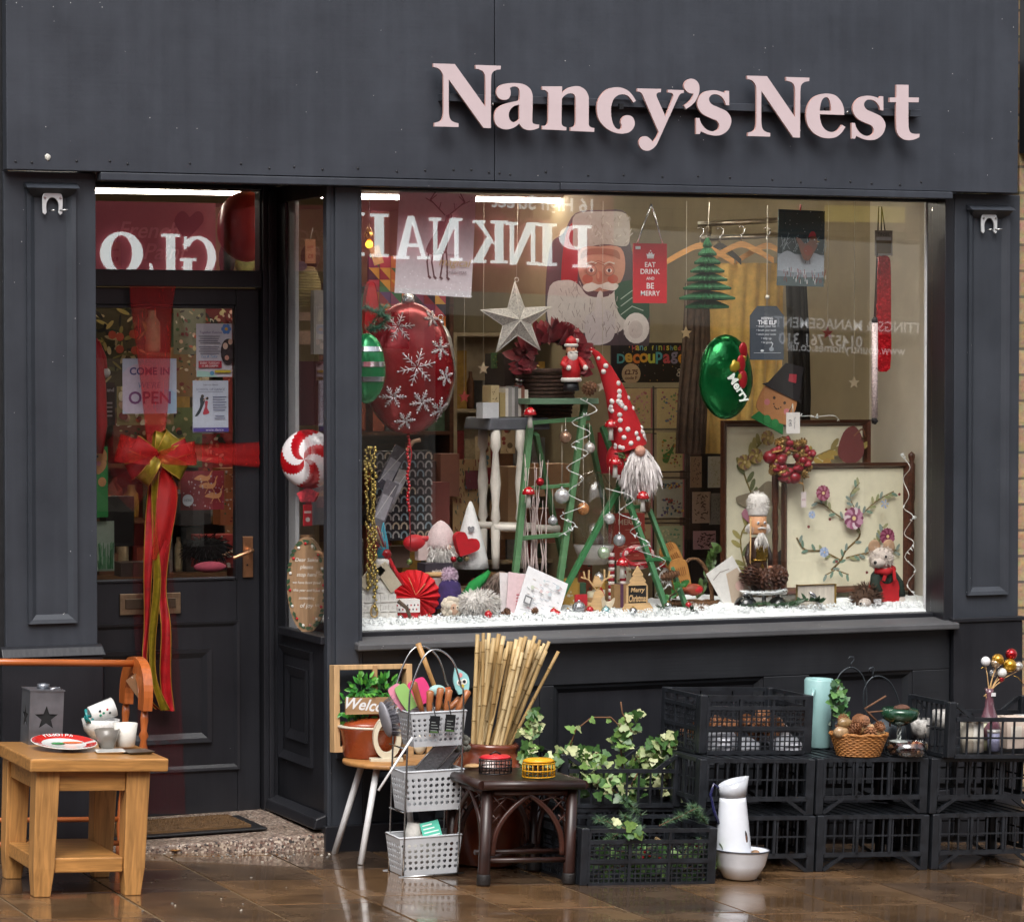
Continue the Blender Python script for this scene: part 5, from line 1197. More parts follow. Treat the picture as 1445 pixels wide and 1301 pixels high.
for i,(px,py,w_,h_,ang,Y,l)in enumerate(((966,838,26,50,-14,.34,'tall ginger biscuit board stamped with lines in the wicker basket'),(956,800,24,36,-30,.40,'upper ginger biscuit board leaning out of the wicker basket'))):
 b,s=W(px,py,Y);mb=MB();mb.prism([(x*s,z*s)for x,z in smooth_loop([(-13,0,1),(13,0,1),(14,h_*.8),(8,h_),(-8,h_),(-14,h_*.8)],True,4)],(0,0,0),XA,ZA,(0,.01,0))
 for q in range(2):
  for k in range(7):mb.box((-10+k*3)*s,-.002,(8+q*18)*s,(-8.6+k*3)*s,-.0003,(20+q*18)*s,1)
 tag(mb.build('biscuit_board',[GING,mat('#8a5624',.7)],None,b,rot=(0,radians(ang),0),bevel=.002),l,'biscuit','ginger biscuits in the basket')
b,s=W(978,838,.33);mb=MB();mb.ball((0,0,6*s),14*s,1.1,.6,.6,lump=.08);mb.ball((4*s,-4*s,6*s),9*s,1,.5,.6,m=1);tag(mb.build('iced_biscuit',[mat('#8a3a20',.6,var=.2),RED],None,b),'round brown and red iced biscuit at the front of the basket','biscuit')
b,s=onbench(985,872,.26);mb=MB();mb.ball((0,0,5*s),24*s,1,.5,.42,lump=.05);fur(mb,(0,0,6*s),22*s,700,7*s,0,.2,(1,.5,.42));tag(mb.build('snow_fleece',WHITEF,None,b),'lump of white fleece in front of the wicker basket','fleece')
LEAFD=mat('#2c4a2c',.45,var=.3,vs=60);FIRG=mat('#1f4028',.6,var=.3,vs=80);LEAFM=mat('#46602c',.5,var=.25,vs=50)
def sprig(name,label,p0,p1,n,L_,w,m,needle=False,cat='sprig',group='sprigs on the bench',up=.4):
 p0=Vector(p0);p1=Vector(p1);t=thing(name,label,cat,p0,0,group);mb=MB();D=p1-p0
 pts=[D*f_+Vector((U(-.008,.008),U(-.008,.008),.02*sin(pi*f_)))for f_ in[i/6 for i in range(7)]]
 mb.tube(pts,[.003*(1-.1*i)for i in range(7)],5);mb.build('stem',mat('#4a3826',.8),t);mb=MB()
 for i in range(n):
  f_=i/n*5.99;k=int(f_);p=pts[k].lerp(pts[k+1],f_-k);d=(D.normalized()*.7+Vector((U(-1,1),U(-1,1),U(-.3,1)*up+.15))).normalized()
  if needle:q=d.orthogonal().normalized()*w;mb.add([p-q,p+q,p+d*L_*U(.7,1.2)],[(0,1,2)])
  else:leafq(mb,p,d,Vector((U(-.5,.5),-1,U(0,1.2))),L_*U(.7,1.2),w*U(.8,1.2))
 mb.build('leaves',m,t);return t
sprig('leaf_sprig','big-leaved green sprig behind the wicker basket',P(985,845,.5),P(1012,775,.5),22,.05,.03,LEAFM)
sprig('fir_sprig','fir sprig lying on the snow below the white card',P(1030,868,.2),P(1082,858,.21),420,.026,.0012,FIRG,True)
sprig('fir_sprig','fir sprig lying on the snow left of the framed brooch',P(1078,866,.18),P(1122,856,.2),360,.026,.0012,FIRG,True)
sprig('leaf_sprig','dark evergreen sprig in front of the framed brooch',P(1105,862,.17),P(1160,850,.18),30,.032,.016,LEAFD)
sprig('leaf_sprig','dark evergreen sprig under the cake stand',P(1050,862,.19),P(1108,860,.19),24,.028,.014,LEAFD)
b,s=W(1046,852,.33);a=Art(44*s*KX,66*s,.003,'#d7d5cf',.6);a.poly([(.2,.05),(.95,.05),(.95,.72),(.55,.75)],'#b9a894');a.ell(.75,.35,.16,col='#c9a79c');a.line([(.1,.8),(.4,.86),(.7,.8)],.02,'#9a8f88');tag(a.build('greeting_card',b,rot=(0,radians(-32),0)),'tilted cream greeting card left of the cake stand','card')
for px,py,r,l in((1052,856,17,'black bauble with a gold map pattern under the cake stand'),(1098,856,15,'black bauble with a silver net under the cake stand')):
 b,s=W(px,py,.27);bauble(b,r*s,mat('#14191a' if px<1060 else '#2a2d2c',.12,.3,var=.5,vs=30,coat=.8),l)
b,s=W(1078,862,.30);t=thing('cake_stand','small glass cake stand with a ruffled silver rim','cake stand',b);mb=MB();mb.lathe([(12*s,0),(4*s,4*s),(3*s,22*s),(34*s,24*s),(36*s,28*s),(34*s,27*s),(0,26*s)],n=28,sy=.7);mb.build('stand',mat('#b9bcb8',.12,.6),t)
tinsel('snow_tinsel','white tinsel trim lying round the glass cake stand',[P(1045,834,.25),P(1065,836,.24),P(1090,836,.24),P(1110,832,.25)],320,.014,SNOWC)
CHOC=mat('#4c2c1c',.55,var=.3,vs=50)
for px,py,l,ro in((1058,812,'brown cone standing on the left of the cake stand',(0,.2,.4)),(1078,816,'brown cone in the middle of the cake stand',(1.2,.2,.2)),(1098,812,'brown cone lying on the right of the cake stand',(1.1,-.6,.3))):
 b,s=W(px,py,.30);mb=MB();pinecone(mb,(0,0,0),34*s,16*s,ro,0,7,8);tag(mb.build('pine_cone',CHOC,None,b),l,'pine cone','pine cones in the window')
b,s=onbench(1069,838,.36);t=thing('nutcracker','wooden nutcracker soldier with a tall white fur hat','nutcracker',b)
mb=MB();mb.lathe([(11*s,0),(11*s,30*s),(13*s,34*s),(13*s,72*s),(9*s,80*s)],n=16);mb.build('body',mat('#3a251a',.5,var=.3,vs=30),t)
mb=MB();mb.lathe([(10*s,84*s),(12.5*s,87*s),(12.5*s,110*s)],n=16);mb.lathe([(1.5*s,0),(2.5*s,4*s),(1*s,8*s)],(0,-13*s,96*s),8);mb.build('head',mat('#c9956c',.5),t)
mb=MB();mb.lathe([(13*s,110.5*s),(14*s,114*s),(13.5*s,138*s),(10*s,141*s),(0,142*s)],n=16);fur(mb,(0,0,126*s),13*s,900,5*s,0,.2,(1,1,1.2));mb.build('fur_hat',WHITEF,t)
mb=MB();fur(mb,(0,-11*s,84*s),5*s,250,18*s,0,.85,(1,.5,.8));fur(mb,(-12*s,0,96*s),4*s,160,9*s,0,.7);fur(mb,(12*s,0,96*s),4*s,160,9*s,0,.7);mb.tube([(-6*s,-12.6*s,93*s),(0,-13.6*s,94*s),(6*s,-12.6*s,93*s)],1.4*s,5);mb.build('beard',WHITEF,t)
mb=MB();[mb.ball((q*5*s,-11.6*s,101*s),2.2*s,nu=8,nv=6)for q in(-1,1)];mb.build('eyes',mat('#e2e6e8',.3),t);mb=MB();[mb.ball((q*5*s,-13.2*s,101*s),1.2*s,nu=6,nv=5)for q in(-1,1)];mb.build('pupils',mat('#274c6a',.3),t)
for q in(-1,1):mb=MB();mb.tube([(q*13*s,0,70*s),(q*18*s,-3*s,54*s),(q*16*s,-8*s,40*s)],[4*s,4*s,3.4*s],8);mb.ball((q*16*s,-8*s,37*s),4*s,m=1,nu=8,nv=6);mb.build('arm',[mat('#2a1a14',.5),SKIN],t)
mb=MB();mb.box(-9*s,-13.8*s,50*s,9*s,-12.9*s,70*s);mb.lathe([(13.4*s,46*s),(13.4*s,50*s)],n=16);mb.prism([(-5*s,34*s),(5*s,34*s),(0,46*s)],(0,-14*s,0),XA,ZA,(0,-.002,0));mb.build('gold_braid',GOLD,t);mb=MB();mb.tube([(-17*s,-10*s,8*s),(-15*s,-8*s,108*s)],1.2*s,6);mb.build('staff',NATW,t)
MATC=mat('#d8d3b8',.8,var=.05,vs=20,bump=.2,bs=400);EMB=['#7d3146','#9a5a6a','#8a7f4a','#6d7f5a','#7f98b8','#5a2a34','#a98a4a']
def stitched(a,x,z,r,cols,petals=7):
 for i in range(petals*2):
  q=2*pi*i/(petals*2);a.ell(x+r*.62*cos(q),z+r*.62*sin(q)*a.w/a.h,r*.42,r*.3,cols[i%len(cols)],8,q)
 a.ell(x,z,r*.4,col=cols[0],n=10);a.ell(x,z,r*.2,col='#d9c48a',n=8)
def twine(a,pts,wd,col,leafc,n=3,ll=.05):
 q=smooth_loop(pts,False,5);a.line(q,wd,col)
 for i in range(1,len(q)-1,max(1,len(q)//(n*2))):
  d=Vector((q[i+1][0]-q[i][0],q[i+1][1]-q[i][1]));an=math.atan2(d.y,d.x)+R.choice([-1,1])*U(.5,1.1)
  a.ell(q[i][0]+ll*.6*cos(an),q[i][1]+ll*.6*sin(an)*a.w/a.h,ll*.6,ll*.24,R.choice(leafc),10,an)
def framed(name,label,px0,px1,py0,py1,Y,fw,deco,rz=0.,sub=None):
 A,B=P(px0,py1,Y),P(px1,py0,Y);w_,h_=B.x-A.x,B.z-A.z;b=Vector(((A.x+B.x)/2,Y,A.z));t=thing(name,label,'framed embroidery',b,rz,'framed embroideries')
 f_=fw
 mb=MB();frame_rect(mb,-w_/2,w_/2,0,h_,.012,f_,.03);mb.build('wooden_frame',DKWOOD,t)
 a=Art(w_-2*f_*.9,h_-2*f_*.9,.004,MATC,.8);deco(a);a.build('embroidered_panel',(0,.008,f_*.9),parent=t);return t,w_,h_
def decoA(a):
 twine(a,[(.16,.05),(.1,.3),(.2,.5),(.12,.75),(.25,.9)],.012,'#8a7a45',['#8f8a55','#a39a60','#6f7550'],7,.07)
 a.poly([(.06,.56),(.2,.6),(.3,.66),(.42,.6),(.5,.5),(.4,.44),(.25,.5),(.12,.5)],'#8a7f6a',True);a.poly([(.1,.46),(.22,.52),(.3,.42),(.2,.38)],'#b0788a',True);a.poly([(.25,.5),(.38,.48),(.36,.36),(.24,.4)],'#a9a58f',True)
 for x,z in((.12,.78),(.2,.82),(.28,.93),(.16,.18),(.22,.1)):stitched(a,x,z,.05,['#a08a4a','#c0a86a','#8d6a5a'])
 twine(a,[(.55,.78),(.7,.84),(.85,.88),(.95,.85)],.014,'#8a7a45',['#a3893f','#8f7f45'],5,.08);a.poly([(.78,.82),(.82,.96),(.9,1.0),(.96,.93),(.97,.82),(.88,.76)],'#6e2d2c',True);a.line(smooth_loop([(.9,.94),(.96,.98),(.98,.93),(.95,.92)],False),.012,'#8a5a3a')
 a.poly([(.62,.72),(.7,.8),(.74,.74),(.7,.68)],'#a9823a',True);a.poly([(.22,.02),(.32,.2),(.42,.24),(.46,.12),(.36,.06)],'#57585a',True)
def decoB(a):
 br='#7a6338';lf=['#8c9066','#7f8f86','#9a9a70','#6f8a78']
 twine(a,[(.38,.14),(.46,.22),(.5,.3),(.62,.42),(.6,.52)],.016,br,lf,3)
 twine(a,[(.46,.22),(.3,.3),(.15,.32),(.08,.42)],.012,br,lf,4);twine(a,[(.5,.24),(.7,.28),(.85,.26),(.94,.3)],.012,br,lf,5);twine(a,[(.55,.52),(.4,.62),(.3,.7),(.22,.72)],.012,br,lf,4);twine(a,[(.62,.6),(.75,.72),(.9,.8)],.011,br,lf,4)
 twine(a,[(.6,.6),(.52,.76),(.6,.88)],.01,br,lf,4);twine(a,[(.7,.28),(.78,.4),(.8,.5)],.01,br,lf,3);twine(a,[(.38,.14),(.3,.1)],.01,br,lf,1);twine(a,[(.4,.14),(.5,.1)],.01,br,lf,1)
 stitched(a,.54,.58,.085,['#7d3a5a','#b98aa0','#9a5a78','#d8c6cc']);stitched(a,.27,.8,.06,['#7d3146','#a86a80']);stitched(a,.82,.42,.065,['#6e2440','#93506a'],8);stitched(a,.27,.3,.04,['#8fa3c4','#aab8d0'],5);stitched(a,.16,.62,.03,['#8fa3c4','#aab8d0'],5);stitched(a,.78,.7,.035,['#8fa3c4','#c4b48a'],5);stitched(a,.82,.2,.03,['#8fa3c4'],5)
 for x,z in((.36,.22),(.12,.52),(.9,.78),(.62,.12),(.44,.66),(.3,.58)):a.ell(x,z,.012,col='#7a3a3a',n=8)
framed('framed_embroidery','large framed crewel embroidery standing behind the firescreen',1018,1226,592,838,.62,.028,decoA)
t,w_,h_=framed('framed_embroidery','wooden firescreen with a stitched flowering branch on cream cloth',1104,1283,652,838,.42,.026,decoB)
for sx in(-1,1):
 mb=MB();X=sx*(w_/2+.022);mb.lathe([(.012,-.03),(.014,.06),(.010,.07),(.014,.08),(.010,.10),(.013,.14),(.010,.18),(.013,.22),(.010,.26),(.013,.3),(.010,.34),(.014,.36),(.014,h_-.01),(.008,h_),(.014,h_+.02),(.014,h_+.03),(.0,h_+.042)],(X,.02,0),12);mb.build('turned_post',DKWOOD,t)
b,s=W(1134,716,.38);a=Art(8*s,22*s,.002,'#cfc3c0',.6);a.text('£45',.5,.5,w=.7,col='#8a2a4a');t=thing('price_tag','small white price tag on a gold ribbon over the firescreen','price tag',b,0,'price tags');a.build('card',parent=t);string([(0,0,22*s),(-.006,0,40*s),(.004,0,60*s)],.002,GOLD,'ribbon',parent=t)
b,s=W(1113,652,.38);t=thing('red_wreath','dark red wreath of apples, gold cones and ribbon with a tag','wreath',b);mbs=[MB(),MB(),MB(),MB()]
for i in range(84):
 q=2*pi*i/84+U(-.1,.1);r=U(13,33)*s;p=Vector((r*cos(q)*1.05,U(-.03,.0),r*sin(q)));k=R.choice([0,1,1,2,2,3])
 if k==0:mbs[0].ball(p,U(6,10)*s,1,1,.95,12,8)
 elif k==1:pinecone(mbs[1],p,16*s,7*s,(U(0,3),U(0,3),0),0,5,6)
 elif k==2:mbs[2].ball(p,U(6,9)*s,1.2,.6,.8,9,6,0,(U(0,3),0,U(0,3)),.2)
 else:mbs[3].beam(p-Vector((U(4,9)*s,0,U(-4,4)*s)),p+Vector((U(4,9)*s,-.004,U(-4,4)*s)),.008,.006)
for m_,nm,mm in zip(mbs,('apples','gold_cones','ribbon_bows','cinnamon_sticks'),(mat('#7d0f1e',.3,var=.2,vs=30),mat('#8a6a34',.4,.5,var=.3),mat('#8e1226',.5,var=.3),mat('#a5793f',.6,var=.2))):m_.build(nm,mm,t)
mb=MB();mb.tube([Vector((25*s*cos(i*pi/10),.004,25*s*sin(i*pi/10)))for i in range(20)],.009,6,closed=True);mb.build('ring',mat('#33231a',.8),t)
b2,s=W(1119,612,.36);a=Art(20*s*KX,30*s,.002,'#ddd9d2',.6);a.text('Fire Screen',.62,.5,w=.75,col='#3a3c4c',ang=-pi/2);a.text('£45',.3,.5,w=.45,col='#3a3c4c',ang=-pi/2);t2=thing('price_tag','white luggage tag reading Fire Screen above the red wreath','price tag',b2,0,'price tags');a.build('card',parent=t2);string([(0,0,30*s),(.004,.01,42*s),(-.002,.03,30*s)],.0022,STRING,'cord',parent=t2)
b,s=onbench(1151,866,.22);t=thing('brooch_frame','thin gold frame holding a silver clasp on pale wood','frame',b,radians(-2));mb=MB();w_,h_=56*s*KX,42*s;frame_rect(mb,-w_/2,w_/2,0,h_,.004,.006,.016);mb.build('gold_edge',mat('#a68b4e',.3,.7),t);mb=MB();mb.box(-w_/2+.004,-.002,.004,w_/2-.004,.004,h_-.004);mb.build('pale_board',wood('#cdc6b8',.9,16,2,.5),t)
mb=MB();mb.tube([(-.03,-.006,h_*.75),(-.01,-.008,h_*.62),(.01,-.008,h_*.35),(.025,-.006,h_*.2),(.04,-.006,h_*.1)],.0035,7);mb.ball((-.012,-.006,h_*.62),.012,1.6,.4,.7,rot=(0,.7,0));mb.tube([(.0,-.007,h_*.4),(.014,-.008,h_*.52),(.02,-.008,h_*.42)],.003,6);mb.build('silver_clasp',SILV,t)
b,s=onbench(1245,868,.24);t=thing('soft_mouse','plush mouse in red dungarees and a red scarf, sitting','soft toy',b)
DUN=mat('#b3121c',.8,var=.12,bump=.3,bs=200);PLU=mat('#c9beb4',.95,var=.15,bump=.6,bs=200);GRN=mat('#1c2b22',.9,var=.3)
mb=MB();mb.prism([(x*s,z*s)for x,z in smooth_loop([(-22,0,1),(24,0,1),(22,30),(16,52),(-8,52),(-16,30)],True,4)],(0,-.03,0),XA,ZA,(0,.07,0));mb.build('dungarees',DUN,t,bevel=.012,seg=3)
mb=MB();mb.ball((2*s,0,54*s),18*s,1,.8,.8);mb.tube([(14*s,0,58*s),(24*s,-3*s,44*s),(26*s,-8*s,26*s)],[8*s,8*s,6.5*s],10);mb.tube([(-12*s,-4*s,56*s),(-20*s,-14*s,46*s),(-16*s,-20*s,34*s)],[8*s,7*s,6*s],10);mb.build('jumper',GRN,t)
mb=MB()
for q in(-1,1):mb.beam((q*9*s,-19*s,50*s),(q*5*s+4*s,-16*s,66*s),.012,.006,upv=(0,1,0))
mb.build('strap',DUN,t)
mb=MB();mb.ball((-4*s,-4*s,80*s),17*s,1.05,.95,.95);mb.ball((-14*s,-14*s,75*s),9*s,1.2,1,.8);mb.ball((26*s,-8*s,22*s),6*s);fur(mb,(-4*s,-4*s,80*s),17*s,500,4*s,0,.2);mb.build('head',PLU,t)
for q,dy in((12,4),(-12,2)):mb=MB();mb.ball((q*s,dy*s,96*s),10*s,1,.35,1.1);mb.build('ear',mat('#a5866a',.9,var=.2,bump=.6),t)
mb=MB();mb.ball((-22*s,-19*s,76*s),2.6*s,nu=8,nv=6);mb.ball((-6*s,-21*s,84*s),1.8*s,nu=8,nv=6);mb.build('nose',IRON,t);mb=MB();mb.tube([(-16*s,-8*s,64*s),(-4*s,-18*s,62*s),(12*s,-10*s,66*s)],5*s,8);mb.build('scarf',DUN,t)
b,s=onbench(1222,866,.2);t=thing('soft_hedgehog','brown and grey shaggy toy hedgehog held beside the plush mouse','soft toy',b);mb=MB();mb.ball((0,0,20*s),17*s,1.1,.8,1);fur(mb,(2*s,2*s,22*s),17*s,900,10*s,0,.2);mb.build('spines',mat('#5b4434',.9,var=.5,vs=120),t);mb=MB();mb.ball((-8*s,-12*s,16*s),8*s,1.2,1,.9);mb.build('face',PLU,t);mb=MB();mb.ball((-17*s,-16*s,16*s),2*s,nu=7,nv=5);mb.build('nose',IRON,t);mb=MB();mb.box(2*s,-19*s,14*s,14*s,-18.4*s,22*s);mb.build('tag',mat('#dcdcdc',.6),t)
# middle of the window: stool, ladders, gnome, rack
def lad(name,label,beams,cat='stepladder',m=GREENP,w=.0185,t_=.026):
 """beams: (px0,py0,Y0, px1,py1,Y1, width factor, part)"""
 o=P(beams[0][3],beams[0][4],beams[0][5]);t=thing(name,label,cat,o,0,'green stepladders')
 for(x0,y0,Y0,x1,y1,Y1,k,nm)in beams:
  mb=MB();mb.beam(P(x0,y0,Y0)-o,P(x1,y1,Y1)-o,w*k,t_*(1 if nm=='rail' else .5),upv=(0,1,0));mb.build(nm,m,t,bevel=.002)
 return t
lad('stepladder','faded green wooden stepladder left of centre, hung with ornaments',[(826,562,.50,783,868,.36,1.2,'rail'),(748,600,.50,722,862,.36,1.2,'rail'),(756,612,.52,796,800,.80,.9,'rail'),(830,600,.52,872,800,.80,.9,'rail'),(746,597,.5,832,590,.5,.9,'tread'),(728,760,.42,800,754,.42,.9,'tread'),(736,690,.46,812,684,.46,.8,'tread')])
lad('stepladder','darker green wooden stepladder right of centre wound with fairy lights',[(872,690,.50,778,868,.30,1.0,'rail'),(850,602,.56,946,874,.26,1.0,'rail'),(886,640,.56,975,874,.26,.8,'rail'),(878,640,.58,862,800,.7,.9,'rail'),(946,869,.262,974,868,.262,.8,'tread'),(912,790,.34,945,788,.34,.8,'tread'),(884,716,.43,916,714,.43,.8,'tread'),(905,650,.5,925,690,.48,.4,'tread')],m=mat('#2c6b3c',.5,var=.15,vs=12))
mb=MB();A,B=P(745,570,.46),P(842,560,.46);mb.box(A.x,.44,A.z-.002,B.x,.62,A.z+.02);o=Vector((A.x,.44,A.z));mb.xf(Matrix.Translation(-o));tag(mb.build('green_shelf',mat('#5d7a62',.5,var=.15,vs=12),None,o,bevel=.002),'grey-green plank across the top of the left stepladder','shelf')
b,s=W(716,800,.62);t=thing('spindle_stool','white stool on turned legs with a grey seat piled with cards','stool',b)
mb=MB();q=(800-606)*s;mb.hexa([(-44*s,-.1,q),(50*s,-.1,q),(50*s,.16,q),(-44*s,.16,q)],[(-40*s,-.1,q+17*s),(48*s,-.1,q+17*s),(48*s,.16,q+17*s),(-40*s,.16,q+17*s)]);mb.build('seat',mat('#5a5c62',.5,var=.15),t,bevel=.006)
WHC=mat('#d5cfc4',.45,var=.1,vs=12)
for x,y in((-30,-.08),(6,-.09),(-18,.13),(40,.12)):
 mb=MB();h=q;mb.lathe([(5*s,0),(6*s,h*.12),(6.5*s,h*.3),(4*s,h*.33),(7*s,h*.36),(5*s,h*.45),(7.5*s,h*.62),(4*s,h*.84),(7.5*s,h*.88),(6.5*s,h)],(x*s,y,0),14);mb.build('leg',WHC,t)
mb=MB();mb.tube([(-34*s,-.085,q*.3),(66*s,-.085,q*.28)],5*s,10);mb.tube([(-34*s,.12,q*.3),(60*s,.12,q*.28)],5*s,10);mb.build('stretcher',WHC,t)
for i,(x0,x1,h,c)in enumerate(((687,698,44,'#b9a77e'),(699,707,34,'#9c8a5c'),(707,711,40,'#cfcac0'),(711,716,42,'#8d8a86'),(716,720,41,'#a9a6a2'),(720,725,43,'#6d6a68'),(725,729,40,'#c5bfb4'),(729,734,42,'#7a4a3a'),(734,739,38,'#d1c9bd'))):
 b,s=W((x0+x1)/2,588,.60);a=Art((x1-x0)*s*KX,h*s,.09,c,.5)
 if i==0:
  for _ in range(26):a.ell(U(.1,.9),U(.05,.95),U(.03,.08),col='#5d4d2c',n=6)
 tag(a.build('boxed_card',(b.x,b.y,b.z+.0005)),('speckled cream card box at the left end of the row on the stool','shorter tan card box second in the row on the stool','pale thin box third in the row on the stool','grey card pack fourth in the row on the stool','light grey card pack in the middle of the row on the stool','dark grey card pack right of the middle of the row','cream card pack between a dark grey and a brown one','brown card pack near the right end of the row','white card pack at the right end of the row on the stool')[i],'card pack','card packs on the stool')
b,s=W(688,590,.56);a=Art(26*s,22*s,.05,'#c9ccce',.5);tag(a.build('white_carton',b,radians(8)),'small white carton at the left front of the stool','carton')
carton('storage_box','dark box with a green and red printed lid behind the stool',720,545,44,46,.78,'#2d211b',.2)
b,s=W(705,520,.76);a=Art(26*s,22*s,.01,'#45603a',.6)
for _ in range(30):a.ell(U(.05,.95),U(.05,.95),U(.02,.07),col=R.choice(['#2f4a2c','#6d7f45','#7d2a2a']),n=8)
tag(a.build('floral_print',b),'small floral print above the card packs on the stool','print')
b,s=W(742,540,.74);mb=MB();wicker(mb,12*s,16*s,22*s,6,20);tag(mb.build('straw_pot',mat('#b08a52',.8,var=.3,vs=90),None,b),'pale straw pot behind the wreath','pot')
for i,(px,c)in enumerate(((733,'#8e2f2a'),(748,'#a34038'))):
 b,s=W(px,556,.62);t=thing('jam_jar',('jar with a red label behind the stepladder shelf','jar with a red heart label right of the other jar')[i],'jar',b,0,'jars on the shelf');mb=MB();mb.lathe([(7*s,0),(8*s,2*s),(8*s,14*s),(6*s,17*s)],n=16);mb.build('glass_body',mat('#4a332a',.15),t);mb=MB();mb.lathe([(8.2*s,4*s),(8.2*s,12*s)],n=16);mb.build('label',mat(c,.6),t);mb=MB();mb.lathe([(7*s,17.2*s),(7*s,21*s)],n=16);mb.build('lid',SILV,t)
for i,(px,py,w_,h_,c,l)in enumerate(((722,750,26,92,'#a98562','tall kraft box left of the twigs, behind the stool'),(748,700,34,40,'#b08c68','upper kraft box behind the stool legs'),(775,700,40,46,'#a5805c','kraft box behind the twigs under the shelf'),(710,760,22,54,'#9c7a58','kraft box low behind the white stool leg'),(765,765,46,48,'#7a4a34','rust brown box behind the twigs'))):carton('kraft_box',l,px,py,w_,h_,.95+.03*i,c,.12,0,None,cat='box',group='kraft boxes behind the stool')
def sheet(name,label,px,py,w_,h_,Y,base,cols,n,rmin=.02,rmax=.05,cat='wrapping paper',group='papers behind the display',lines=False,ang=0):
 b,s=W(px,py,Y);a=Art(w_*s*KX,h_*s,.004,base,.7)
 for _ in range(n):
  x,z=U(.05,.95),U(.03,.97)
  if lines:a.line([(x,z),(x+U(-.03,.03),z+U(.02,.06))],U(.015,.04),R.choice(cols))
  else:a.ell(x,z,U(rmin,rmax),U(rmin,rmax),R.choice(cols),9)
 return tag(a.build(name,b,rot=(0,radians(ang),0)),label,cat,group),a
sheet('wrapping_paper','brown wrapping paper printed with tiny trees and lanterns',660,760,42,112,.95,'#b39468',['#3f5a45','#6d4a2c','#7a3028','#4a6a70'],90,lines=True)
b,s=W(668,690,.93);tag(Art(24*s,26*s,.004,'#6d2f38',.7).build('red_label',b),'dark red label stuck on the tree-printed wrapping paper','label')
sheet('wrapping_paper','red and cream wrapping paper low behind the white cone',655,790,36,40,.9,'#b8956a',['#a03a2c','#8a6a3c'],30)
for i,(px,py,w_,h_,an)in enumerate(((530,745,20,70,22),(545,720,16,62,26),(538,690,22,66,28))):
 b,s=W(px,py,.5+.04*i);a=Art(w_*s,h_*s,.004,['#6d6a70','#8d8a88','#4c4a52'][i],.25);a.rect(.1,.2,.9,.7,'#9c9aa0');a.line([(.1,.1),(.8,.95)],.05,'#c5c4c2');tag(a.build('cellophane_pack',b,rot=(0,radians(an),0)),('silvery cellophane pack lowest behind the bead strands','pale cellophane pack in the middle behind the bead strands','dark cellophane pack topmost behind the bead strands')[i],'cellophane pack','cellophane packs by the corner post')
b,s=W(566,762,.7);a=Art(78*s*KX,126*s,.05,'#241f24',.4)
for i in range(7):
 for j in range(10):
  x,z=.08+i/7.2,.05+j/10.2
  a.line([(x+.055*cos(q)*(1 if j%2 else-1),z+.05*sin(q))for q in[k*pi/5-.4 for k in range(7)]],.028,R.choice(['#b9b6b2','#9a9290','#c9b8a0','#8fa3ac']))
tag(a.build('patterned_bag',b),'black gift bag covered in silver scallops behind the red balloon','gift bag')
b,s=W(566,700,.85);mb=MB();mb.prism(smooth_loop([(-40,-40),(36,-40),(30,20),(12,40),(-20,44),(-38,10)],True,3),(0,0,0),Vector((s,0,0)),Vector((0,0,s)),(0,.08,0));tag(mb.build('dark_bag',mat('#2b2420',.5,var=.4,vs=14,bump=.8,bs=20),None,b,bevel=.02),'dark crumpled bag hanging under the red balloon','bag')
b,s=W(578,655,.8);mb=MB();mb.tube([(-8*s,0,-8*s),(-4*s,0,20*s),(6*s,0,32*s),(16*s,0,34*s)],.008,8);tag(mb.build('cane_handle',mat('#c9a184',.5),None,b),'curved pale cane handle under the red balloon','cane')
for i,(px,py,w_,h_,c,l)in enumerate(((560,800,26,30,'#6b5347','brown paper pack behind the red felt bird'),(612,740,34,60,'#7a4038','tall red-brown pack behind the pale gnome'),(590,760,22,36,'#8a7562','beige pack between the bag and the pale gnome'),(630,700,26,60,'#8a5a48','terracotta coloured carton at the back left'),(600,690,24,40,'#5c3a30','dark rust carton high behind the gnome'))):carton('stock_pack',l,px,py,w_,h_,.8+.05*i,c,.08,0,cat='pack',group='packs in the left background')
for px,py,Y,l in((682,660,.95,'palette shaped wooden ornament hanging behind the stool'),(716,640,1.0,'painted wooden face ornament hanging behind the stool')):
 b,s=W(px,py,Y);a=Art(22*s,44*s,.008,'#b9a27c',.6);[a.ell(U(.15,.85),U(.1,.9),U(.08,.2),col=R.choice(['#8a3a2c','#5d7a80','#c9b38c','#6d5a3a']))for _ in range(12)];tag(a.build('painted_ornament',b,rot=(0,radians(U(-8,8)),0)),l,'ornament')
b,s=W(780,515,.52);t=thing('leaf_wreath','deep red wreath of velvety leaves over the figurine','wreath',b);mb=MB()
for i in range(170):
 q=U(-.25,pi+.25);r=U(26,46)*s;p=Vector((r*cos(q)*1.02,U(-.03,.05),r*sin(q)+2*s));d=Vector((cos(q)*U(.2,1),U(-.8,.3),sin(q)*U(.2,1)+U(-.2,.3)))
 leafq(mb,p,d,Vector((U(-.6,.6),-1,U(-.3,.6))),U(.045,.075),U(.028,.045),0,.2)
mb.build('leaves',mat('#7d1020',.55,var=.35,vs=30,sheen=.3),t);mb=MB();mb.tube([Vector((36*s*cos(q),.02,36*s*sin(q)))for q in[pi*i/20 for i in range(21)]],.012,8);mb.build('ring',mat('#2a1a14',.8),t)
b,s=W(770,590,.64);mb=MB();wicker(mb,34*s,44*s,66*s,12,40,1,.7);tag(mb.build('dark_basket',mat('#4a3226',.75,var=.4,vs=60,bump=.8),None,b),'dark woven basket behind the figurine under the leaf wreath','basket')
b,s=W(806,552,.44);t=thing('red_coat_figurine','small figurine of a white-bearded man in a red coat and hat','figurine',b)
mb=MB();mb.lathe([(11*s,0),(12*s,3*s),(10*s,14*s)],n=16,sy=.8);mb.build('boots',IRON,t)
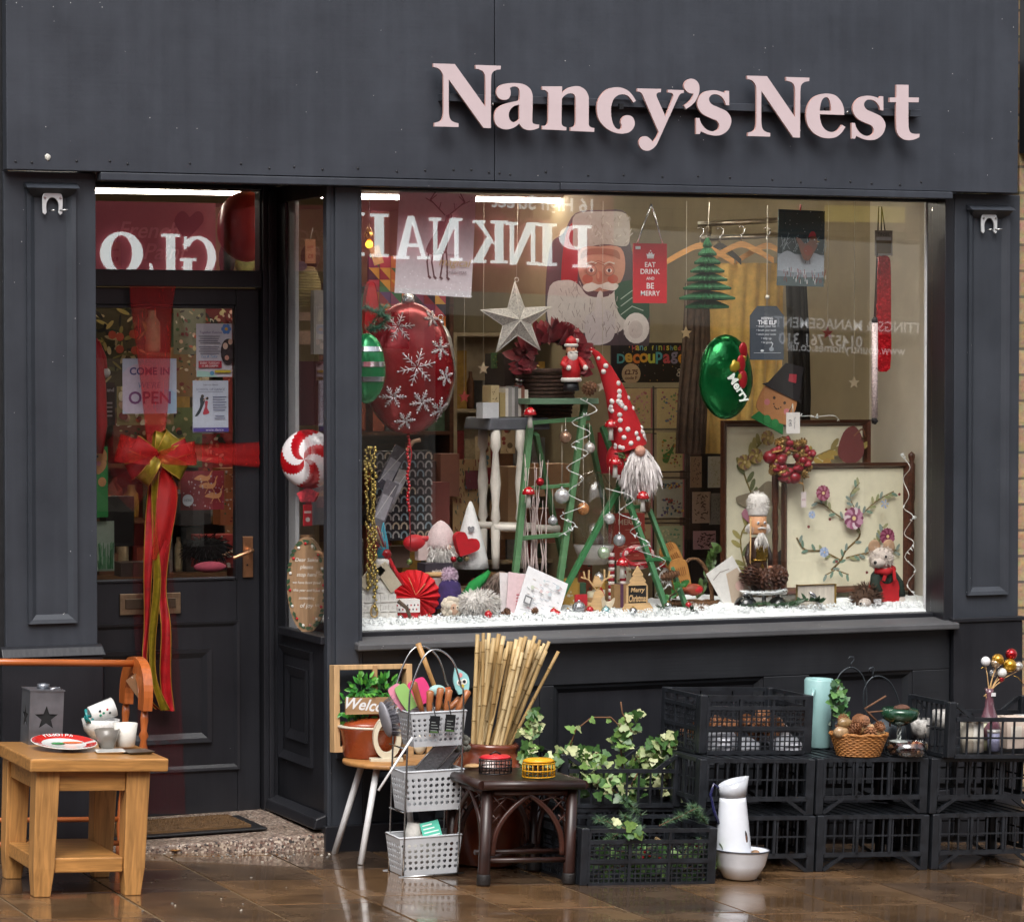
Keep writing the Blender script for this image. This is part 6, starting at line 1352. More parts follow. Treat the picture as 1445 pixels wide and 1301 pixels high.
mb=MB();mb.lathe([(13*s,15*s),(13.5*s,30*s),(11*s,42*s),(8*s,50*s)],n=18,sy=.85)
mb.tube([(9*s,-2*s,46*s),(16*s,-7*s,38*s),(15*s,-15*s,33*s)],[5*s,4.6*s,4*s],8);mb.tube([(-9*s,-2*s,46*s),(-15*s,-6*s,38*s),(-10*s,-13*s,33*s)],[5*s,4.6*s,4*s],8);mb.build('coat',mat('#b81a22',.45),t)
mb=MB();mb.lathe([(14*s,13*s),(15.5*s,16*s),(14*s,19*s)],n=18,sy=.85);mb.ball((15*s,-16*s,33*s),4*s,nu=8,nv=6);mb.ball((-10*s,-14*s,33*s),4*s,nu=8,nv=6);mb.lathe([(9*s,62*s),(10.4*s,64.5*s),(9*s,67*s)],n=16);mb.ball((9*s,0,71*s),3.4*s,nu=8,nv=6);mb.build('fur_trim',WHITEF,t)
mb=MB();mb.ball((0,-1*s,58*s),8*s,1,1,1.1,14,10);mb.ball((0,-9*s,58*s),1.8*s,nu=8,nv=6);mb.build('head',SKIN,t);mb=MB();mb.ball((0,-5*s,50*s),8*s,1,.7,1.15,12,8,lump=.05);mb.ball((-3*s,-9*s,55*s),3*s,1.3,.6,.5,8,6);mb.ball((3*s,-9*s,55*s),3*s,1.3,.6,.5,8,6);mb.build('beard',WHITEF,t)
mb=MB();mb.lathe([(8.6*s,66*s),(7*s,73*s),(2.5*s,77*s),(0,78*s)],n=14);mb.build('hat',mat('#b81a22',.45),t);mb=MB();mb.lathe([(12.4*s,29*s),(12.6*s,33*s)],n=18,sy=.86);mb.build('belt',IRON,t);mb=MB();[mb.ball((q*3*s,-8.6*s,60.5*s),1*s,nu=6,nv=5)for q in(-1,1)];mb.build('eyes',IRON,t)
for i,(px,py,l,ro)in enumerate(((832,548,'pine cone lying right of the figurine on the shelf',(1.2,0,.5)),(892,675,'pine cone tied to the right stepladder below the beard',(.3,.2,0)),(912,716,'pine cone low on the right stepladder rail',(.4,.5,0)),(868,612,'pine cone beside the spotted hat',(.2,.4,0)),(945,812,'long pine cone wired across the right stepladder',(0,1.35,0)),(950,866,'pine cone on the snow between the ladder feet',(.5,.4,.3)))):
 b,s=W(px,py,(.42,.42,.4,.46,.3,.3)[i]);mb=MB();pinecone(mb,(0,0,0),(26,24,20,20,34,22)[i]*s,(11,10,8,9,8,10)[i]*s,ro,0,7,8);tag(mb.build('pine_cone',CONE,None,b),l,'pine cone','pine cones in the window')
b,s=W(893,640,.44);t=thing('spotted_hat_gnome','gnome with a long red polka dot hat and a shaggy white beard','gnome',b,0,'gnomes in the window')
path=[(-4,8,25),(-10,30,24),(-18,58,19),(-28,88,15),(-42,118,10),(-56,140,5),(-66,148,2)]
pts=[Vector((x*s,0,z*s))for x,z,r in path];rs=[r*s for*_,r in path];n=22;mb=MB();st=0
vs=[];hatp=[]
for i,p in enumerate(pts):
 tn=(pts[min(i+1,6)]-pts[max(i-1,0)]).normalized();u_=tn.cross(YA).normalized()
 if u_.x<0:u_=-u_
 vs+=[p+(u_*cos(2*pi*j/n)+YA*.8*sin(2*pi*j/n))*rs[i]*(1+U(-.03,.03))for j in range(n)];hatp.append((p,u_))
mb.add(vs,[(i*n+j,i*n+(j+1)%n,(i+1)*n+(j+1)%n,(i+1)*n+j)for i in range(6)for j in range(n)],0,True);mb.build('hat',mat('#b5121d',.85,var=.1,bump=.3,bs=150),t)
mb=MB()
for i in range(40):
 k=int(U(0,5.99))if i>18 else int(U(0,3));f_=U(0,1);an=-U(.05,.95)*pi;p=hatp[k][0].lerp(hatp[k+1][0],f_);r=rs[k]*(1-f_)+rs[k+1]*f_;d=hatp[k][1]*cos(an)+YA*.8*sin(an)
 c=p+d*r*.92;mb.ball(c,min(3.9*s,r*.45),1,1,1,8,6)
mb.build('white_spots',mat('#e0d9d6',.8),t)
mb=MB();mb.ball((4*s,-4*s,-18*s),20*s,.9,.7,1.3);fur(mb,(6*s,-10*s,-12*s),20*s,1500,34*s,0,.85,(.9,.6,1.1),.002);mb.build('beard',mat('#e6e0de',.9,var=.06),t);mb=MB();mb.ball((2*s,-20*s,4*s),8*s);mb.build('nose',mat('#c99480',.6),t);mb=MB();mb.ball((-16*s,6*s,-10*s),22*s,1,.8,1.2);mb.build('red_body',RED,t)
for i,(px,py,Y,l)in enumerate(((862,607,.40,'toadstool clipped beside the spotted hat'),(868,660,.38,'big toadstool hanging on the right ladder'),(907,708,.36,'toadstool on the right ladder rail below the beard'),(878,802,.30,'toadstool above the snow by the plywood tree'),(746,702,.38,'red heart-shaped toadstool among the white twigs'),(748,590,.42,'toadstool under the left end of the shelf'))):
 b,s=W(px,py,Y);t=thing('toadstool','red and white '+l,'toadstool ornament',b,0,'toadstool ornaments');mb=MB();mb.lathe([(9*s,4*s),(9.5*s,6*s),(7*s,12*s),(3*s,15*s),(0,15.5*s)],n=14);mb.build('cap',REDG,t);mb=MB();mb.lathe([(4*s,-14*s),(3*s,0),(3.4*s,4.5*s)],n=10)
 for q in range(6):mb.ball((7*s*cos(q),7*s*sin(q),10*s),1.5*s,nu=6,nv=5)
 mb.build('stalk',mat('#dcd8d0',.7),t)
for px,py,r,c,top,l in((798,617,9,'#9a7a66',(798,590),'copper bauble hanging under the stepladder shelf'),(793,700,11,'#cfd0d0',(793,600),'white owl-like bauble hanging low on a pink string'),(762,680,6,'#9c1a24',(762,640),'small red bauble above the white twigs'),(823,718,9,'#c98a5a',(823,600),'copper glass bauble left of the right stepladder'),(874,762,9,'#a9adb0',(874,700),'silver glitter bauble by the red tin'),(852,780,9,'#b9cdb0',(852,690),'pale green bauble hanging beside the glass dome'),(860,732,8,'#cfd2d2',(860,640),'white bauble face hanging by the right ladder'),(780,735,7,'#b0b2b4',(780,690),'dull silver bauble among the twigs'),(832,632,8,'#c9c5c0',(832,596),'pearl bauble hanging near the ladder top')):
 b,s=W(px,py,.42);bauble(b,r*s,mat(c,.2,.5,var=.1),l,'baubles hung in the middle of the window','bauble',P(*top,.45))
b,s=W(752,800,.44);t=thing('white_twigs','bundle of tall bare whitened twigs by the booklets','twigs',b);mb=MB()
for i in range(16):
 x=U(-12,14);pts=[Vector((x*s+U(-4,4)*s,U(-.02,.02),-10*s))]
 for k in range(1,8):pts.append(pts[-1]+Vector(((U(-3,3)+(1.2 if k>4 else-.2))*s,U(-.006,.006),U(18,27)*s*(.7 if i%3==0 else 1))))
 mb.tube(pts,[.0035-.00035*k for k in range(8)],5)
mb.build('stems',mat('#cbb9b4',.7,var=.1),t)
def light_chain(label,pts,n,group='fairy lights in the window'):
 o=Vector(pts[0]);q=curve3([Vector(p)-o for p in pts],4);t=thing('fairy_lights',label,'fairy lights',o,0,group);mb=MB();mb.tube(q,.0016,5);mb.build('wire',mat('#d2d5d2',.5),t);mb=MB()
 for i in range(n):f_=U(0,len(q)-1.01);k=int(f_);p=q[k].lerp(q[k+1],f_-k);mb.tube([p,p+Vector((U(-1,1),-.5,U(-1,1))).normalized()*.014],[.0035,.0015],6)
 mb.build('bulbs',mat('#e8eceb',.15),t)
zz=lambda x0,y0,x1,y1,n,amp,Y:[P(x0+(x1-x0)*i/n+(amp if i%2 else-amp)*U(.5,1.3),y0+(y1-y0)*i/n+U(-4,4),Y-(.03 if i%2 else-.02))for i in range(n+1)]
light_chain('string of clear fairy lights wound down the right stepladder',zz(870,690,960,868,12,16,.33),26)
light_chain('string of clear fairy lights draped over the left stepladder top',zz(830,560,800,760,12,14,.40),24)
light_chain('string of clear fairy lights running down the post of the firescreen',zz(1276,640,1288,862,12,6,.26),22)
light_chain('string of clear fairy lights strung across the large embroidery',zz(1080,585,1190,590,6,8,.5),12)
sprig('leaf_sprig','green holly leaves wired high on the right stepladder',P(868,640,.42),P(885,660,.40),10,.03,.02,LEAFM);sprig('leaf_sprig','green holly leaves wired low on the right stepladder',P(945,848,.27),P(966,828,.27),9,.04,.026,mat('#2d6a2c',.45,var=.2))
b,s=W(838,796,.55);t=thing('glass_dome','glass dome on a white bowl base behind the plywood stag','glass dome',b);mb=MB();mb.lathe([(18*s,0),(26*s,18*s),(29*s,26*s),(28*s,28*s)],n=24);mb.build('white_base',mat('#d9d6d2',.3),t);mb=MB();mb.lathe([(30*s,29*s),(31*s,70*s),(27*s,105*s),(16*s,126*s),(3*s,132*s)],n=24);mb.build('dome',GLS2,t)
b,s=W(842,824,.55);mb=MB();mb.ball((0,0,40*s),10*s,1,1,1.6,lump=.1)
tag(mb.build('dome_filler',mat('#6b5a58',.8,var=.4),None,(b.x,b.y,b.z+20*s)),'shadowy cone ornament under the glass dome','ornament')
b,s=W(884,790,.62);a=Art(48*s,66*s,.05,'#a3382c',.6);a.text('MERRY',.5,.82,w=.7,col='#d9b9a0',bold=.02)
for _ in range(26):a.line([(x:=U(.08,.8),z:=U(.1,.7)),(x+.15,z)],.02,'#cf8a72')
tag(a.build('red_carton',b),'red patterned carton behind the right stepladder','carton')
b,s=W(870,850,.46);t=thing('striped_stockings','pair of red and white striped stocking legs hanging down','stockings',b)
for x in(-8,10):
 mb=MB();hh=70*s
 for k in range(14):mb.lathe([(4.5*s,k*hh/14),(4.6*s,(k+.5)*hh/14),(4.5*s,(k+1)*hh/14)],(x*s,0,0),12,k%2)
 mb.build('leg',[mat('#8e1f28',.85),mat('#d3c8c2',.85)],t)
b,s=W(900,800,.42);mb=MB()
for i in range(10):mb.tube([Vector(((22+3*sin(i))*s*cos(q),U(-.01,.01)+.012*sin(3*q+i),(9+i*.7)*s*sin(q)+14*s))for q in[2*pi*j/22 for j in range(22)]],.0055,6,i%2,closed=True)
tag(mb.build('yarn_wreath',[mat('#a8222c',.9,var=.2),mat('#c9a8a4',.9)],None,b),'flattened ring of red and white yarn behind the right ladder','yarn ring')
b,s=W(945,800,.44);t=thing('nordic_hat_gnome','small gnome in a red and white knitted hat in the basket','gnome',b,0,'gnomes in the window');mb=MB()
for k in range(6):mb.lathe([((15-k*2.2)*s,k*5*s),((15.2-k*2.4)*s,(k+1)*5*s)],n=16,m=k%2,sy=.8)
mb.build('hat',[mat('#b01c28',.9,bump=.5),mat('#d9d0cb',.9)],t);mb=MB();fur(mb,(0,-6*s,-4*s),10*s,420,16*s,0,.7);mb.ball((0,0,-6*s),10*s);mb.build('beard',WHITEF,t)
mb=MB();A=P(846,668,.75);mb.box(0,0,0,.10,.02,.16);tag(mb.build('red_cloth',mat('#8e1422',.85,var=.2),None,A),'crimson cloth panel behind the right stepladder','cloth')
b,s=W(925,800,1.25);t=thing('card_spinner','dark wire card spinner with a black printed header board','card rack',b)
k=lambda px,py,Y=1.25:P(px,py,Y)-Vector(t.location)
mb=MB();A,B=k(862,540),k(972,484);mb.box(A.x,-.004,A.z,B.x,.004,B.z)
HB=mat('#15161a',.4,var=.3);mb.build('header_board',HB,t)
a=Art(B.x-A.x,B.z-A.z,.001,'#17181c',.4)
for i,(ch,c)in enumerate(zip('Decoupage',['#4f9aa0','#c9a24a','#d07a3a','#d0a03a','#a9b94a','#4fa0b0','#c04a5a','#8a8ab0','#d99a2a'])):a.text(ch,.12+i*.097,.6+.02*(i%2),h=.3 if ch in 'pg' else .24,col=c,bold=.03)
for i,(ch,c)in enumerate(zip('Hand finished',['#c9c04a']*13)):
 if ch!=' ':a.text(ch,.28+i*.048,.87,h=.12,col=['#c04a5a','#c9c04a','#5a9ab0','#a0b04a'][i%4],bold=.02)
a.ell(.24,.22,.12,col='#b9a284',n=24);a.text('£2.75',.24,.26,w=.17,col='#4c1f1c',bold=.03);a.text('code F',.24,.12,w=.15,col='#4c1f1c',bold=.02);a.text('&',.86,.25,h=.2,col='#b9b6b0')
for _ in range(40):a.ell(U(.02,.98),U(.03,.97),.006,col=R.choice(['#c9a24a','#8a8a8a','#a04a4a']),n=6)
a.build('header_print',((A.x+B.x)/2,-.006,A.z),parent=t)
mb=MB()
for px in(874,922,971):mb.tube([k(px,545),k(px,880)],.004,6)
for py in(548,606,612,666,674,732,738,790):mb.tube([k(868,py),k(974,py)],.0025,6)
for px in(974,1020):mb.tube([k(px,545,1.35),k(px,880,1.35)],.004,6)
mb.build('wire_frame',mat('#3a3432',.4,.6),t)
CP=[('#c9b48a',['#b06a70','#8a9a6a','#c9909a']),('#cdbf92',['#5d7a9c','#8f6a8a','#7d9a6a','#b06a70']),('#b9947e',['#8a4a50','#c9909a']),('#c4b98a',['#4f8a3c','#b0863a','#8a4a3a']),('#b5a98a',['#7a6a4a','#8a7a5a']),('#a3a69a',['#8a2c2c','#2c5a6a','#c9a24a','#4a3a6a','#2a2a2a']),('#a9926c',['#8a6a4a']),('#a3ac8a',['#5d8a6a','#c9c09a'])]
LB=('card with a pink posy, upper left in the spinner','card with blue flowers, upper right in the spinner','pink leafy card half behind the beard','card with a green bottle in the second row','plain beige card low left in the spinner','card with coloured baubles in the third row','brown card at the bottom left of the spinner','pale green landscape card at the bottom of the spinner')
for i,(px,py)in enumerate(((901,604),(946,604),(901,664),(946,664),(901,730),(946,730),(901,790),(946,788))):
 b,s=W(px,py,1.23);base,cols=CP[i];a=Art(42*s,(56,56,52,54,52,53,50,46)[i]*s,.006,base,.5)
 a.rect(.94,0,1,1,'#a8606a')
 if i==3:a.poly([(.2,.25),(.38,.2),(.5,.4),(.66,.66),(.6,.7),(.44,.52),(.24,.42)],'#3f7a34',True)
 for _ in range(46 if i!=5 else 90):a.ell(U(.12,.85),U(.1,.9)if i!=5 else R.choice([U(.05,.5),U(.78,.92)]),U(.015,.06),U(.015,.05),R.choice(cols),9)
 tag(a.build('greeting_card',b),LB[i],'card','cards in the spinner')
LS=('narrow brown patterned card at the top of the spinner side','thin brown card second down on the spinner side','tan scroll patterned card third down on the spinner side','card of dark tall figures low on the spinner side','pink card with bare branches at the foot of the spinner','pale card top right beside the green balloon','card with purple scribbles on the white column','white glittery card below the purple one','grey sleeve low on the white column')
for i,(px,py,w_,h_,base,col)in enumerate(((983,592,16,44,'#a89078','#3a2a24'),(982,642,14,38,'#5a4038','#3a2a24'),(982,688,16,44,'#a8907a','#4a322a'),(990,738,26,44,'#b9a498','#4a2c24'),(994,775,32,26,'#b9929a','#4a2a2c'),(1008,590,22,24,'#c5c9c6','#8a9098'),(1009,640,20,44,'#d0d2d6','#6a5f98'),(1009,688,20,44,'#d2d2cc','#b5b39a'),(1010,740,18,44,'#8d8a88','#6a6866'))):
 b,s=W(px,py,1.30);a=Art(w_*s*KX,h_*s,.006,base,.5)
 for _ in range(34):a.line([(x:=U(.1,.8),z:=U(.08,.9)),(x+U(-.1,.15),z+U(-.05,.06))],.045,col)
 tag(a.build('greeting_card',b),LS[i],'card','cards in the spinner')
mb=MB();A=P(968,880,1.42);B=P(1024,560,1.42);mb.box(0,0,0,B.x-A.x,.03,B.z-A.z);tag(mb.build('dark_backboard',mat('#2c211e',.6,var=.3),None,A),'dark brown board behind the side cards of the spinner','board')
def shelf_unit(label,px0,px1,pytop,pybot,Y,wc,rows,seed):
 rr=random.Random(seed);A,B=P(px0,pybot,Y),P(px1,pytop,Y);w_,h_=B.x-A.x,B.z-A.z;t=thing('shelf_unit',label,'shelves',A,0,'shelves of stock in the shop');mb=MB();mb.box(0,.28,0,w_,.3,h_);mb.box(0,0,0,.02,.279,h_);mb.box(w_-.02,0,0,w_,.279,h_)
 for i in range(rows+1):mb.box(.0205,0,i*(h_-.02)/rows,w_-.0205,.279,i*(h_-.02)/rows+.018)
 mb.build('carcass',wc,t);lab=['dark','red','cream','green','brown','gold','grey','rust']
 for i in range(rows):
  mb=MB();x=.03;z=i*(h_-.02)/rows+.0185;H=(h_-.02)/rows-.03
  while x<w_-.08:
   ww=rr.uniform(.03,.10);hh=H*rr.uniform(.4,.95);c=rr.randrange(8)
   if rr.random()<.7:mb.box(x,.05+rr.uniform(0,.05),z,x+ww,.2,z+hh,c)
   else:mb.lathe([(ww*.45,0),(ww*.5,hh*.1),(ww*.5,hh*.7),(ww*.25,hh*.85),(ww*.25,hh)],(x+ww/2,.12,z),12,c)
   x+=ww+rr.uniform(.002,.03)
  mb.build('stock_row',[mat(c,.6,var=.2,vs=40)for c in('#2d2422','#8e2a2c','#c4b494','#4a6048','#7a5034','#b08a3c','#8a8888','#9c4a30')],t)['kind']='stuff'
shelf_unit('white shelves of small stock far back in the shop, behind the wire star',640,905,470,905,4.2,mat('#b9a88c',.6),4,3)
shelf_unit('dark shelves of stock at the back left, behind the red balloon',480,640,400,930,3.4,DKWOOD,5,8)
shelf_unit('brown shelves of stock behind the framed embroideries',1000,1120,560,900,2.0,DKWOOD,3,5)
# on and behind the door
def sheer(col,a,name):
 m=mat(col,.5,alpha=a,var=.35,vs=6,stretch=(30,30,1.2),key=name);return m
SHR,SHD=sheer('#b41210',.6,'sheer_red'),sheer('#6a0d10',.17,'sheer_dark')
VELV=mat('#a00c15',.55,var=.3,vs=25);GOLDR=mat('#8f7a1e',.35,.4,var=.25,vs=40);GEDGE=mat('#b98a3a',.4,.6)
YB=YD-.05
bo=P(213,645,YB);bow=thing('door_bow','big red and gold ribbon bow with long tails tied round the shop door','bow',bo)
def ribbon(name,rows,m,Y=YB,amp=.006,fq=3.,n=7,edge=None,parent=bow):
 """strip through rows of (px_left, px_right, py)"""
 pl_,pr_=smooth_loop([(r[0],r[2])for r in rows],False,5),smooth_loop([(r[1],r[2])for r in rows],False,5);mb=MB();vs=[];L=[];E=[]
 for k,(a,b_)in enumerate(zip(pl_,pr_)):
  A,B=P(a[0],a[1],Y)-bo,P(b_[0],b_[1],Y)-bo
  for j in range(n+1):
   f_=j/n;q=A.lerp(B,f_);q.y+=amp*sin(f_*fq*2*pi+k*.22)+amp*.8*sin(k*.5);vs.append(q)
  L.append(vs[-n-1].copy());E.append(vs[-1].copy())
 mb.add(vs,[(k*(n+1)+j,k*(n+1)+j+1,(k+1)*(n+1)+j+1,(k+1)*(n+1)+j)for k in range(len(pl_)-1)for j in range(n)],0,True)
 if edge:mb.tube(L,.0018,5,1);mb.tube(E,.0018,5,1)
 return mb.build(name,[m,edge or m],parent)
ribbon('sheer_band',[(183,248,404),(188,243,450),(196,240,520),(204,236,590),(208,226,640)],SHR,fq=4,amp=.008)
ribbon('sheer_band',[(196,236,690),(188,244,800),(192,254,950),(200,262,1148)],SHD,YD-.012,fq=3,amp=.004)
mb=MB();pts=[]
for i in range(15):
 f_=i/14;x=226+140*f_
 for j in range(6):g_=j/5;q=P(x,628+(8+28*f_**.6)*g_-4*f_,YD-.02)-bo;q.y-=.022*sin(pi*f_)+.008*sin(g_*14+f_*3);pts.append(q)
mb.add(pts,[(i*6+j,i*6+j+1,(i+1)*6+j+1,(i+1)*6+j)for i in range(14)for j in range(5)],0,True);mb.build('sheer_band',SHR,bow)
def loop(name,cx,cy,L_,w_,ang,m,edge=None,th=.03,dy=-.03):
 s=1/sc(bo);mb=MB();vs=[];n=18
 ca,sa=cos(ang),sin(ang)
 for i in range(n+1):
  a_=2*pi*i/n;r=L_*s*(.5-.5*cos(a_));y=th*sin(a_)
  for j in range(5):v_=(j/4-.5)*w_*s*(.35+.65*sin(a_/2));vs.append(P(cx,cy,YB)-bo+Vector((r*ca-v_*sa,y+dy+.004*sin(j*2+i),r*sa+v_*ca)))
 mb.add(vs,[(i*5+j,i*5+j+1,(i+1)*5+j+1,(i+1)*5+j)for i in range(n)for j in range(4)],0,True)
 if edge:
  for j in(0,4):mb.tube([vs[i*5+j]for i in range(n+1)],.0016,5,1)
 return mb.build(name,[m,edge or m],bow)
for L_,w_,a_,m,e in((72,46,3.5,SHD,None),(60,40,2.9,SHR,None),(80,50,3.95,SHD,None),(40,24,2.6,VELV,GEDGE),(46,24,3.6,VELV,GEDGE),(42,22,4.1,GOLDR,GEDGE),(40,26,.9,GOLDR,GEDGE),(48,24,.35,VELV,GEDGE),(46,26,-.5,GOLDR,GEDGE),(36,22,1.3,GOLDR,GEDGE),(44,20,-.15,VELV,GEDGE),(56,34,.1,SHR,None)):loop('loop',218,645,L_,w_,a_,m,e,U(.018,.034),U(-.05,-.02))
mb=MB();mb.ball(P(219,648,YB)-bo+Vector((0,-.03,0)),.02,1,.8,1.1,lump=.08);mb.build('knot',VELV,bow)
ribbon('tail',[(212,222,665),(206,219,740),(203,214,800),(204,212,880),(200,208,935),(207,213,985),(221,226,1001)],VELV,YB-.02,edge=GEDGE,amp=.007,fq=.6)
ribbon('tail',[(214,224,665),(216,220,740),(217,226,820),(211,221,900),(213,222,960),(226,240,1002)],GOLDR,YB-.035,edge=GEDGE,amp=.008,fq=.6)
ribbon('tail',[(218,238,660),(216,250,700),(216,240,770),(222,236,830),(226,240,880),(225,240,950),(233,246,1003)],VELV,YB-.03,edge=GEDGE,amp=.009,fq=.8)
ribbon('tail',[(222,232,660),(222,252,690),(218,243,750),(214,232,790)],SHR,YB-.045,amp=.008,fq=1.)
YN=YD+.024
def note(px0,py0,px1,py1,base,Y=YN):
 A,B=P(px0,py1,Y),P(px1,py0,Y);return Art(B.x-A.x,B.z-A.z,.001,base,.6),Vector(((A.x+B.x)/2,Y,A.z))
a,b=note(173,506,249,584,'#bfc8da')
a.ell(.3,.4,.4,.5,'#d0c4d6');a.ell(.8,.2,.25,.25,'#a9c3dc');a.text('COME IN',.5,.77,w=.74,col='#4a4a86',bold=.03);a.text("WE'RE",.5,.52,w=.42,col='#7a86b0',shear=.2);a.text('OPEN',.5,.29,w=.78,col='#7a3f76',bold=.02)
tag(a.build('open_notice',b),'pastel notice reading COME IN and OPEN behind the sheer ribbon','notice','notices in the door')
a,b=note(277,457,327,532,'#d8d3dc')
for k in range(6):a.ell(.84+.085*cos(k*pi/3),.9+.06*sin(k*pi/3),.06,col='#5d86c9',n=10)
a.ell(.84,.9,.045,col='#d8a03a');a.text('Together Futures',.4,.83,w=.62,col='#6a4a8a',shear=.2)
for i in range(8):a.rect(.06+.04*(i%2),.755-i*.042-(.03 if i>3 else 0),.66-.03*(i%3),.768-i*.042-(.03 if i>3 else 0),'#6d6a7c')
a.text('Tea & Talks',.35,.385,w=.45,col='#4f8ac0',shear=.3);a.rect(.05,.17,.7,.3,'#b8283c');a.text('EVERY TUESDAY',.37,.26,w=.55,col='#eedede',bold=.02);a.text('11.00-3.00PM',.37,.205,w=.45,col='#eedede',bold=.02)
a.ell(.88,.47,.21,.36,'#3a2c2e');a.ell(.8,.58,.07,.09,'#d8b9a4');a.ell(.94,.66,.06,.08,'#d0a890');a.ell(.84,.36,.06,.07,'#c98f7c');a.rect(.5,.08,.95,.13,'#c9b23a');a.poly([(0,0),(.6,0),(.3,.1),(0,.12)],'#a9cfc4');a.ell(.42,.07,.06,col='#5d9ac0')
tag(a.build('social_notice',b),'white notice with a blue flower and an elderly couple, upper right of the door glass','notice','notices in the door')
a,b=note(272,537,322,611,'#ccd3e2')
a.text('Learn to dance',.5,.92,w=.4,col='#3a3a5c');a.text('SCHOOL OF DANCE',.5,.83,w=.8,col='#55608a');a.rect(.15,.775,.85,.785,'#8a90a8')
a.poly([(.06,.32),(.2,.5),(.2,.66),(.28,.68),(.34,.62),(.28,.5),(.18,.36)],'#26323c',True);a.ell(.27,.70,.045,col='#3a2a24');a.poly([(.34,.6),(.42,.6),(.40,.48),(.46,.38),(.28,.36),(.34,.5)],'#c0384c',True);a.ell(.4,.66,.04,col='#241a1c');a.line([(.3,.62),(.38,.68)],.02,'#d8b0a0')
for i in range(6):a.rect(.56,.68-i*.05,.94-.04*(i%2),.693-i*.05,'#5d6488')
a.rect(.62,.32,.88,.333,'#5d6488');a.rect(.6,.27,.9,.283,'#5d6488');a.rect(0,.02,1,.1,'#4a3a8e');a.text('www.dance',.6,.06,w=.5,col='#d8d4e8')
tag(a.build('dance_notice',b),'pale blue notice with a dancing couple and a purple footer, below the other notice','notice','notices in the door')
YH=YD+.12
mb=MB();A=P(140,640,YH);mb.tube([P(140,640,YH)-A,P(143,600,YH)-A,P(140,550,YH)-A,P(138,510,YH)-A,P(134,478,YH)-A],[.014,.022,.026,.022,.01],12);mb.tube([P(137,482,YH)-A,P(146,505,YH)-A,P(149,522,YH)-A],[.010,.012,.008],10);mb.ball(P(149,526,YH)-A,.018,m=1,lump=.05);tag(mb.build('red_felt_hat',[RED,WHITEF],None,A),'long red felt hat with a white bobble at the left of the door glass','hat')
a,b=note(137,540,162,600,'#3a1518',YD+.3);a.text('and',.75,.83,w=.4,col='#d8d0d0',bold=.02);[a.rect(.5,.2+i*.1,.85,.24+i*.1,'#b9a9a8')for i in range(4)];tag(a.build('red_carrier',b),'dark red printed bag half behind the red felt hat','bag')
a,b=note(136,630,152,730,'#2c8a44',YH+.05);a.poly([(0,.62),(.8,.7),(.9,.9),(.4,1),(0,1)],'#c98f5c',True);a.ell(.1,.86,.1,col='#2a1c16');a.ell(.2,.76,.2,.2,'#d0808a');a.ell(.5,.5,.35,.4,'#c98f5c');tag(a.build('paper_elf',b),'green and tan paper elf at the left edge of the door glass','decoration')
a,b=note(255,664,316,720,'#7a1822',YD+.1)
for x,z,r in((.62,.6,.0),(.75,.35,.1),(.5,.8,-.1)):
 a.poly([(x-.2,z),(x-.05,z+.1),(x+.1,z+.06),(x+.2,z+.14),(x+.16,z-.02),(x+.05,z-.06),(x-.1,z-.04)],'#c98a5a',True);a.line([(x+.17,z+.12),(x+.22,z+.26)],.02,'#c98a5a');a.line([(x,z-.05),(x-.06,z-.18)],.018,'#c98a5a');a.line([(x+.1,z-.03),(x+.16,z-.16)],.018,'#c98a5a')
for _ in range(60):a.ell(U(.03,.97),U(.04,.96),U(.006,.022),col=R.choice(['#c9b9b4','#a9a0b0','#8a4a50']),n=7)
a.ell(.12,.26,.13,col='#b9c0c4',n=20);a.text('HERE',.12,.26,w=.18,col='#3a3a42');tag(a.build('reindeer_bag',b),'dark red gift bag printed with leaping tan deer','gift bag')
a,b=note(137,735,161,806,'#9fae9c',YD+.2)
for _ in range(40):a.line([(x:=U(.05,.9),0.05),(x+U(-.1,.1),U(.2,.6))],.04,R.choice(['#2f6a3c','#3f7a4a','#6a9a70']))
tag(a.build('forest_print',b),'misty green forest print low at the left of the door glass','print')
b=P(300,806,YD+.35);s=1/sc(b)
for i,(px,py,w2,h2,c,l)in enumerate(((302,800,56,46,'#a8342c','red patterned gift box low behind the door handle'),(345,815,40,30,'#6a2c24','rust box lowest at the right behind the door'),(200,812,70,20,'#4a3a32','brown crate along the bottom of the door glass'),(270,740,46,44,'#3a3634','charcoal bag behind the long ribbon tails'),(322,740,34,80,'#b5683c','tall orange board behind the door handle'),(165,770,40,70,'#26221f','black cabinet at the lower left behind the door'))):
 q=P(px,py,YD+.4+.06*i);s=1/sc(q);a=Art(w2*s,h2*s,.1,c,.6)
 if i in(0,1,4):
  for _ in range(40):a.ell(U(.05,.95),U(.05,.95),U(.02,.08),U(.02,.06),R.choice(['#d8b08a','#c9c0b0','#7a1c20','#4a6a3c','#e0d0c0']),8)
 tag(a.build('stock_box',q),l,'box','stock behind the door')
q=P(292,775,YD+.33);s=1/sc(q);mb=MB();mb.ball((0,0,0),22*s,1.3,.6,.7,lump=.1);fur(mb,(0,0,0),22*s,500,14*s,0,.4,(1.3,.6,.7));tag(mb.build('black_fur_toy',mat('#161416',.9),None,q),'black furry toy on the red gift box behind the door','soft toy')
q=P(296,800,YD+.25);s=1/sc(q);mb=MB();mb.ball((0,0,0),16*s,1.5,.7,.5);tag(mb.build('pink_cushion',mat('#b0485c',.8),None,q),'small pink cushion low behind the door glass','cushion')
a,b=note(120,420,205,545,'#4a4226',YD+.9)
for _ in range(90):x,z,q_=U(0,1),U(0,1),U(0,6.3);a.ell(x,z,U(.05,.12),U(.015,.035),R.choice(['#b9a45e','#8a8040','#2c3020','#6a6a3c','#c9b98a','#1d2018']),10,q_)
for _ in range(6):a.ell(U(.4,.9),U(.4,.6),.07,col='#a8452a',n=8)
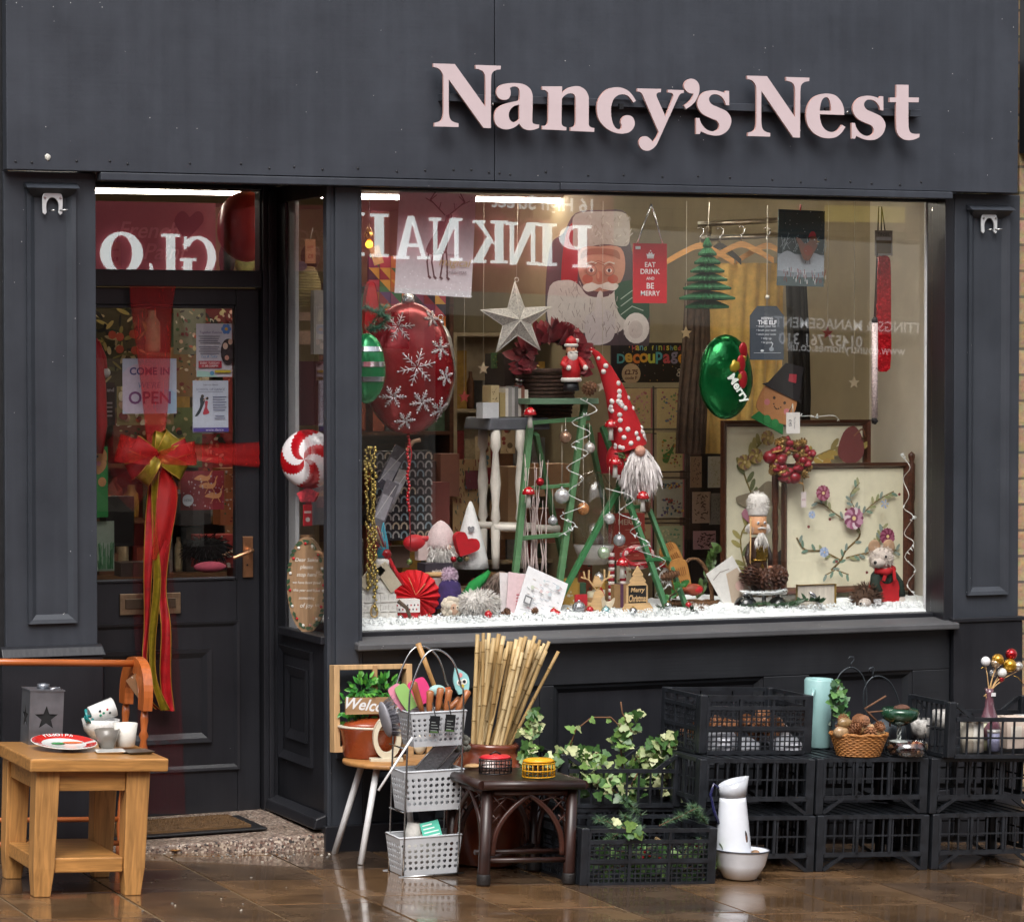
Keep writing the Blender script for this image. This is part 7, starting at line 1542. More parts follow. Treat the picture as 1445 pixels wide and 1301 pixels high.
tag(a.build('leafy_cloth',b),'dark cloth printed with gold leaves behind the door','cloth')
for i,(x0,y0,x1,y1,c,l)in enumerate(((245,435,290,500,'#7a7a62','grey green printed bag high behind the door'),(285,430,345,470,'#6a1c1c','dark red bag at the top right behind the door'),(240,490,285,560,'#8a6a44','tan printed bag in the middle behind the door'),(165,545,245,600,'#9a8a5c','pale olive bag behind the open notice'),(225,575,285,660,'#6a7a4a','green printed bag below the open notice'),(160,590,205,640,'#8a4a3c','rust printed bag left of the bow'),(315,470,350,620,'#8a2c24','tall red bag right of the notices'),(280,612,340,668,'#a02a2c','bright red bag behind the bow ribbon'),(318,660,350,760,'#a8704a','brown paper roll behind the door stile'))):
 a,b=note(x0,y0,x1,y1,c,YD+1.1+.1*i)
 for _ in range(34):a.ell(U(.04,.96),U(.04,.96),U(.02,.09),U(.02,.07),R.choice(['#c9b98a','#7a2426','#3f5a34','#d0a890','#2c2622','#c05a40','#e0d4c0']),8,U(0,3))
 tag(a.build('printed_bag',b),l,'bag','printed bags behind the door')
shelf_unit('shelves packed with stock filling the wall behind the door',20,360,420,900,3.2,mat('#7d5a3a',.6),6,21)
a,b=note(118,287,304,384,'#a05a60',YD+.5);a.text('Frenchic',.55,.60,w=.58,col='#c98f92',bold=.01,shear=.3);a.text('Paint',.62,.30,w=.34,col='#c98f92',bold=.01,shear=.3)
a.poly([(.79+p[0]*.11+p[1]*.02,.68+p[1]*.22)for p in HEART],'#6a0f1e');tag(a.build('pink_banner',b),'dusky pink paint banner with a dark red heart behind the fanlight','banner')
t,s=foil('orange_balloon','round rust-red balloon at the right of the fanlight',348,320,YD+.25,40,50,mat('#9a2412',.3,var=.1,coat=.3),.8)
for px,py,l in((163,376,'buff luggage tag hanging in the fanlight over the O'),(438,372,'buff tag with red print hanging in the side window')):
 q=P(px,py,YD+.15 if px<400 else .5);s=1/sc(q);a=Art(14*s*KX,34*s,.002,'#c9906a',.7);a.text('sale',.5,.7,w=.6,col='#a02c20');a.text('£8',.5,.3,w=.5,col='#a02c20');t=thing('price_tag',l,'price tag',q,0,'price tags');a.build('card',parent=t);string([(0,0,34*s),(.01,0,50*s)],.0015,STRING,'cord',parent=t)
for i,(px,w2,h2,c,l)in enumerate(((180,30,40,'#b5502c','orange bag seen low in the fanlight'),(225,36,30,'#6a2a3a','plum bag seen low in the fanlight'),(272,40,44,'#a03c34','red bag seen low behind the G in the fanlight'),(320,24,46,'#161416','black bag seen low right in the fanlight'),(345,30,36,'#8a8a4c','olive bag seen low beside the balloon'))):
 q=P(px,384,YD+1.0+.2*i);s=1/sc(q);mb=MB();mb.ball((0,0,h2*.4*s),h2*.5*s,w2/h2,.6,1,12,8,lump=.08);tag(mb.build('hanging_bag',mat(c,.6,var=.4,vs=20),None,q),l,'bag','bags seen through the fanlight')
q=P(433,432,.55);s=1/sc(q);t=thing('knitted_sheep','cream ribbed knitted sheep on a pale shelf in the side window','soft toy',q);mb=MB()
for k in range(14):mb.lathe([((12+8*sin(pi*k/13))*s,k*4*s),((13.4+8*sin(pi*(k+.5)/13))*s,(k+.5)*4*s),((12+8*sin(pi*(k+1)/13))*s,(k+1)*4*s)],n=18,sy=.7)
mb.build('knitted_body',mat('#b3a070',.9,var=.15,bump=.4),t);mb=MB();mb.ball((-12*s,-8*s,56*s),10*s,1,.7,.7);mb.build('face',mat('#7d7484',.8),t);mb=MB();mb.ball((6*s,0,70*s),14*s,1,.7,1.2,lump=.1);mb.build('hat',mat('#5c4636',.9,var=.4),t)
for py,l in((452,'pale painted shelf in the side window below the knitted sheep'),(486,'lower moulded shelf edge in the side window')):q=P(410,py,.62);mb=MB();mb.box(0,0,0,.26,.2,.03 if py<470 else .05);tag(mb.build('shelf',mat('#b99a84',.5),None,q),l,'shelf','shelves in the side window')
carton('stock_pack','dark striped stock pack under the shelves of the side window',436,600,40,90,.7,'#5a2a2c',.08,0,None,group='packs in the side window');carton('stock_pack','pale printed pack at the right of the side window',452,500,22,90,.5,'#a9a29c',.04,0,None,group='packs in the side window');carton('stock_pack','grey silver pack behind the oval board',446,740,30,80,.52,'#7a7a7c',.05,0,None,group='packs in the side window')
q=P(435,648,.30);t=thing('sweet_balloon','red and white swirl lollipop balloon in the side window','balloon',q,radians(-38),'foil balloons in the window');s=1/sc(q);mb=MB();n=48;R_=42*s;rows=12;vs=[(0,-.045,0)]
for i in range(1,rows+1):
 r=R_*i/rows
 for j in range(n):a_=2*pi*j/n;vs.append((r*cos(a_),-.045*math.sqrt(max(0,1-(i/rows)**2)),r*sin(a_)))
b0=len(mb.v);mb.v+=[Vector(v)for v in vs]
for j in range(n):mb.f.append((0,1+j,1+(j+1)%n));mb.m.append((j//6)%2);mb.s.append(True)
for i in range(rows-1):
 for j in range(n):j2=(j+1)%n;mb.f.append((1+i*n+j,1+(i+1)*n+j,1+(i+1)*n+j2,1+i*n+j2));mb.m.append(((j+int(i*.9))//6)%2);mb.s.append(True)
mb.lathe([(0,-.04),(R_*.7,-.03),(R_,0)],n=48,axis=Euler((pi/2,0,0)).to_matrix()@Matrix.Scale(1,3),m=1);mb.build('foil_skin',[mat('#e6e0e2',.25,var=.04,coat=.5),mat('#b8141f',.2,.2,coat=.5)],t)
mb=MB();mb.tube([(0,0,-R_),(0,0,-R_-26*s)],.012,8);mb.prism([(-16*s,0),(0,8*s),(16*s,0),(10*s,-12*s),(-10*s,-12*s)],(0,-.012,-R_-6*s),XA,ZA,(0,.02,0));mb.build('gingham_bow',mat('#b8303c',.7,var=.5,vs=120),t)
q=P(434,742,.28);s=1/sc(q);a=Art(12*s*KX,30*s,.004,'#b01c24',.5);a.ell(.5,.3,.25,col='#d8d0cc');a.rect(.1,.6,.9,.7,'#d8c0b8');tag(a.build('red_gift_tag',q),'red printed gift tag hanging under the lollipop balloon','gift tag')
A=P(433,893,.24);s=1/sc(A);t=thing('oval_board','oval wooden board painted with holly and white handwriting in the side window','sign',A,radians(-40));mb=MB();rx,rz=30*s,68*s
mb.prism([(rx*cos(i*pi/20),rz*sin(i*pi/20)+rz)for i in range(40)],(0,0,0),XA,ZA,(0,.012,0));mb.build('wooden_board',wood('#9a7a5a',.75,12,2,.6),t);mb=MB()
for i,(tx,w2)in enumerate((('Dear Santa',34),('please',20),('stop here',30),('we have been good',42),('this year and leave',40),('something',24),('of joy',20))):text_on(mb,tx,(0,-.001,rz*(1.52-i*.16)),XA,ZA,w=w2*s,shear=.2)
mb.build('handwriting',mat('#e0dcd4',.6),t);mb=MB()
for i in range(46):
 a_=2*pi*i/46
 if i%3:leafq(mb,(rx*.86*cos(a_),-.002,rz*.88*sin(a_)+rz),(cos(a_+1.2),0,sin(a_+1.2)),(0,-1,0),9*s,5*s,0,.1)
 else:mb.ball((rx*.85*cos(a_),-.002,rz*.86*sin(a_)+rz),2.2*s,1,.3,1,7,5,1+(i%2))
mb.build('painted_holly',[mat('#2f4a2f',.6),RED,mat('#d8d4cc',.6)],t)
# goods on the pavement
TR=(0,math.atan(SLOPE),0)
def hgt(px,py,Y):
 q=P(px,py,Y);return q.z-gz(q.x)
OAK=wood('#bd8a50',.6,16,2,.45,.1);OAKX=wood('#b9854a',.55,16,0,.38,.25);OAKY=wood('#b98346',.72,12,1,.42,.15);PINE=wood('#b5622e',.78,12,0,.35,.3)
b=G(57,1264);t=thing('side_table','square oak side table with a lower shelf, left of the door','table',b,rot=TR)
w_=G(187,1263).x-b.x;HT=hgt(57,1069,b.y-.03);d_=.38;lw=.068
mb=MB();mb.box(-lw/2-.03,-lw/2-.03,HT-.042,w_+lw/2+.055,d_+.04,HT);mb.build('table_top',OAKX,t,bevel=.006,seg=3)
for x in(0,w_):
 for y in(0,d_):
  mb=MB();f_=lambda k,z,x=x,y=y:[(x-k,y-k,z),(x+k,y-k,z),(x+k,y+k,z),(x-k,y+k,z)]
  mb.add(f_(lw*.38,0)+f_(lw*.5,.09)+f_(lw*.56,HT-.0425),[(0,3,2,1),(8,9,10,11)]+[(4*q+k,4*q+(k+1)%4,4*q+4+(k+1)%4,4*q+4+k)for q in(0,1)for k in range(4)]);mb.build('leg',OAK,t,bevel=.003)
mb=MB();z0,z1=HT-.105,HT-.0428
mb.box(lw*.57,-lw*.4,z0,w_-lw*.57,-lw*.1,z1);mb.box(lw*.57,d_+lw*.1,z0,w_-lw*.57,d_+lw*.4,z1);mb.box(-lw*.4,lw*.57,z0,-lw*.1,d_-lw*.57,z1);mb.box(w_+lw*.1,lw*.57,z0,w_+lw*.4,d_-lw*.57,z1);mb.build('apron',OAKX,t,bevel=.002)
mb=MB();z0,z1=.075,.122
mb.box(lw*.52,-lw*.35,z0,w_-lw*.52,d_+lw*.3,z1);mb.box(-lw*.35,lw*.52,z0,lw*.515,d_-lw*.52,z1-.001);mb.build('lower_shelf',OAKX,t,bevel=.004)
q=G(40,1051,HT);s=1/sc(q);t=thing('star_lantern','square silver metal lantern with star cut-outs on the oak table','lantern',q,rot=TR)
w2,h2=45*s*KX,76*s;ST=[]
def star(r,r2,cx,cz):return[((r if i%2==0 else r2)*sin(i*pi/5)+cx,(r if i%2==0 else r2)*cos(i*pi/5)+cz)for i in range(10)]
SIL2=mat('#8d9096',.38,.85,var=.12,vs=20)
mb=MB();mb.prism([(0,0),(w2,0),(w2,h2),(0,h2)],(0,0,0),XA,ZA,(0,.0015,0),0,[star(w2*.36,w2*.15,w2*.5,h2*.5)]);mb.prism([(0,0),(w2,0),(w2,h2),(0,h2)],(0,.0016,0),YA,ZA,(.0015,0,0),0,[star(w2*.36,w2*.15,w2*.5,h2*.5)]);mb.box(w2-.0015,.0016,0,w2,w2,h2);mb.box(.0016,w2,0,w2,w2+.0015,h2);mb.box(-.003,-.003,h2+.0002,w2+.003,w2+.004,h2+.004);mb.build('body',SIL2,t)
mb=MB();mb.box(.004,.004,.0005,w2-.004,w2-.004,h2-.002);mb.build('dark_inside',mat('#0f1012',.8),t)
mb=MB();mb.lathe([(9*s,h2+.0042),(9*s,h2+8*s),(7*s,h2+8.5*s),(7*s,h2+5*s),(0,h2+5*s)],(w2*.5,w2*.5,0),16);mb.build('chimney',SIL2,t);mb=MB();mb.tube([(w2*.6,.01,h2+.006),(w2*.9,.02,h2+.012),(w2*1.0,.03,h2+.002)],.0018,6);mb.build('wire_handle',SILV,t)
CER=mat('#dfdfdb',.18,var=.03,coat=.5);REDC=mat('#c4241c',.2,var=.05,coat=.5)
q=G(90,1058,HT);s=1/sc(q);t=thing('plate','white plate with a red lettered rim on the oak table','plate',(q.x,q.y,q.z+.014),rot=(radians(7),TR[1],0));r=47*s
mb=MB();mb.lathe([(0,0),(r*.55,0),(r*.62,.003),(r*.99,.012),(r,.014),(r*.98,.0145),(r*.64,.0065),(0,.004)],n=40);mb.build('dish',CER,t)
mb=MB();n=48
for a0,a1 in((.15,3.3),(3.5,4.3),(5.4,6.2)):
 A=[a0+(a1-a0)*i/24 for i in range(25)];mb.add([(rr*cos(a_),rr*sin(a_),z)for a_ in A for rr,z in((r*.67,.0075),(r*.97,.0148))],[(2*i,2*i+1,2*i+3,2*i+2)for i in range(24)],0,True)
mb.build('red_rim',REDC,t)
mb=MB();text_on(mb,'reindeer!',(-.0,r*.84,.0135),Vector((1,0,0)),Vector((0,.98,.15)).normalized(),w=r*.1)
mb=MB()
for i,ch in enumerate('rudolph'):
 a_=pi/2-(i-3)*.17;u_=Vector((sin(a_),-cos(a_),0));v_=Vector((cos(a_),sin(a_),.27)).normalized();text_on(mb,ch,Vector((r*.83*cos(a_),r*.83*sin(a_),.0150)),u_,v_,h=r*.16,bold=.01)
mb.build('lettering',CER,t)
mb=MB();mb.ball((-.02,.0,.008),.016,1.4,.8,.12,10,6);mb.ball((.03,.01,.008),.03,1.2,.3,.08,10,6,1);mb.build('painted_decoration',[mat('#3a8a4a',.3),mat('#d8642c',.3)],t)
q=G(150,1049,HT);t=thing('bowl','white speckled bowl holding a tipped mug on the oak table','bowl',(q.x,q.y+.08,q.z+.004),rot=TR);r=28*s;mb=MB();mb.lathe([(r*.45,0),(r*.5,.004),(r*.85,.03),(r,.068),(r*.96,.068),(r*.8,.032),(0,.01)],n=32);mb.build('bowl_body',mat('#d9d9d6',.25,var=.12,vs=140,coat=.4),t)
mb=MB();mb.box(-.04,-.03,-.004,.04,.03,-.0002);mb.build('foot',mat('#3a3834',.6),t)
t2=thing('mug','white mug with a turquoise handle lying in the bowl','mug',(q.x-.035,q.y+.075,q.z+.085),rot=(0,radians(72),radians(0)));r=14.5*s;mb=MB();mb.lathe([(r*.8,-.04),(r*.9,-.036),(r,.045),(r*.94,.045),(r*.84,-.03),(0,-.032)],n=28);mb.xf(Matrix.Translation((0,0,.04)));mb.build('mug_body',CER,t2)
mb=MB();mb.tube([(.01,-r*.7,.002),(.014,-r*1.05,-.012),(-.002,-r*1.1,-.02),(-.03,-r*.8,-.012)],.005,8);mb.tube([(-.0,-r*.3,-.0),(-.005,-r*.8,-.022),(.012,-r*.95,-.02)],.006,8);mb.build('handle',mat('#177d7d',.25,coat=.4),t2)
mb=MB()
for i,c in enumerate(((-.008,.03),(.002,.04),(-.004,.055),(.008,.06),(.006,.028))):mb.ball((c[0],-r*.93,c[1]+.0),.0045,1,.3,1,8,6,i%3)
mb.build('printed_motif',[mat('#2a3a3c',.4),mat('#2f8a6a',.4),mat('#b02c2c',.4)],t2)
q=G(155,1062,HT);t=thing('saucer','square white saucer under the grey cup','saucer',q,radians(-8));mb=MB();k=21*s;mb.hexa([(-k*.7,-k*.7,.0),(k*.7,-k*.7,0),(k*.7,k*.7,0),(-k*.7,k*.7,0)],[(-k,-k,.008),(k,-k,.008),(k,k,.008),(-k,k,.008)]);mb.build('dish',CER,t,bevel=.003)
q2=G(151,1059,HT);t=thing('cup','grey tapered cup on a white saucer','cup',(q2.x,q2.y,q2.z+.0085));mb=MB();r=18*s;mb.lathe([(r*.55,0),(r*.62,.002),(r,27*s),(r*.94,27*s),(r*.6,.006),(0,.006)],n=28);mb.build('cup_body',mat('#6d675f',.3,var=.06,coat=.2),t)
q=G(194,1063,HT);t=thing('slate_tray','dark square saucer with a pale rim at the table edge','saucer',q,radians(6));mb=MB();k=20*s;mb.hexa([(-k*.75,-k*.7,0),(k*.75,-k*.7,0),(k*.75,k*.7,0),(-k*.75,k*.7,0)],[(-k,-k,.01),(k,-k,.01),(k,k,.01),(-k,k,.01)]);mb.build('dish',mat('#4a4640',.35,var=.1),t,bevel=.003)
q=G(180,1058,HT);t=thing('cup','tall cream cup right of the grey cup','cup',(q.x-.005,q.y+.01,q.z+.0105));mb=MB();r=18*s;mb.lathe([(r*.7,0),(r*.76,.002),(r,33*s),(r*.94,33*s),(r*.7,.006),(0,.006)],n=28);mb.build('cup_body',mat('#d9d5cc',.25,var=.04,coat=.3),t)
b=G(180,1190);b.y=-.16;b=Vector((P(182,1190,-.2).x,-.2,gz(P(182,1190,-.2).x)));z_=lambda py:P(180,py,-.2).z-b.z
t=thing('towel_rail','orange pine towel rail standing behind the oak table','towel rail',b,rot=TR)
mb=MB();mb.tube([(-.75,0,z_(936)),(0.0,0,z_(936))],.012,12);mb.build('rail',PINE,t);mb=MB();mb.tube([(-.75,-.117,z_(1182)),(.0,-.117,z_(1182))],.009,10);mb.build('rail',PINE,t);mb=MB();mb.tube([(-.75,.117,z_(1162)),(.0,.117,z_(1162))],.009,10);mb.build('rail',PINE,t)
zt_=z_(936);zb_=z_(995)
mb=MB();arch=smooth_loop([(-.15,zb_-.005,1),(-.145,zt_-.06),(-.09,zt_+.005),(0,zt_+.022),(.09,zt_+.005),(.145,zt_-.06),(.15,zb_-.005,1),(.085,zb_-.005,1),(.075,zt_-.075),(0,zt_-.03),(-.075,zt_-.075),(-.085,zb_-.005,1)],True,4);mb.prism(arch,(-.014,0,0),YA,ZA,(.03,0,0));mb.build('arched_head',wood('#b5622e',.75,12,2,.3,.35),t,bevel=.005,seg=3)
for y in(-.117,.117):mb=MB();H_=zb_;mb.lathe([(.014,.0),(.016,.03),(.012,.06),(.016,.1),(.014,H_*.35),(.010,H_*.42),(.017,H_*.45),(.011,H_*.5),(.016,H_*.62),(.018,H_*.72),(.010,H_*.8),(.017,H_*.83),(.010,H_*.86),(.014,H_*.93),(.011,H_-.006)],(0,y,0),14);mb.build('turned_post',wood('#b05e2b',.75,12,2,.3,.35),t)
q=P(203,975,-.24);a=Art(.048,.075,.002,'#7d5a3c',.8);a.line([(.5,.9),(.5,.98)],.04,'#d9d0c0');t2=thing('price_tag','brown card tag hanging from the towel rail','price tag',(q.x,q.y,q.z-.01),0,'price tags',(0,radians(-35),0));a.build('card',parent=t2)
a0,a1=P(120,1165,.3),P(356,1165,.3);t=thing('door_mat','brown coir door mat with a black rubber edge on the step','mat',(a0.x,.12,.0865),rot=(0,-.012,0));L_=a1.x-a0.x;mb=MB();mb.box(0,0,0,L_,.34,.008);mb.build('rubber_edge',mat('#141416',.5,bump=.3),t,bevel=.003);mb=MB();mb.box(-.02,.035,.0082,L_-.05,.32,.017);fu=MB()
for _ in range(3800):
 p=Vector((U(0,L_-.055),U(.04,.315),.0165));d=Vector((U(-.5,.5),U(-.5,.5),1))*U(.004,.009);e=Vector((U(-1,1),U(-1,1),0))*.0014;mb.add([p-e,p+e,p+d],[(0,1,2)])
mb.build('coir_pile',mat('#5f4528',.95,var=.35,vs=40),t)
t=thing('fallen_leaf','yellow-brown fallen leaf at the foot of the doorstep','leaf',(G(247,1203).x,G(247,1203).y,G(247,1203).z+.012),radians(10));mb=MB();leafq(mb,(-.03,0,0),(1,0,.05),(0,-.5,1),.06,.045,0,.2);mb.build('blade',mat('#9a6a2c',.5,var=.3,vs=80),t)
mb=MB();o=G(330,1215)
for _ in range(70):
 x=U(180,470);q=G(x,1205+U(0,6)if _<55 else U(1215,1290))-o;mb.ball(q+Vector((0,0,.002)),U(.002,.005),1.4,1,.5,6,4,_%3,(0,0,U(0,3)),.2)
kind(mb.build('litter',[mat('#c9c2b4',.7),mat('#6b4a2c',.7),mat('#8d8a84',.6)],None,o),'stuff')
f0=G(492,1220);HB_=hgt(545,1073,f0.y+.14);s=1/sc(f0);b=Vector((P(546,1073,f0.y+.14).x,f0.y+.14,0));b.z=gz(b.x)
t=thing('bistro_table','small round wooden-topped table on splayed white metal legs','table',b,rot=TR);r=70*s
mb=MB();mb.lathe([(0,HB_-.016),(r*.97,HB_-.016),(r,HB_-.012),(r,HB_-.003),(r*.985,HB_),(0,HB_)],n=48);mb.build('table_top',wood('#b5834e',.75,10,0,.4,.1),t)
WM=mat('#dcdcdc',.3,var=.04,coat=.4)
for ax,ay in((-.145,-.14),(.145,-.14),(-.15,.12),(.14,.12)):mb=MB();mb.tube([(ax*1.02,ay,0),(ax*.55,ay*.55,HB_-.0165)],.0115,12);mb.build('leg',WM,t)
q=P(472,1062,-.11);q.y=-.17;s=1/sc(q);t=thing('frame_planter','pale wooden box frame with a Welcome board and fake leaves','planter',(q.x,q.y+.06,q.z),rot=(radians(-4),TR[1]-.02,radians(3)))
w2,h2=112*s*KX,124*s;PLW=wood('#c9a477',.8,14,2,.5)
mb=MB();k=.022;dp=.045;mb.box(0,0,0,k,dp,h2);mb.box(w2-k,0,0,w2,dp,h2);mb.box(k+.0003,0,h2-k*.8,w2-k-.0003,dp,h2);mb.box(k+.0003,0,0,w2-k-.0003,dp,k);mb.build('box_frame',PLW,t,bevel=.002)
mb=MB();mb.box(w2*.49,-.004,h2*.7,w2*.55,.012,h2-.002);mb.build('strap',mat('#a9825a',.7,var=.15),t,bevel=.003)
mb=MB();mb.box(.02,-.060,h2*.44,w2*.8,-.050,h2*.63);sg=mb.build('welcome_board',wood('#a5825c',.75,16,0,.6),t);mb=MB();text_on(mb,'Welcome',(w2*.42,-.0606,h2*.535),Vector((1,0,-.12)).normalized(),Vector((.12,0,1)).normalized(),w=w2*.72,bold=.02,shear=.35);mb.build('lettering',WM,sg)
FG=[mat('#3f8a34',.4,var=.25,vs=60),mat('#5da03c',.4,var=.2,vs=60),mat('#2f6a2c',.45,var=.2)]
mb=MB()
for cx,cz,n in((.36,.72,90),(.62,.70,80),(.3,.34,46),(.2,.55,20),(.8,.6,26)):
 for _ in range(n):p=Vector((w2*cx,.0,h2*cz));d=Vector((R.gauss(0,1),R.gauss(-.4,.6),R.gauss(.2,.9))).normalized();leafq(mb,p+d*U(.01,.05),d,Vector((U(-.4,.4),-1,U(0,.8))),U(.02,.035),U(.011,.017),R.randrange(3))
mb.build('leaves',FG,t)
q=G(524,1069,HB_);s=1/sc(q);t=thing('casserole_dish','oval terracotta casserole dish with a glazed lid','casserole',q,rot=TR);TER=mat('#8e3d1c',.25,var=.12,vs=20,coat=.4);a_=49*s
mb=MB();mb.lathe([(a_*.78,0),(a_*.84,.006),(a_*.96,38*s),(a_*1.04,42*s),(a_*1.04,45*s),(a_*.95,45*s),(a_*.8,.01),(0,.01)],n=40,sy=.68);mb.build('dish_body',TER,t);mb=MB();mb.lathe([(a_*1.042,42.5*s),(a_*1.046,45.3*s),(a_*.96,45.5*s)],n=40,sy=.68);mb.build('cream_rim',mat('#c9bfae',.3),t)
mb=MB();mb.lathe([(a_*.93,44*s),(a_*.8,50*s),(a_*.5,55*s),(a_*.2,57*s),(0,57*s)],n=40,sy=.68);mb.tube([(-a_*.2,0,56*s),(-a_*.12,0,61*s),(a_*.12,0,61*s),(a_*.2,0,56*s)],.007,8);mb.build('lid',TER,t)
q=G(546,1074,HB_);t=thing('letter_ornament','upright cream painted letter O ornament on a foot','ornament',q,radians(-12));CRE=mat('#d3cbb4',.4,var=.06)
mb=MB();n=40;ro,ri=22*s,15*s;e=lambda r_:[(r_*cos(2*pi*i/n)*.9,r_*1.35*sin(2*pi*i/n)+33*s)for i in range(n)];mb.prism(e(ro),(0,-.012,0),XA,ZA,(0,.028,0),0,[e(ri)]);mb.box(-24*s,-.02,0,22*s,.024,5*s);mb.build('ring',CRE,t,bevel=.002)
q=G(596,1072,HB_);t=thing('ply_letters','pale wooden letter ornament behind the wire rack','ornament',q);mb=MB();mb.box(-26*s,-.01,0,20*s,.02,8*s);mb.box(-22*s,-.006,8.1*s,-14*s,.014,42*s);mb.box(6*s,-.006,8.1*s,14*s,.014,40*s);mb.ball((-4*s,0,22*s),10*s,1,.6,1.4,m=1);mb.build('letters',[wood('#c9a477',.8,14,0,.5),CRE],t)
PLG=mat('#b9bcc0',.4,var=.05);CHR2=mat('#b5b7b8',.2,1.,var=.03)
b=G(598,1232);s=1/sc(b);t=thing('basket_stand','chrome wire stand holding three grey perforated baskets','basket stand',b,rot=(0,TR[1]-.05,0))
def perf(mb,p00,p10,p11,p01,nx,nz,hole=.32,m=0):
 p00,p10,p11,p01=map(Vector,(p00,p10,p11,p01));f_=lambda u_,v_:p00.lerp(p10,u_).lerp(p01.lerp(p11,u_),v_)
 for i in range(nx):
  for j in range(nz):
   c=((i+.5)/nx,(j+.5)/nz);h=.5
   sq=[(-h,-h),(0,-h),(h,-h),(h,0),(h,h),(0,h),(-h,h),(-h,0)];oc=[(hole*cos(-3*pi/4+k*pi/4),hole*sin(-3*pi/4+k*pi/4))for k in range(8)]
   mb.add([f_(c[0]+x/nx,c[1]+z/nz)for x,z in sq+oc],[(k,(k+1)%8,8+(k+1)%8,8+k)for k in range(8)],m)
def tier(zb,zt,wb,wt,nm='basket',dx=0):
 mb=MB();db,dt=wb*.62,wt*.62
 B4=[(-wb/2+dx,-db/2,zb),(wb/2+dx,-db/2,zb),(wb/2+dx,db/2,zb),(-wb/2+dx,db/2,zb)];T4=[(-wt/2+dx,-dt/2,zt),(wt/2+dx,-dt/2,zt),(wt/2+dx,dt/2,zt),(-wt/2+dx,dt/2,zt)]
 L=lambda a_,b_,k:tuple(Vector(a_).lerp(Vector(b_),k))
 for i in range(4):
  j=(i+1)%4;n=10 if i%2==0 else 6;perf(mb,L(B4[i],T4[i],.12),L(B4[j],T4[j],.12),L(B4[j],T4[j],.86),L(B4[i],T4[i],.86),n,5)
  mb.add([B4[i],B4[j],L(B4[j],T4[j],.12),L(B4[i],T4[i],.12)],[(0,1,2,3)]);mb.add([L(B4[i],T4[i],.86),L(B4[j],T4[j],.86),T4[j],T4[i]],[(0,1,2,3)])
 mb.add(B4,[(0,3,2,1)]);o=mb.build(nm,PLG,t);md=o.modifiers.new('solid','SOLIDIFY');md.thickness=.002
 mb=MB();mb.tube([Vector(p)+Vector((0,0,.001))for p in T4],.0035,6,closed=True);mb.build('rim',PLG,o)
zz_=lambda py:(1232-py)*s
tier(zz_(1230),zz_(1176),82*s,93*s);tier(zz_(1140),zz_(1084),80*s,90*s,dx=6*s);tier(zz_(1050),zz_(1002),72*s,84*s,dx=14*s)
mb=MB()
for y in(-.07,.07):
 mb.tube(curve3([(-42*s,y,.004),(-32*s,y,zz_(1000)),(-26*s,y,zz_(960)),(-8*s,y,zz_(922)),(12*s,y,zz_(914)),(34*s,y,zz_(930)),(46*s,y,zz_(965)),(50*s,y,zz_(1000)),(40*s,y,.004)]),.0034,8)
 mb.tube([(-50*s,y*1.1,.006),(48*s,y*1.1,.006)],.0034,8)
for z in(zz_(1232)+.006,zz_(1140),zz_(1050)):mb.tube([(-40*s,-.07,z),(-40*s,.07,z)],.003,6);mb.tube([(42*s,-.07,z),(42*s,.07,z)],.003,6)
mb.build('wire_frame',CHR2,t)
bb=Vector(t.location)
def pos(px,py,dy=0.):return P(px,py,bb.y+dy)
HWD=wood('#a9683c',.75,14,2,.4,.2)
for i,(px0,py0,px1,py1,dy,l)in enumerate(((594,998,583,962,-.03,'wooden handled utensil at the left of the top basket'),(606,1002,607,974,-.05,'second wooden handled utensil in the top basket'),(618,1000,622,970,-.04,'third wooden handled utensil in the top basket'),(630,1002,634,972,-.045,'fourth wooden handled utensil in the top basket'),(646,1002,661,974,-.02,'wooden handled utensil leaning out to the right'),(634,1000,650,985,.02,'short wooden handled utensil behind the others'))):
 A,B=pos(px0,py0,dy),pos(px1,py1,dy);tt=thing('utensil',l,'utensil',A,0,'utensils in the top basket');D=B-A;mb=MB();mb.tube([D*-.3,D*.2,D*.6,D*.93,D],[.008,.011,.0115,.013,.008],12);mb.build('handle',HWD,tt);mb=MB();mb.tube([D*-.9,D*-.3],.004,6);mb.build('shaft',STEEL,tt)
for px,py,l in((612,1012,'black swing tag with white print on the left utensil'),(634,1010,'black swing tag with white print on the right utensil')):
 q=pos(px,py+22,-.085);a=Art(15*s,24*s,.001,'#15171a',.4);[a.rect(.15,.12+i*.16,U(.5,.9),.16+i*.16,'#8d9492')for i in range(4)];a.rect(.1,.02,.9,.1,'#4a6a3a');tt=thing('swing_tag',l,'price tag',q,0,'price tags',(0,radians(6),0));a.build('card',parent=tt);string([(0,0,24*s),(-.006,.02,40*s),(.004,.05,46*s)],.0018,DARKST,'cord',parent=tt)
def blade(px,py,w2,h2,ang,col,label,name='spatula',dy=0.,pts=None,extra=None):
 q=pos(px,py,dy);tt=thing(name,label,'utensil',q,0,'utensils in the top basket',(radians(-8),radians(ang),0));mb=MB();mb.prism(smooth_loop(pts or[(-.4,0,1),(.4,0,1),(.5,.5),(.45,.9),(.3,1),(-.3,1),(-.45,.9),(-.5,.5)],True,4),(0,0,0),Vector((w2*s,0,0)),Vector((0,0,h2*s)),(0,.006,0));mb.build('head',mat(col,.4,var=.05),tt,bevel=.002)
 if extra:extra(tt)
blade(600,992,30,36,-22,'#d9407a','bright pink spatula head in the top basket',dy=.03);blade(574,998,22,36,-32,'#d98aa0','pale pink spatula head beside a green one',dy=.02);blade(582,1000,20,38,-28,'#8fb96a','light green spatula head in the top basket',dy=.0)
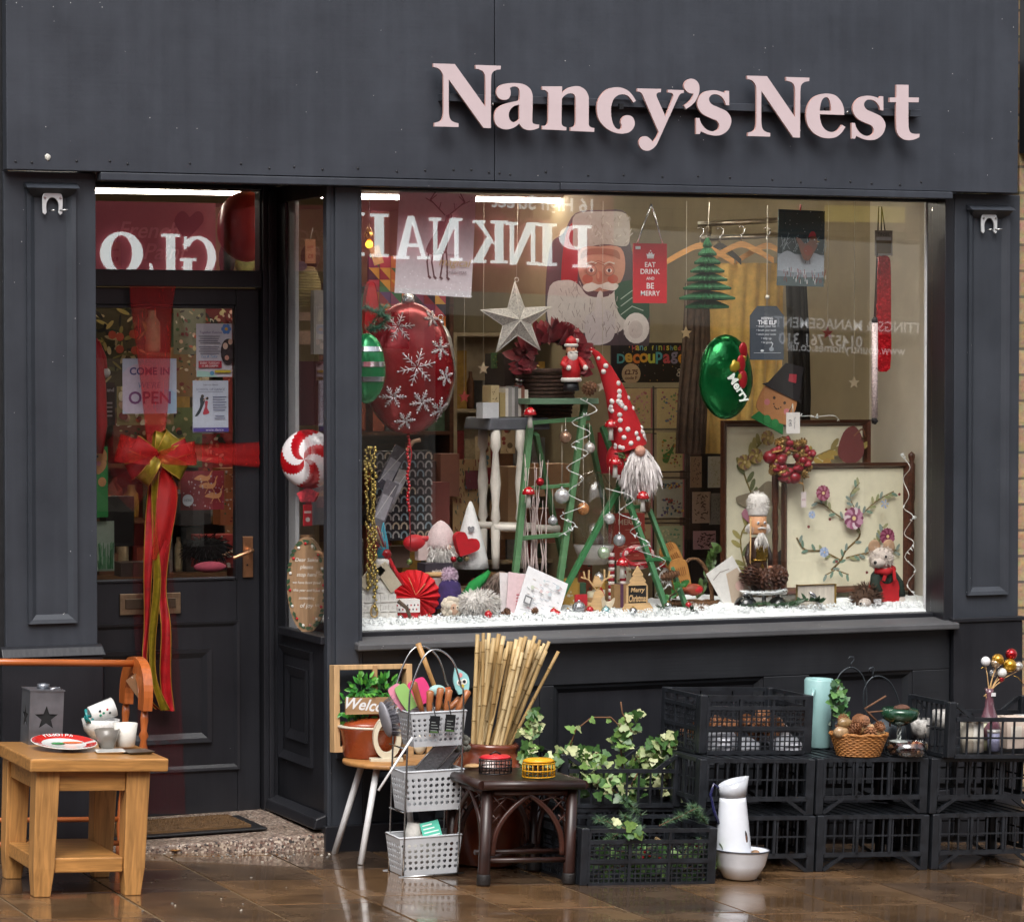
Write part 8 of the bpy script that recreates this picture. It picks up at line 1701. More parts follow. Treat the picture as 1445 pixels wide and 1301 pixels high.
def owl(tt):
 mb=MB()
 for c,r_,x,z,dy in((0,4.4,-3,16,0),(0,4.4,4,16,0),(1,2.4,-3,16,-.0015),(1,2.4,4,16,-.0015),(2,3.4,0,26,0),(3,3,0,10,0)):mb.prism([(r_*s*cos(i*pi/6)+x*s,r_*s*sin(i*pi/6)+z*s)for i in range(12)],(0,-.0008+dy,0),XA,ZA,(0,-.001,0),c)
 mb.build('painted_face',[mat('#e8e4da',.4),mat('#1d1d1f',.4),mat('#d98a8a',.4),mat('#c9b33a',.4)],tt)
blade(654,978,24,38,-8,'#8fc4c4','turquoise owl-faced spatula at the right of the top basket',dy=-.01,pts=[(-.3,0,1),(.3,0,1),(.5,.4),(.4,.7),(-.2,1.0,1),(-.45,.6),(-.45,.3)],extra=owl)
mb=MB();A,B=pos(626,1002,.04),pos(590,908,.04);mb.tube([Vector((0,0,0)),(B-A)*.5,B-A],[.008,.008,.010],10);tag(mb.build('bamboo_pole',wood('#b58a55',.75,14,2,.45),None,A),'long bamboo handle sticking up through the stand hoop','pole')
q=pos(617,974,.03);mb=MB();mb.ball((0,0,0),10*s,1.3,.6,.8);mb.tube([(0,0,0),(20*s,0,2*s)],.006,8,1);tag(mb.build('egg_brush',[mat('#9fc4c0',.5),mat('#b5562c',.5)],None,q),'small turquoise and orange brush among the utensils','brush')
q=pos(553,1012,-.02);t3=thing('dish_brush','round grey bristle brush hooked on the left of the stand','brush',q,0,None,(0,radians(-14),0));mb=MB()
for _ in range(900):a_=U(0,2*pi);rr=U(0,1)**.5;p=Vector((-8*s,rr*.035*cos(a_),rr*24*s*sin(a_)));d=Vector((U(14,20)*s,rr*.016*cos(a_),rr*8*s*sin(a_)));e=Vector((0,U(-1,1),U(-1,1)))*.0012;mb.add([p-e,p+e,p+d],[(0,1,2)])
mb.build('bristles',mat('#6d6c74',.8,var=.3,vs=100),t3);mb=MB();mb.ball((-10*s,0,0),26*s,.2,.7,1);mb.build('brush_back',mat('#8d8c92',.5),t3)
mb=MB();A,B=pos(534,1115,-.12),pos(582,1040,-.09);mb.tube([(0,0,0),B-A],.0042,8);tag(mb.build('white_rod',WM,None,A),'thin white rod leaning across the stand and the little table','rod')
for i,(px,py,w2,h2,ang,dy,l)in enumerate(((600,1086,26,62,48,-.03,'flat steel grater slanting out of the middle basket'),(618,1086,24,66,44,.0,'perforated steel grater right of the other grater'))):
 q=pos(px,py,dy);tt=thing('grater',l,'grater',q,0,'graters in the middle basket',(radians(-10),radians(ang),0));mb=MB();mb.box(-w2/2*s,0,-10*s,w2/2*s,.0015,h2*s);mb.build('plate',mat('#8a8b8d',.3,.9,var=.2,vs=60,bump=.5,bs=120),tt);mb=MB();mb.tube([(-w2/2*s,0,-10*s),(-w2/2*s,0,h2*s),(w2/2*s,0,h2*s),(w2/2*s,0,-10*s)],.003,6);mb.build('wire_edge',CHR2,tt)
q=pos(650,1050,.02);mb=MB();[mb.ball(Vector((U(-12,12),0,U(-9,9)))*s+Vector((0,U(-.015,.015),0)),4.5*s,nu=8,nv=6)for _ in range(40)];mb.tube([(-40*s,0,-34*s),(-6*s,0,-4*s)],.006,8);tag(mb.build('scourer',mat('#6d6d64',.7,var=.25),None,q),'grey bobbly scourer on a handle beside the graters','brush')
q=pos(598,1222,-.01);t3=thing('glove_pack','white gardening gloves folded in the bottom basket','gloves',q);mb=MB();mb.ball((-4*s,0,20*s),30*s,1,.55,.9,14,10,lump=.07);mb.tube([(-16*s,.01,30*s),(-12*s,.01,62*s)],[14*s,11*s],10);mb.tube([(8*s,.02,30*s),(8*s,.02,60*s)],[12*s,11*s],10);mb.build('fabric',mat('#c5c2bc',.8,var=.1,bump=.5),t3);mb=MB();mb.tube([(8*s,.02,60*s),(8*s,.02,84*s)],12*s,10);mb.build('navy_cuff',mat('#1c2030',.8),t3)
q=pos(612,1184,-.05);a=Art(28*s,26*s,.002,'#4fb9a0',.5);[a.rect(.1,.2+i*.2,U(.6,.9),.27+i*.2,'#d8e8e2')for i in range(4)];tag(a.build('care_card',q,rot=(radians(-20),radians(-10),0)),'turquoise printed card tucked in the bottom basket','card')
jb=G(694,1222);jb.y+=.06;s=1/sc(jb);t=thing('glazed_jar','big brown glazed earthenware jar holding bamboo canes','jar',jb,rot=TR);hz_=(1222-1050)*s*1.0
mb=MB();mb.lathe([(42*s,0),(48*s,.01),(60*s,hz_*.35),(62*s,hz_*.6),(54*s,hz_*.8),(42*s,hz_*.9),(38*s,hz_*.93),(41*s,hz_*.96),(41*s,hz_*.99),(37*s,hz_),(34*s,hz_*.97),(40*s,hz_*.8),(0,hz_*.5)],n=48);mb.build('jar_body',mat('#6e3622',.2,var=.35,vs=9,coat=.5),t)
BAMN=mat('#7d6438',.6);BAM=[wood('#bda170',.75,9,2,.55),wood('#a98a58',.72,9,2,.55),wood('#c7b084',.8,9,2,.55)]
tops=[(674,895),(682,893),(690,893),(697,900),(704,894),(711,897),(718,905),(722,905),(729,902),(736,899),(742,898),(748,903),(755,897),(762,903),(768,908),(775,905),(788,919),(733,912),(745,912),(752,915),(760,918),(694,908),(708,910),(715,915),(726,915),(740,905),(765,912),(770,918),(679,905),(686,902),(750,906),(757,908),(737,920),(747,925)]
for i,(px,py)in enumerate(tops):
 f_=(px-672)/120;A=jb+Vector(((U(-22,22)*.4+(f_-.5)*34-4)*s,U(-22,22)*s,hz_*.62));B=P(px,py,jb.y+U(-.05,.06)-.02*f_);D=B-A;r_=U(.0055,.0088);pts=[];rs=[]
 k=R.randint(3,4);ph=U(0,.2)
 for j in range(k+1):
  for dz,kk in((-.012,1),(0,1.14),(.012,1)):
   ff=(j+ph)/(k+.6)+dz
   if 0<=ff<=1:pts.append(D*ff);rs.append(r_*kk)
 pts=[Vector((0,0,0))]+pts+[D];rs=[r_]+rs+[r_];mb=MB();mb.tube(pts,rs,9)
 for j in range(k+1):
  ff=(j+ph)/(k+.6)
  if .02<ff<.98:mb.tube([D*(ff-.003),D*(ff+.003)],r_*1.22,9,1)
 tag(mb.build('bamboo_cane',[BAM[i%3],BAMN],None,A),'bamboo cane standing in the brown glazed jar','cane','bamboo canes in the jar')
b=G(682,1250);s=1/sc(b);t=thing('rattan_stool','dark brown rattan stool with arched lattice corners','stool',b,rot=TR);w_=G(808,1250).x-b.x;d_=.30;H_=hgt(682,1110,b.y);RAT=mat('#2a130c',.4,var=.4,vs=14,coat=.15);RAT2=mat('#3a1a10',.4,var=.3,vs=30,coat=.1)
mb=MB();mb.box(-.03,-.03,H_-.0,w_+.03,d_+.03,H_+.022);mb.build('seat',mat('#1c1310',.35,var=.3,vs=10,bump=.3),t,bevel=.008,seg=3)
mb=MB()
for p0,p1 in(((-.03,-.03),(w_+.03,-.03)),((-.03,-.03),(-.03,d_+.03)),((w_+.03,-.03),(w_+.03,d_+.03)),((-.03,d_+.03),(w_+.03,d_+.03))):mb.tube([(p0[0],p0[1],H_+.008),(p1[0],p1[1],H_+.008)],.016,10)
mb.build('edge_canes',RAT,t)
for x in(0,w_):
 for y in(0,d_):
  mb=MB();mb.tube([(x,y,0),(x,y,.05),(x,y,H_)],[.021,.0205,.0185],12);mb.lathe([(.022,.004),(.0235,.008),(.0235,.035),(.022,.04)],(x,y,0),12,1);lg=mb.build('leg',[RAT,mat('#120c0a',.5,bump=.8,bs=300)],t)
def arch_side(o,u_):
 L_=u_.length;un=u_.normalized();mb=MB();o=Vector(o)
 for a0,sg in((.012,1),(L_-.012,-1)):
  for off in(.0,.012):mb.tube([o+un*(a0+sg*(.014+off*.4+(L_*.42)*f_**2.6))+Vector((0,0,.1+(H_-.125)*f_))for f_ in[i/12 for i in range(13)]],.0075,8)
 mb.tube([o+un*.02+ZA*(H_-.02),o+un*(L_-.02)+ZA*(H_-.02)],.01,8);mb.build('arch_brace',RAT2,t)
 for a0,sg in((.012,1),(L_-.012,-1)):
  mb=MB()
  for i in range(4):
   z=H_-.05-i*.035;wd=L_*.42*max(0,(z-.1)/(H_-.125))**2.6
   if wd>.015:
    mb.tube([o+un*(a0+sg*.01)+ZA*z,o+un*(a0+sg*(.01+wd))+ZA*min(H_-.02,z+wd)],.003,5);mb.tube([o+un*(a0+sg*.01)+ZA*min(H_-.02,z+wd),o+un*(a0+sg*(.01+wd))+ZA*z],.003,5)
  mb.build('lattice',RAT2,t)
arch_side((0,0,0),Vector((w_,0,0)));arch_side((0,0,0),Vector((0,d_,0)));arch_side((w_,0,0),Vector((0,d_,0)));arch_side((0,d_,0),Vector((w_,0,0)))
mb=MB()
for z in(.085,.1):mb.tube([(0,d_*(z-.085)*20,z),(w_,d_*(z-.085)*20,z)],.009,8)
mb.tube([(0,0,.09),(w_,d_,.09)],.009,8);mb.build('stretcher',RAT,t)
HS=H_+.026
def cage(px,py,label,lidc,bodyc,wpx,open_=False):
 q=G(px,py,HS);s=1/sc(q);tt=thing('wire_cage',label,'wire cage',q,radians(-6),'little wire cages on the stool',);w2,d2,h2=wpx*s,.05,20*s;m_=mat(bodyc,.35,.2);mb=MB();n=12
 ring=lambda z,k=1:[(w2/2*k*cos(2*pi*i/28),d2*k*sin(2*pi*i/28),z)for i in range(28)]
 for z in(.003,h2*.5,h2):mb.tube(ring(z),.0022,6,closed=True)
 for i in range(20):a_=2*pi*i/20;mb.tube([(w2/2*cos(a_),d2*sin(a_),.003),(w2/2*cos(a_),d2*sin(a_),h2)],.0016,5)
 mb.build('wire_body',m_,tt);mb=MB();mb.lathe([(w2*.46,h2+.003),(w2*.5,h2+.008),(w2*.4,h2+.014),(0,h2+.017)],n=28,sy=d2*2/w2*1.0);mb.build('lid',mat(lidc,.35,var=.06),tt)
 if open_:mb=MB();mb.tube([(-.02,0,h2+.016),(0,0,h2+.026),(.02,0,h2+.016)],.003,6);mb.build('handle',m_,tt)
cage(699,1091,'small black wire cage with a red lid on the rattan stool','#c4202c','#1a1a1c',46,True);cage(760,1096,'small yellow wire cage with a yellow lid on the rattan stool','#e0a012','#d69a14',46)
q=G(667,1084,HS);mb=MB();mb.ball((0,0,.008),.02,1.6,1,.4,lump=.08);tag(mb.build('wood_slice',wood('#c09a6c',.8,10,0,.6),None,q),'pale chip of wood at the left edge of the rattan stool','wood chip')
# plastic crates and what is in them
CRT=mat('#1f2227',.38,var=.45,vs=16,spec=.5,bump=.15,bs=80)
def bars(mb,p0,du,dv,nu,nv,W_,H_,r,t_=.006,skip=None):
 """grid of flat bars on a rectangle"""
 p0=Vector(p0);du=Vector(du);dv=Vector(dv);n=du.cross(dv).normalized()
 for i in range(nu+1):a=p0+du*(W_*i/nu);mb.beam(a,a+dv*H_,t_,r,upv=n)
 for j in range(nv+1):a=p0+dv*(H_*j/nv);mb.beam(a,a+du*W_,t_,r*.9,upv=n)
def crate(label,b,W_,D_,H_,style,group,parts=True):
 """style mesh: fine net sides; stack: upside-down crate on feet; cut: low dipped front"""
 t=thing('plastic_crate',label,'crate',b,0,group,(0,TR[1]+U(-.006,.006),U(-.012,.012)));pw=.03
 for x in(0,W_-pw):
  for y in(0,D_-pw):mb=MB();mb.box(x,y,0,x+pw,y+pw,H_);mb.build('corner_post',CRT,t,bevel=.004)
 sides=(((pw,.004,0),XA,W_-2*pw),((W_-.004,pw,0),YA,D_-2*pw),((pw,D_-.004,0),XA,W_-2*pw),((.004,pw,0),YA,D_-2*pw))
 if style=='mesh':
  for o,u_,L_ in sides:
   mb=MB();n=max(4,round(L_/.0195));bars(mb,Vector(o)+ZA*.008,u_,ZA,n,9,L_,H_-.05,.0035,.0045)
   for k in range(4):mb.beam(Vector(o)+u_*(L_*k/3)+ZA*.008,Vector(o)+u_*(L_*k/3)+ZA*(H_-.008),.009,.011,upv=u_.cross(ZA))
   for z,hh in((.004,.012),(H_*.42,.01),(H_-.046,.012),(H_-.008,.014)):mb.beam(Vector(o)+ZA*z,Vector(o)+ZA*z+u_*L_,.013,hh,upv=u_.cross(ZA))
   mb.build('net_side',CRT,t)
 elif style=='stack':
  foot=H_*.30
  for o,u_,L_ in sides:
   mb=MB();bars(mb,Vector(o)+ZA*foot,u_,ZA,10,2,L_,H_-foot-.006,.004,.006)
   for k in(0,3.33,6.67,10):mb.beam(Vector(o)+u_*(L_*k/10)+ZA*foot,Vector(o)+u_*(L_*k/10)+ZA*H_,.010,.010,upv=u_.cross(ZA))
   mb.beam(Vector(o)+ZA*foot,Vector(o)+ZA*foot+u_*L_,.016,.010,upv=u_.cross(ZA));mb.beam(Vector(o)+ZA*(H_-.006),Vector(o)+ZA*(H_-.006)+u_*L_,.014,.012,upv=u_.cross(ZA))
   k=min(.075,L_*.3)
   mb.beam(Vector(o)+ZA*.006,Vector(o)+u_*k+ZA*(foot-.004),.012,.012,upv=u_.cross(ZA));mb.beam(Vector(o)+u_*L_+ZA*.006,Vector(o)+u_*(L_-k)+ZA*(foot-.004),.012,.012,upv=u_.cross(ZA));mb.build('barred_side',CRT,t)
  mb=MB();mb.box(.01,.01,H_-.012,W_-.01,D_-.01,H_-.001)
  for i in range(9):mb.box(.01+i*(W_-.03)/9,.012,H_-.0008,.01+i*(W_-.03)/9+.012,D_-.012,H_+.003)
  mb.build('deck',CRT,t)
 else:
  for i,(o,u_,L_)in enumerate(sides):
   mb=MB();top=H_*.72 if i%2==0 else H_;nn=9 if i%2==0 else 7;bars(mb,Vector(o)+ZA*.008,u_,ZA,nn,2,L_,top-.016,.005,.007)
   mb.beam(Vector(o)+ZA*(top-.006),Vector(o)+ZA*(top-.006)+u_*L_,.014,.016,upv=u_.cross(ZA));mb.beam(Vector(o)+ZA*.006,Vector(o)+ZA*.006+u_*L_,.014,.014,upv=u_.cross(ZA))
   if i%2==0:
    k=.07;mb.beam(Vector(o)+ZA*(H_-.008),Vector(o)+u_*k+ZA*(top-.004),.014,.014,upv=u_.cross(ZA));mb.beam(Vector(o)+u_*L_+ZA*(H_-.008),Vector(o)+u_*(L_-k)+ZA*(top-.004),.014,.014,upv=u_.cross(ZA))
   mb.build('barred_side',CRT,t)
 if style!='stack':
  mb=MB();mb.box(.005,.005,.002,W_-.005,D_-.005,.01);mb.build('base',CRT,t)
 return t
SG='black crates stacked upside down under the window'
c2=G(1152,1230);c2.y+=.0;w2=G(1328,1232).x-c2.x;HC=(hgt(1152,1071,c2.y))/2;D2=.34
cols=[c2.x-w2-.008,c2.x,c2.x+w2+.006]
nm=('under the crate of cones','under the wicker basket','under the crate of candles')
for i,x in enumerate(cols):
 for j in range(2):crate('black slatted crate, %s in the stack %s'%(('lower','upper')[j],nm[i]),(x+U(-.004,.004),c2.y+U(-.008,.008),gz(x)+j*(HC+.001)),w2-.004,D2,HC,'stack',SG)
HK=2*HC+.005
OG='open black crates of stock'
a=G(986,1064,HK);wA=G(1156,1066,HK).x-a.x;HA=hgt(984,981,a.y)-HK;crate('black mesh crate of cones and white bags on top of the stack',(a.x,a.y,a.z+.001),wA,.32,HA,'mesh',OG)
mb=MB();zt_=a.z
WHB=mat('#d3d6de',.35,var=.12,vs=30,bump=.6,bs=25)
for i,(px,py,rx,rz,l)in enumerate(((1016,1048,26,22,'crumpled white plastic bag at the left of the cone crate'),(1050,1054,24,14,'low white plastic bag in the middle of the cone crate'),(1110,1052,26,14,'white plastic bag at the right of the cone crate'),(1094,1036,24,16,'grey printed bag lying on the cones'))):
 q=P(px,py,a.y+(.06,.07,.06,.15)[i]);s=1/sc(q);mb=MB();mb.ball((0,0,0),rx*s,1,.8,rz/rx,14,10,0,None,.12);tag(mb.build('plastic_bag',WHB if i<3 else mat('#a9a5a6',.5,var=.4,vs=60),None,q),l,'bag','bags in the cone crate')
protoc=None
def cones(pts,grp,labels,L_=.055,r_=.024,m_=None):
 global protoc
 for i,(q,ro)in enumerate(pts):
  if protoc is None:mb=MB();pinecone(mb,(0,0,0),.055,.024,(0,0,0),0,7,8);protoc=mb.build('pine_cone',mat('#8a5c3c',.7,var=.35,vs=60),None,q,rot=ro);o=protoc
  else:o=protoc.copy();C.objects.link(o);o.location=q;o.rotation_euler=ro
  k=U(.8,1.15);o.scale=(k*L_/.055,)*3;tag(o,labels,'pine cone',grp)
cones([((a.x+U(.05,wA-.05),a.y+U(.09,.27),a.z+U(.03,.075)+(.03 if i%3==0 else 0)),(U(0,3),U(0,3),U(0,3)))for i in range(60)],'pine cones in the mesh crate','brown pine cone heaped in the black mesh crate')
b=G(818,1250);wB=G(1018,1249).x-b.x;HBx=hgt(818,1169,b.y);crate('black mesh crate of fir branches standing on the pavement',b,wB,.36,HBx,'mesh',OG)
yI=b.y+.40;xi=P(789,1140,yI).x;wI=P(960,1140,yI).x-xi;hI=hgt(789,1141,yI);crate('black slatted crate half hidden under the crate of ivy',(xi,yI,gz(xi)),wI,.30,hI,'stack',SG)
HI=hgt(789,1066,yI)-hI;crate('black crate with a dipped front full of variegated ivy',(xi,yI,gz(xi)+hI+.004),wI,.30,HI,'cut',OG)
IVY=[mat('#6f8f4a',.4,var=.3,vs=70),mat('#8f9c68',.45,var=.25,vs=60),mat('#3f6230',.4,var=.3,vs=60),mat('#b5bb8a',.45,var=.2,vs=50)]
def ivyleaf(mb,p,d,n,L_,m):
 p=Vector(p);d=Vector(d).normalized();n=Vector(n);s_=d.cross(n).normalized();n=s_.cross(d);q=[(0,0),(.42,-.12),(.55,.28),(.3,.42),(.34,.62),(0,1),(-.34,.62),(-.3,.42),(-.55,.28),(-.42,-.12)]
 mb.add([p+(s_*x+d*y+n*(.12*abs(x)-.1*y*y))*L_ for x,y in q]+[p+d*L_*.4],[(i,(i+1)%10,10)for i in range(10)],m,True)
def vine(label,path,n,L_,name='ivy_spray',mats=IVY,spread=.03,group='ivy trailing from the crate'):
 o=Vector(path[0]);q=[Vector(p)-o for p in path];t=thing(name,label,'plant',o,0,group);mb=MB();mb.tube(q,[.0028]*len(q),5);mb.build('stem',mat('#6b4a30',.8),t);mb=MB()
 for _ in range(n):
  f_=U(0,len(q)-1.01);k=int(f_);p=q[k].lerp(q[k+1],f_-k)+Vector((U(-1,1),U(-1,1),U(-1,1)))*spread;d=Vector((U(-1,1),U(-.9,.2),U(-.8,.6)));ivyleaf(mb,p,d,Vector((U(-.5,.5),-1,U(-.1,.9))),L_*U(.6,1.2),R.choice((0,0,1,2,2,3)))
 mb.build('leaves',mats,t)
Yv=yI+.1
V=lambda*pp:[P(x,y,Yv+dy)for x,y,dy in pp]
vine('dense mound of variegated ivy filling the left of the dipped crate',V((800,1130,.05),(815,1095,0),(835,1075,-.02),(850,1100,-.05)),150,.032,spread=.05)
vine('dense mound of ivy filling the right of the dipped crate',V((880,1130,0),(900,1090,0),(925,1075,.02),(940,1110,-.03)),160,.032,spread=.05)
vine('upright ivy shoots rising above the middle of the crate',V((880,1090,0),(875,1050,0),(883,1030,0),(888,1008,.02)),46,.034,spread=.028)
vine('ivy spray reaching right towards the cone crate',V((890,1080,0),(915,1050,-.02),(940,1042,-.03),(952,1055,-.04)),44,.032,spread=.025)
vine('long thin ivy tendril arching over the left of the crate',V((802,1060,0),(812,1030,0),(835,1012,0),(862,1012,0),(880,1030,0),(884,1060,0)),9,.034,spread=.012)
vine('ivy spray hanging over the front rail of the dipped crate',V((820,1085,-.08),(850,1105,-.12),(880,1125,-.12)),60,.031,spread=.035)
vine('ivy plant between the glazed jar and the dipped crate',V((745,1075,-.1),(748,1050,-.08),(746,1025,-.06),(750,1008,-.05)),70,.031,spread=.03)
vine('low trailing ivy at the left corner of the dipped crate',V((775,1075,-.1),(795,1062,-.06),(820,1068,-.03),(845,1062,0)),50,.034,spread=.02)
vine('bare dark twig sprouting from the ivy',V((882,1060,0),(890,1030,0),(878,1005,0),(876,990,0)),3,.03,spread=.01)
def fir(label,p0,p1,n=260,L_=.03,group='fir branches in the mesh crate'):
 p0=Vector(p0);D=Vector(p1)-p0;t=thing('fir_branch',label,'branch',p0,0,group);mb=MB();nd=MB();tw=[(Vector((0,0,0)),D)];side=D.cross(ZA).normalized()
 for i in range(5):f_=.2+.15*i;sg=1 if i%2 else-1;tw.append((D*f_,D*f_+(D.normalized()*.6+side*sg*.6+ZA*U(-.2,.3))*D.length*U(.25,.4)))
 for a_,b_ in tw:
  mb.tube([a_,b_],[.003,.0015],5);d0=(b_-a_)
  for _ in range(int(n*d0.length/D.length*.6)):
   f_=U(0,1);d=(d0.normalized()*.5+Vector((R.gauss(0,1),R.gauss(0,1),R.gauss(0,.8))).normalized()).normalized();e=d.orthogonal().normalized()*.0013;p=a_+d0*f_;nd.add([p-e,p+e,p+d*L_*U(.6,1.1)],[(0,1,2)],R.randrange(2))
 mb.build('stem',mat('#5a4030',.8),t);nd.build('needles',[mat('#2f4f34',.55,var=.3,vs=80),mat('#4c6b42',.55,var=.3,vs=80)],t)
for i,(x0,y0,x1,y1,dy,l)in enumerate(((905,1150,878,1125,.1,'fir twig rising at the back of the mesh crate'),(1000,1165,975,1135,.12,'forked fir twig at the right of the mesh crate'),(930,1165,985,1140,.1,'fir branch lying towards the right corner'),(900,1172,840,1155,.08,'fir branch lying towards the left corner'),(910,1175,880,1150,.05,'short fir branch in the middle of the crate'),(850,1230,930,1190,.06,'fir branch pressed behind the net at lower left'),(930,1235,1000,1185,.06,'fir branch pressed behind the net at lower right'),(870,1200,960,1215,.07,'fir branch lying flat inside the crate'),(990,1225,900,1240,.08,'fir branch at the bottom of the mesh crate'),(845,1205,870,1170,.2,'fir branch at the back left of the mesh crate'),(960,1200,1005,1170,.22,'fir branch at the back right of the mesh crate'))):fir(l,P(x0,y0,b.y+dy),P(x1,y1,b.y+dy+.02))
vine('ivy leaves spilling over the front rim of the mesh crate',[P(868,1160,b.y+.04),P(885,1172,b.y-.005),P(898,1172,b.y-.01)],12,.036,spread=.015)
vine('dark ivy bedded low inside the mesh crate',[P(840,1235,b.y+.1),P(900,1215,b.y+.1),P(960,1230,b.y+.1),P(1000,1210,b.y+.12)],110,.036,mats=[IVY[0],IVY[2],IVY[2],IVY[0]],spread=.06)
A,B=P(925,1182,b.y+.03),P(948,1196,b.y+.02);mb=MB();mb.tube([(0,0,0),B-A],.006,7);tag(mb.build('bamboo_offcut',BAM[0],None,A),'pale bamboo offcut among the fir branches','cane')
mb=MB();o=P(960,1200,b.y+.03);[mb.ball(P(U(900,1000),U(1185,1225),b.y+.03)-o,.0055,nu=8,nv=6)for _ in range(9)];tag(mb.build('holly_berries',REDG,None,o),'scatter of red berries among the greenery in the mesh crate','berries')['kind']='stuff'
q=G(1044,1240);s=1/sc(q);EN=mat('#dfe3ea',.15,var=.03,coat=.6);BLUE=mat('#1c1f4a',.2,coat=.5)
t=thing('enamel_bowl','round white enamel bowl with a dark rim on the pavement','bowl',q,rot=TR);r=40*s;mb=MB();mb.lathe([(r*.45,0),(r*.6,.006),(r*.88,22*s),(r*.99,40*s),(r*1.02,42*s),(r*.97,42*s),(r*.82,22*s),(0,.012)],n=44);mb.build('bowl_body',EN,t);mb=MB();mb.tube([(r*1.01*cos(i*pi/24),r*1.01*sin(i*pi/24),42*s)for i in range(48)],.0026,6,closed=True);mb.build('dark_rim',mat('#3a3c44',.3),t)
qj=Vector((q.x-7*s,q.y+.012,q.z+.034));t=thing('enamel_jug','tall white enamel jug with a blue handle standing in the bowl','jug',qj,0,None,(0,-.02,0));mb=MB();n=36;prof=[(22*s,0),(25.5*s,.012),(25*s,30*s),(22.5*s,62*s),(19.5*s,96*s),(18.5*s,112*s)]
mb.lathe(prof[:-1]+[(18.6*s,102*s)],n=n);mb.build('jug_body',EN,t)
mb=MB();vs=[]
for j in range(n):
 a_=2*pi*j/n;c=cos(a_);vs.append((18.6*s*c,18.6*s*sin(a_),102.2*s))
for j in range(n):
 a_=2*pi*j/n;c=cos(a_);up=max(0,c)**2;vs.append((20.5*s*c*(1+.25*up),19*s*sin(a_)*(1-.3*up),(118+12*(c*.5+.5))*s))
mb.add(vs,[(j,(j+1)%n,n+(j+1)%n,n+j)for j in range(n)],0,True);o=mb.build('spout',mat('#b9bcc2',.2,var=.04,coat=.5),t);md=o.modifiers.new('solid','SOLIDIFY');md.thickness=.0016
mb=MB();mb.tube([(-18*s,.006,114*s),(-27*s,.01,122*s),(-32*s,.012,108*s),(-28*s,.008,84*s),(-22*s,0,66*s)],.0055,8);mb.build('handle',BLUE,t)
mb=MB();p=Vector((8*s,-21.3*s,46*s));mb.ball(p,7*s,.55,.12,1.5,12,8,lump=.12);mb.ball(p+Vector((1.2*s,-.6*s,-1*s)),4*s,.5,.14,1.5,10,8,1,lump=.1);mb.build('enamel_chip',[mat('#2a2422',.6),mat('#6b4630',.7,var=.3)],t)
p=P(1066,1203,q.y+.0);mb=MB();mb.ball((0,0,0),.012,1.4,1,.8,lump=.1);tag(mb.build('snail_shell',mat('#8a6a4c',.5,var=.3),None,p),'small brown shell in the enamel bowl','shell')
q=G(1152,1060,HK);q.y+=.12;q=Vector((P(1152,1058,q.y).x,q.y,gz(P(1152,1058,q.y).x)+HK));s=1/sc(q);t=thing('teal_pitcher','tall pale turquoise pitcher behind the crate of cones','jug',q,rot=TR);TEAL=mat('#8fb5b4',.35,var=.05,coat=.2);hp=P(1152,957,q.y).z-q.z
mb=MB();mb.lathe([(18*s,0),(19.5*s,.006),(20*s,hp*.5),(21*s,hp*.97),(19*s,hp),(17*s,hp*.97),(16*s,hp*.3),(0,.02)],n=36);mb.build('body',TEAL,t);mb=MB();mb.tube([(-14*s,-.03,hp*.86),(-22*s,-.06,hp*.8),(-24*s,-.06,hp*.66),(-18*s,-.03,hp*.52)],.007,8);mb.build('handle',TEAL,t)
q=G(1211,1066,HK);s=1/sc(q);t=thing('wicker_basket','oval wicker basket heaped with cones and shells on the crates','basket',q,rot=TR);mb=MB();wicker(mb,30*s,42*s,31*s,12,44,1,.72);mb.build('woven_body',mat('#a8703a',.6,var=.25,vs=60),t)
mb=MB();mb.lathe([(0,.01),(29*s,.01),(39*s,28*s)],n=30,sy=.72);mb.build('lining',mat('#7d5028',.8),t)
cones([(q+Vector((U(-28,28)*s,U(-.05,.05),(26+(1-abs(i-9)/9)*24+U(-4,4))*s)),(U(0,3),U(0,3),U(0,3)))for i in range(18)],'pine cones in the wicker basket','pine cone piled in the oval wicker basket',.058,.028)
for i,(px,py,r_,c)in enumerate(((1187,1033,11,'#a98a66'),(1192,1020,10,'#8d7048'),(1236,1034,12,'#b59468'),(1210,1030,9,'#9a7850'),(1226,1028,9,'#c2a27a'))):
 p=P(px,py,q.y-.03);mb=MB();mb.ball((0,0,0),r_*s,1.1,.7,.8,14,10,lump=.03);mb.ball((r_*.7*s,0,0),r_*.5*s,1,.8,.8,m=0);tag(mb.build('snail_shell',mat(c,.35,var=.3,vs=50,coat=.3),None,p),('tan shell at the left rim of the wicker basket','olive shell above the left rim of the basket','pale curled shell at the right of the basket','brown shell in the middle front of the basket','cream shell between two brown ones in the basket')[i],'shell','shells in the wicker basket')
A=P(1222,1020,q.y);mb=MB();mb.tube([P(1240,1020,q.y)-A,P(1225,1005,q.y)-A,P(1220,1000,q.y)-A,P(1250,982,q.y)-A],.0035,6);mb.tube([P(1225,1005,q.y)-A,P(1245,1003,q.y)-A,P(1255,1010,q.y)-A,P(1256,1025,q.y)-A],.003,6);tag(mb.build('twig',mat('#6b4a34',.8,var=.3),None,A),'forked brown twig poking out of the wicker basket','twig','twigs on the crates')
GAL=mat('#3c4247',.4,.6,var=.15)
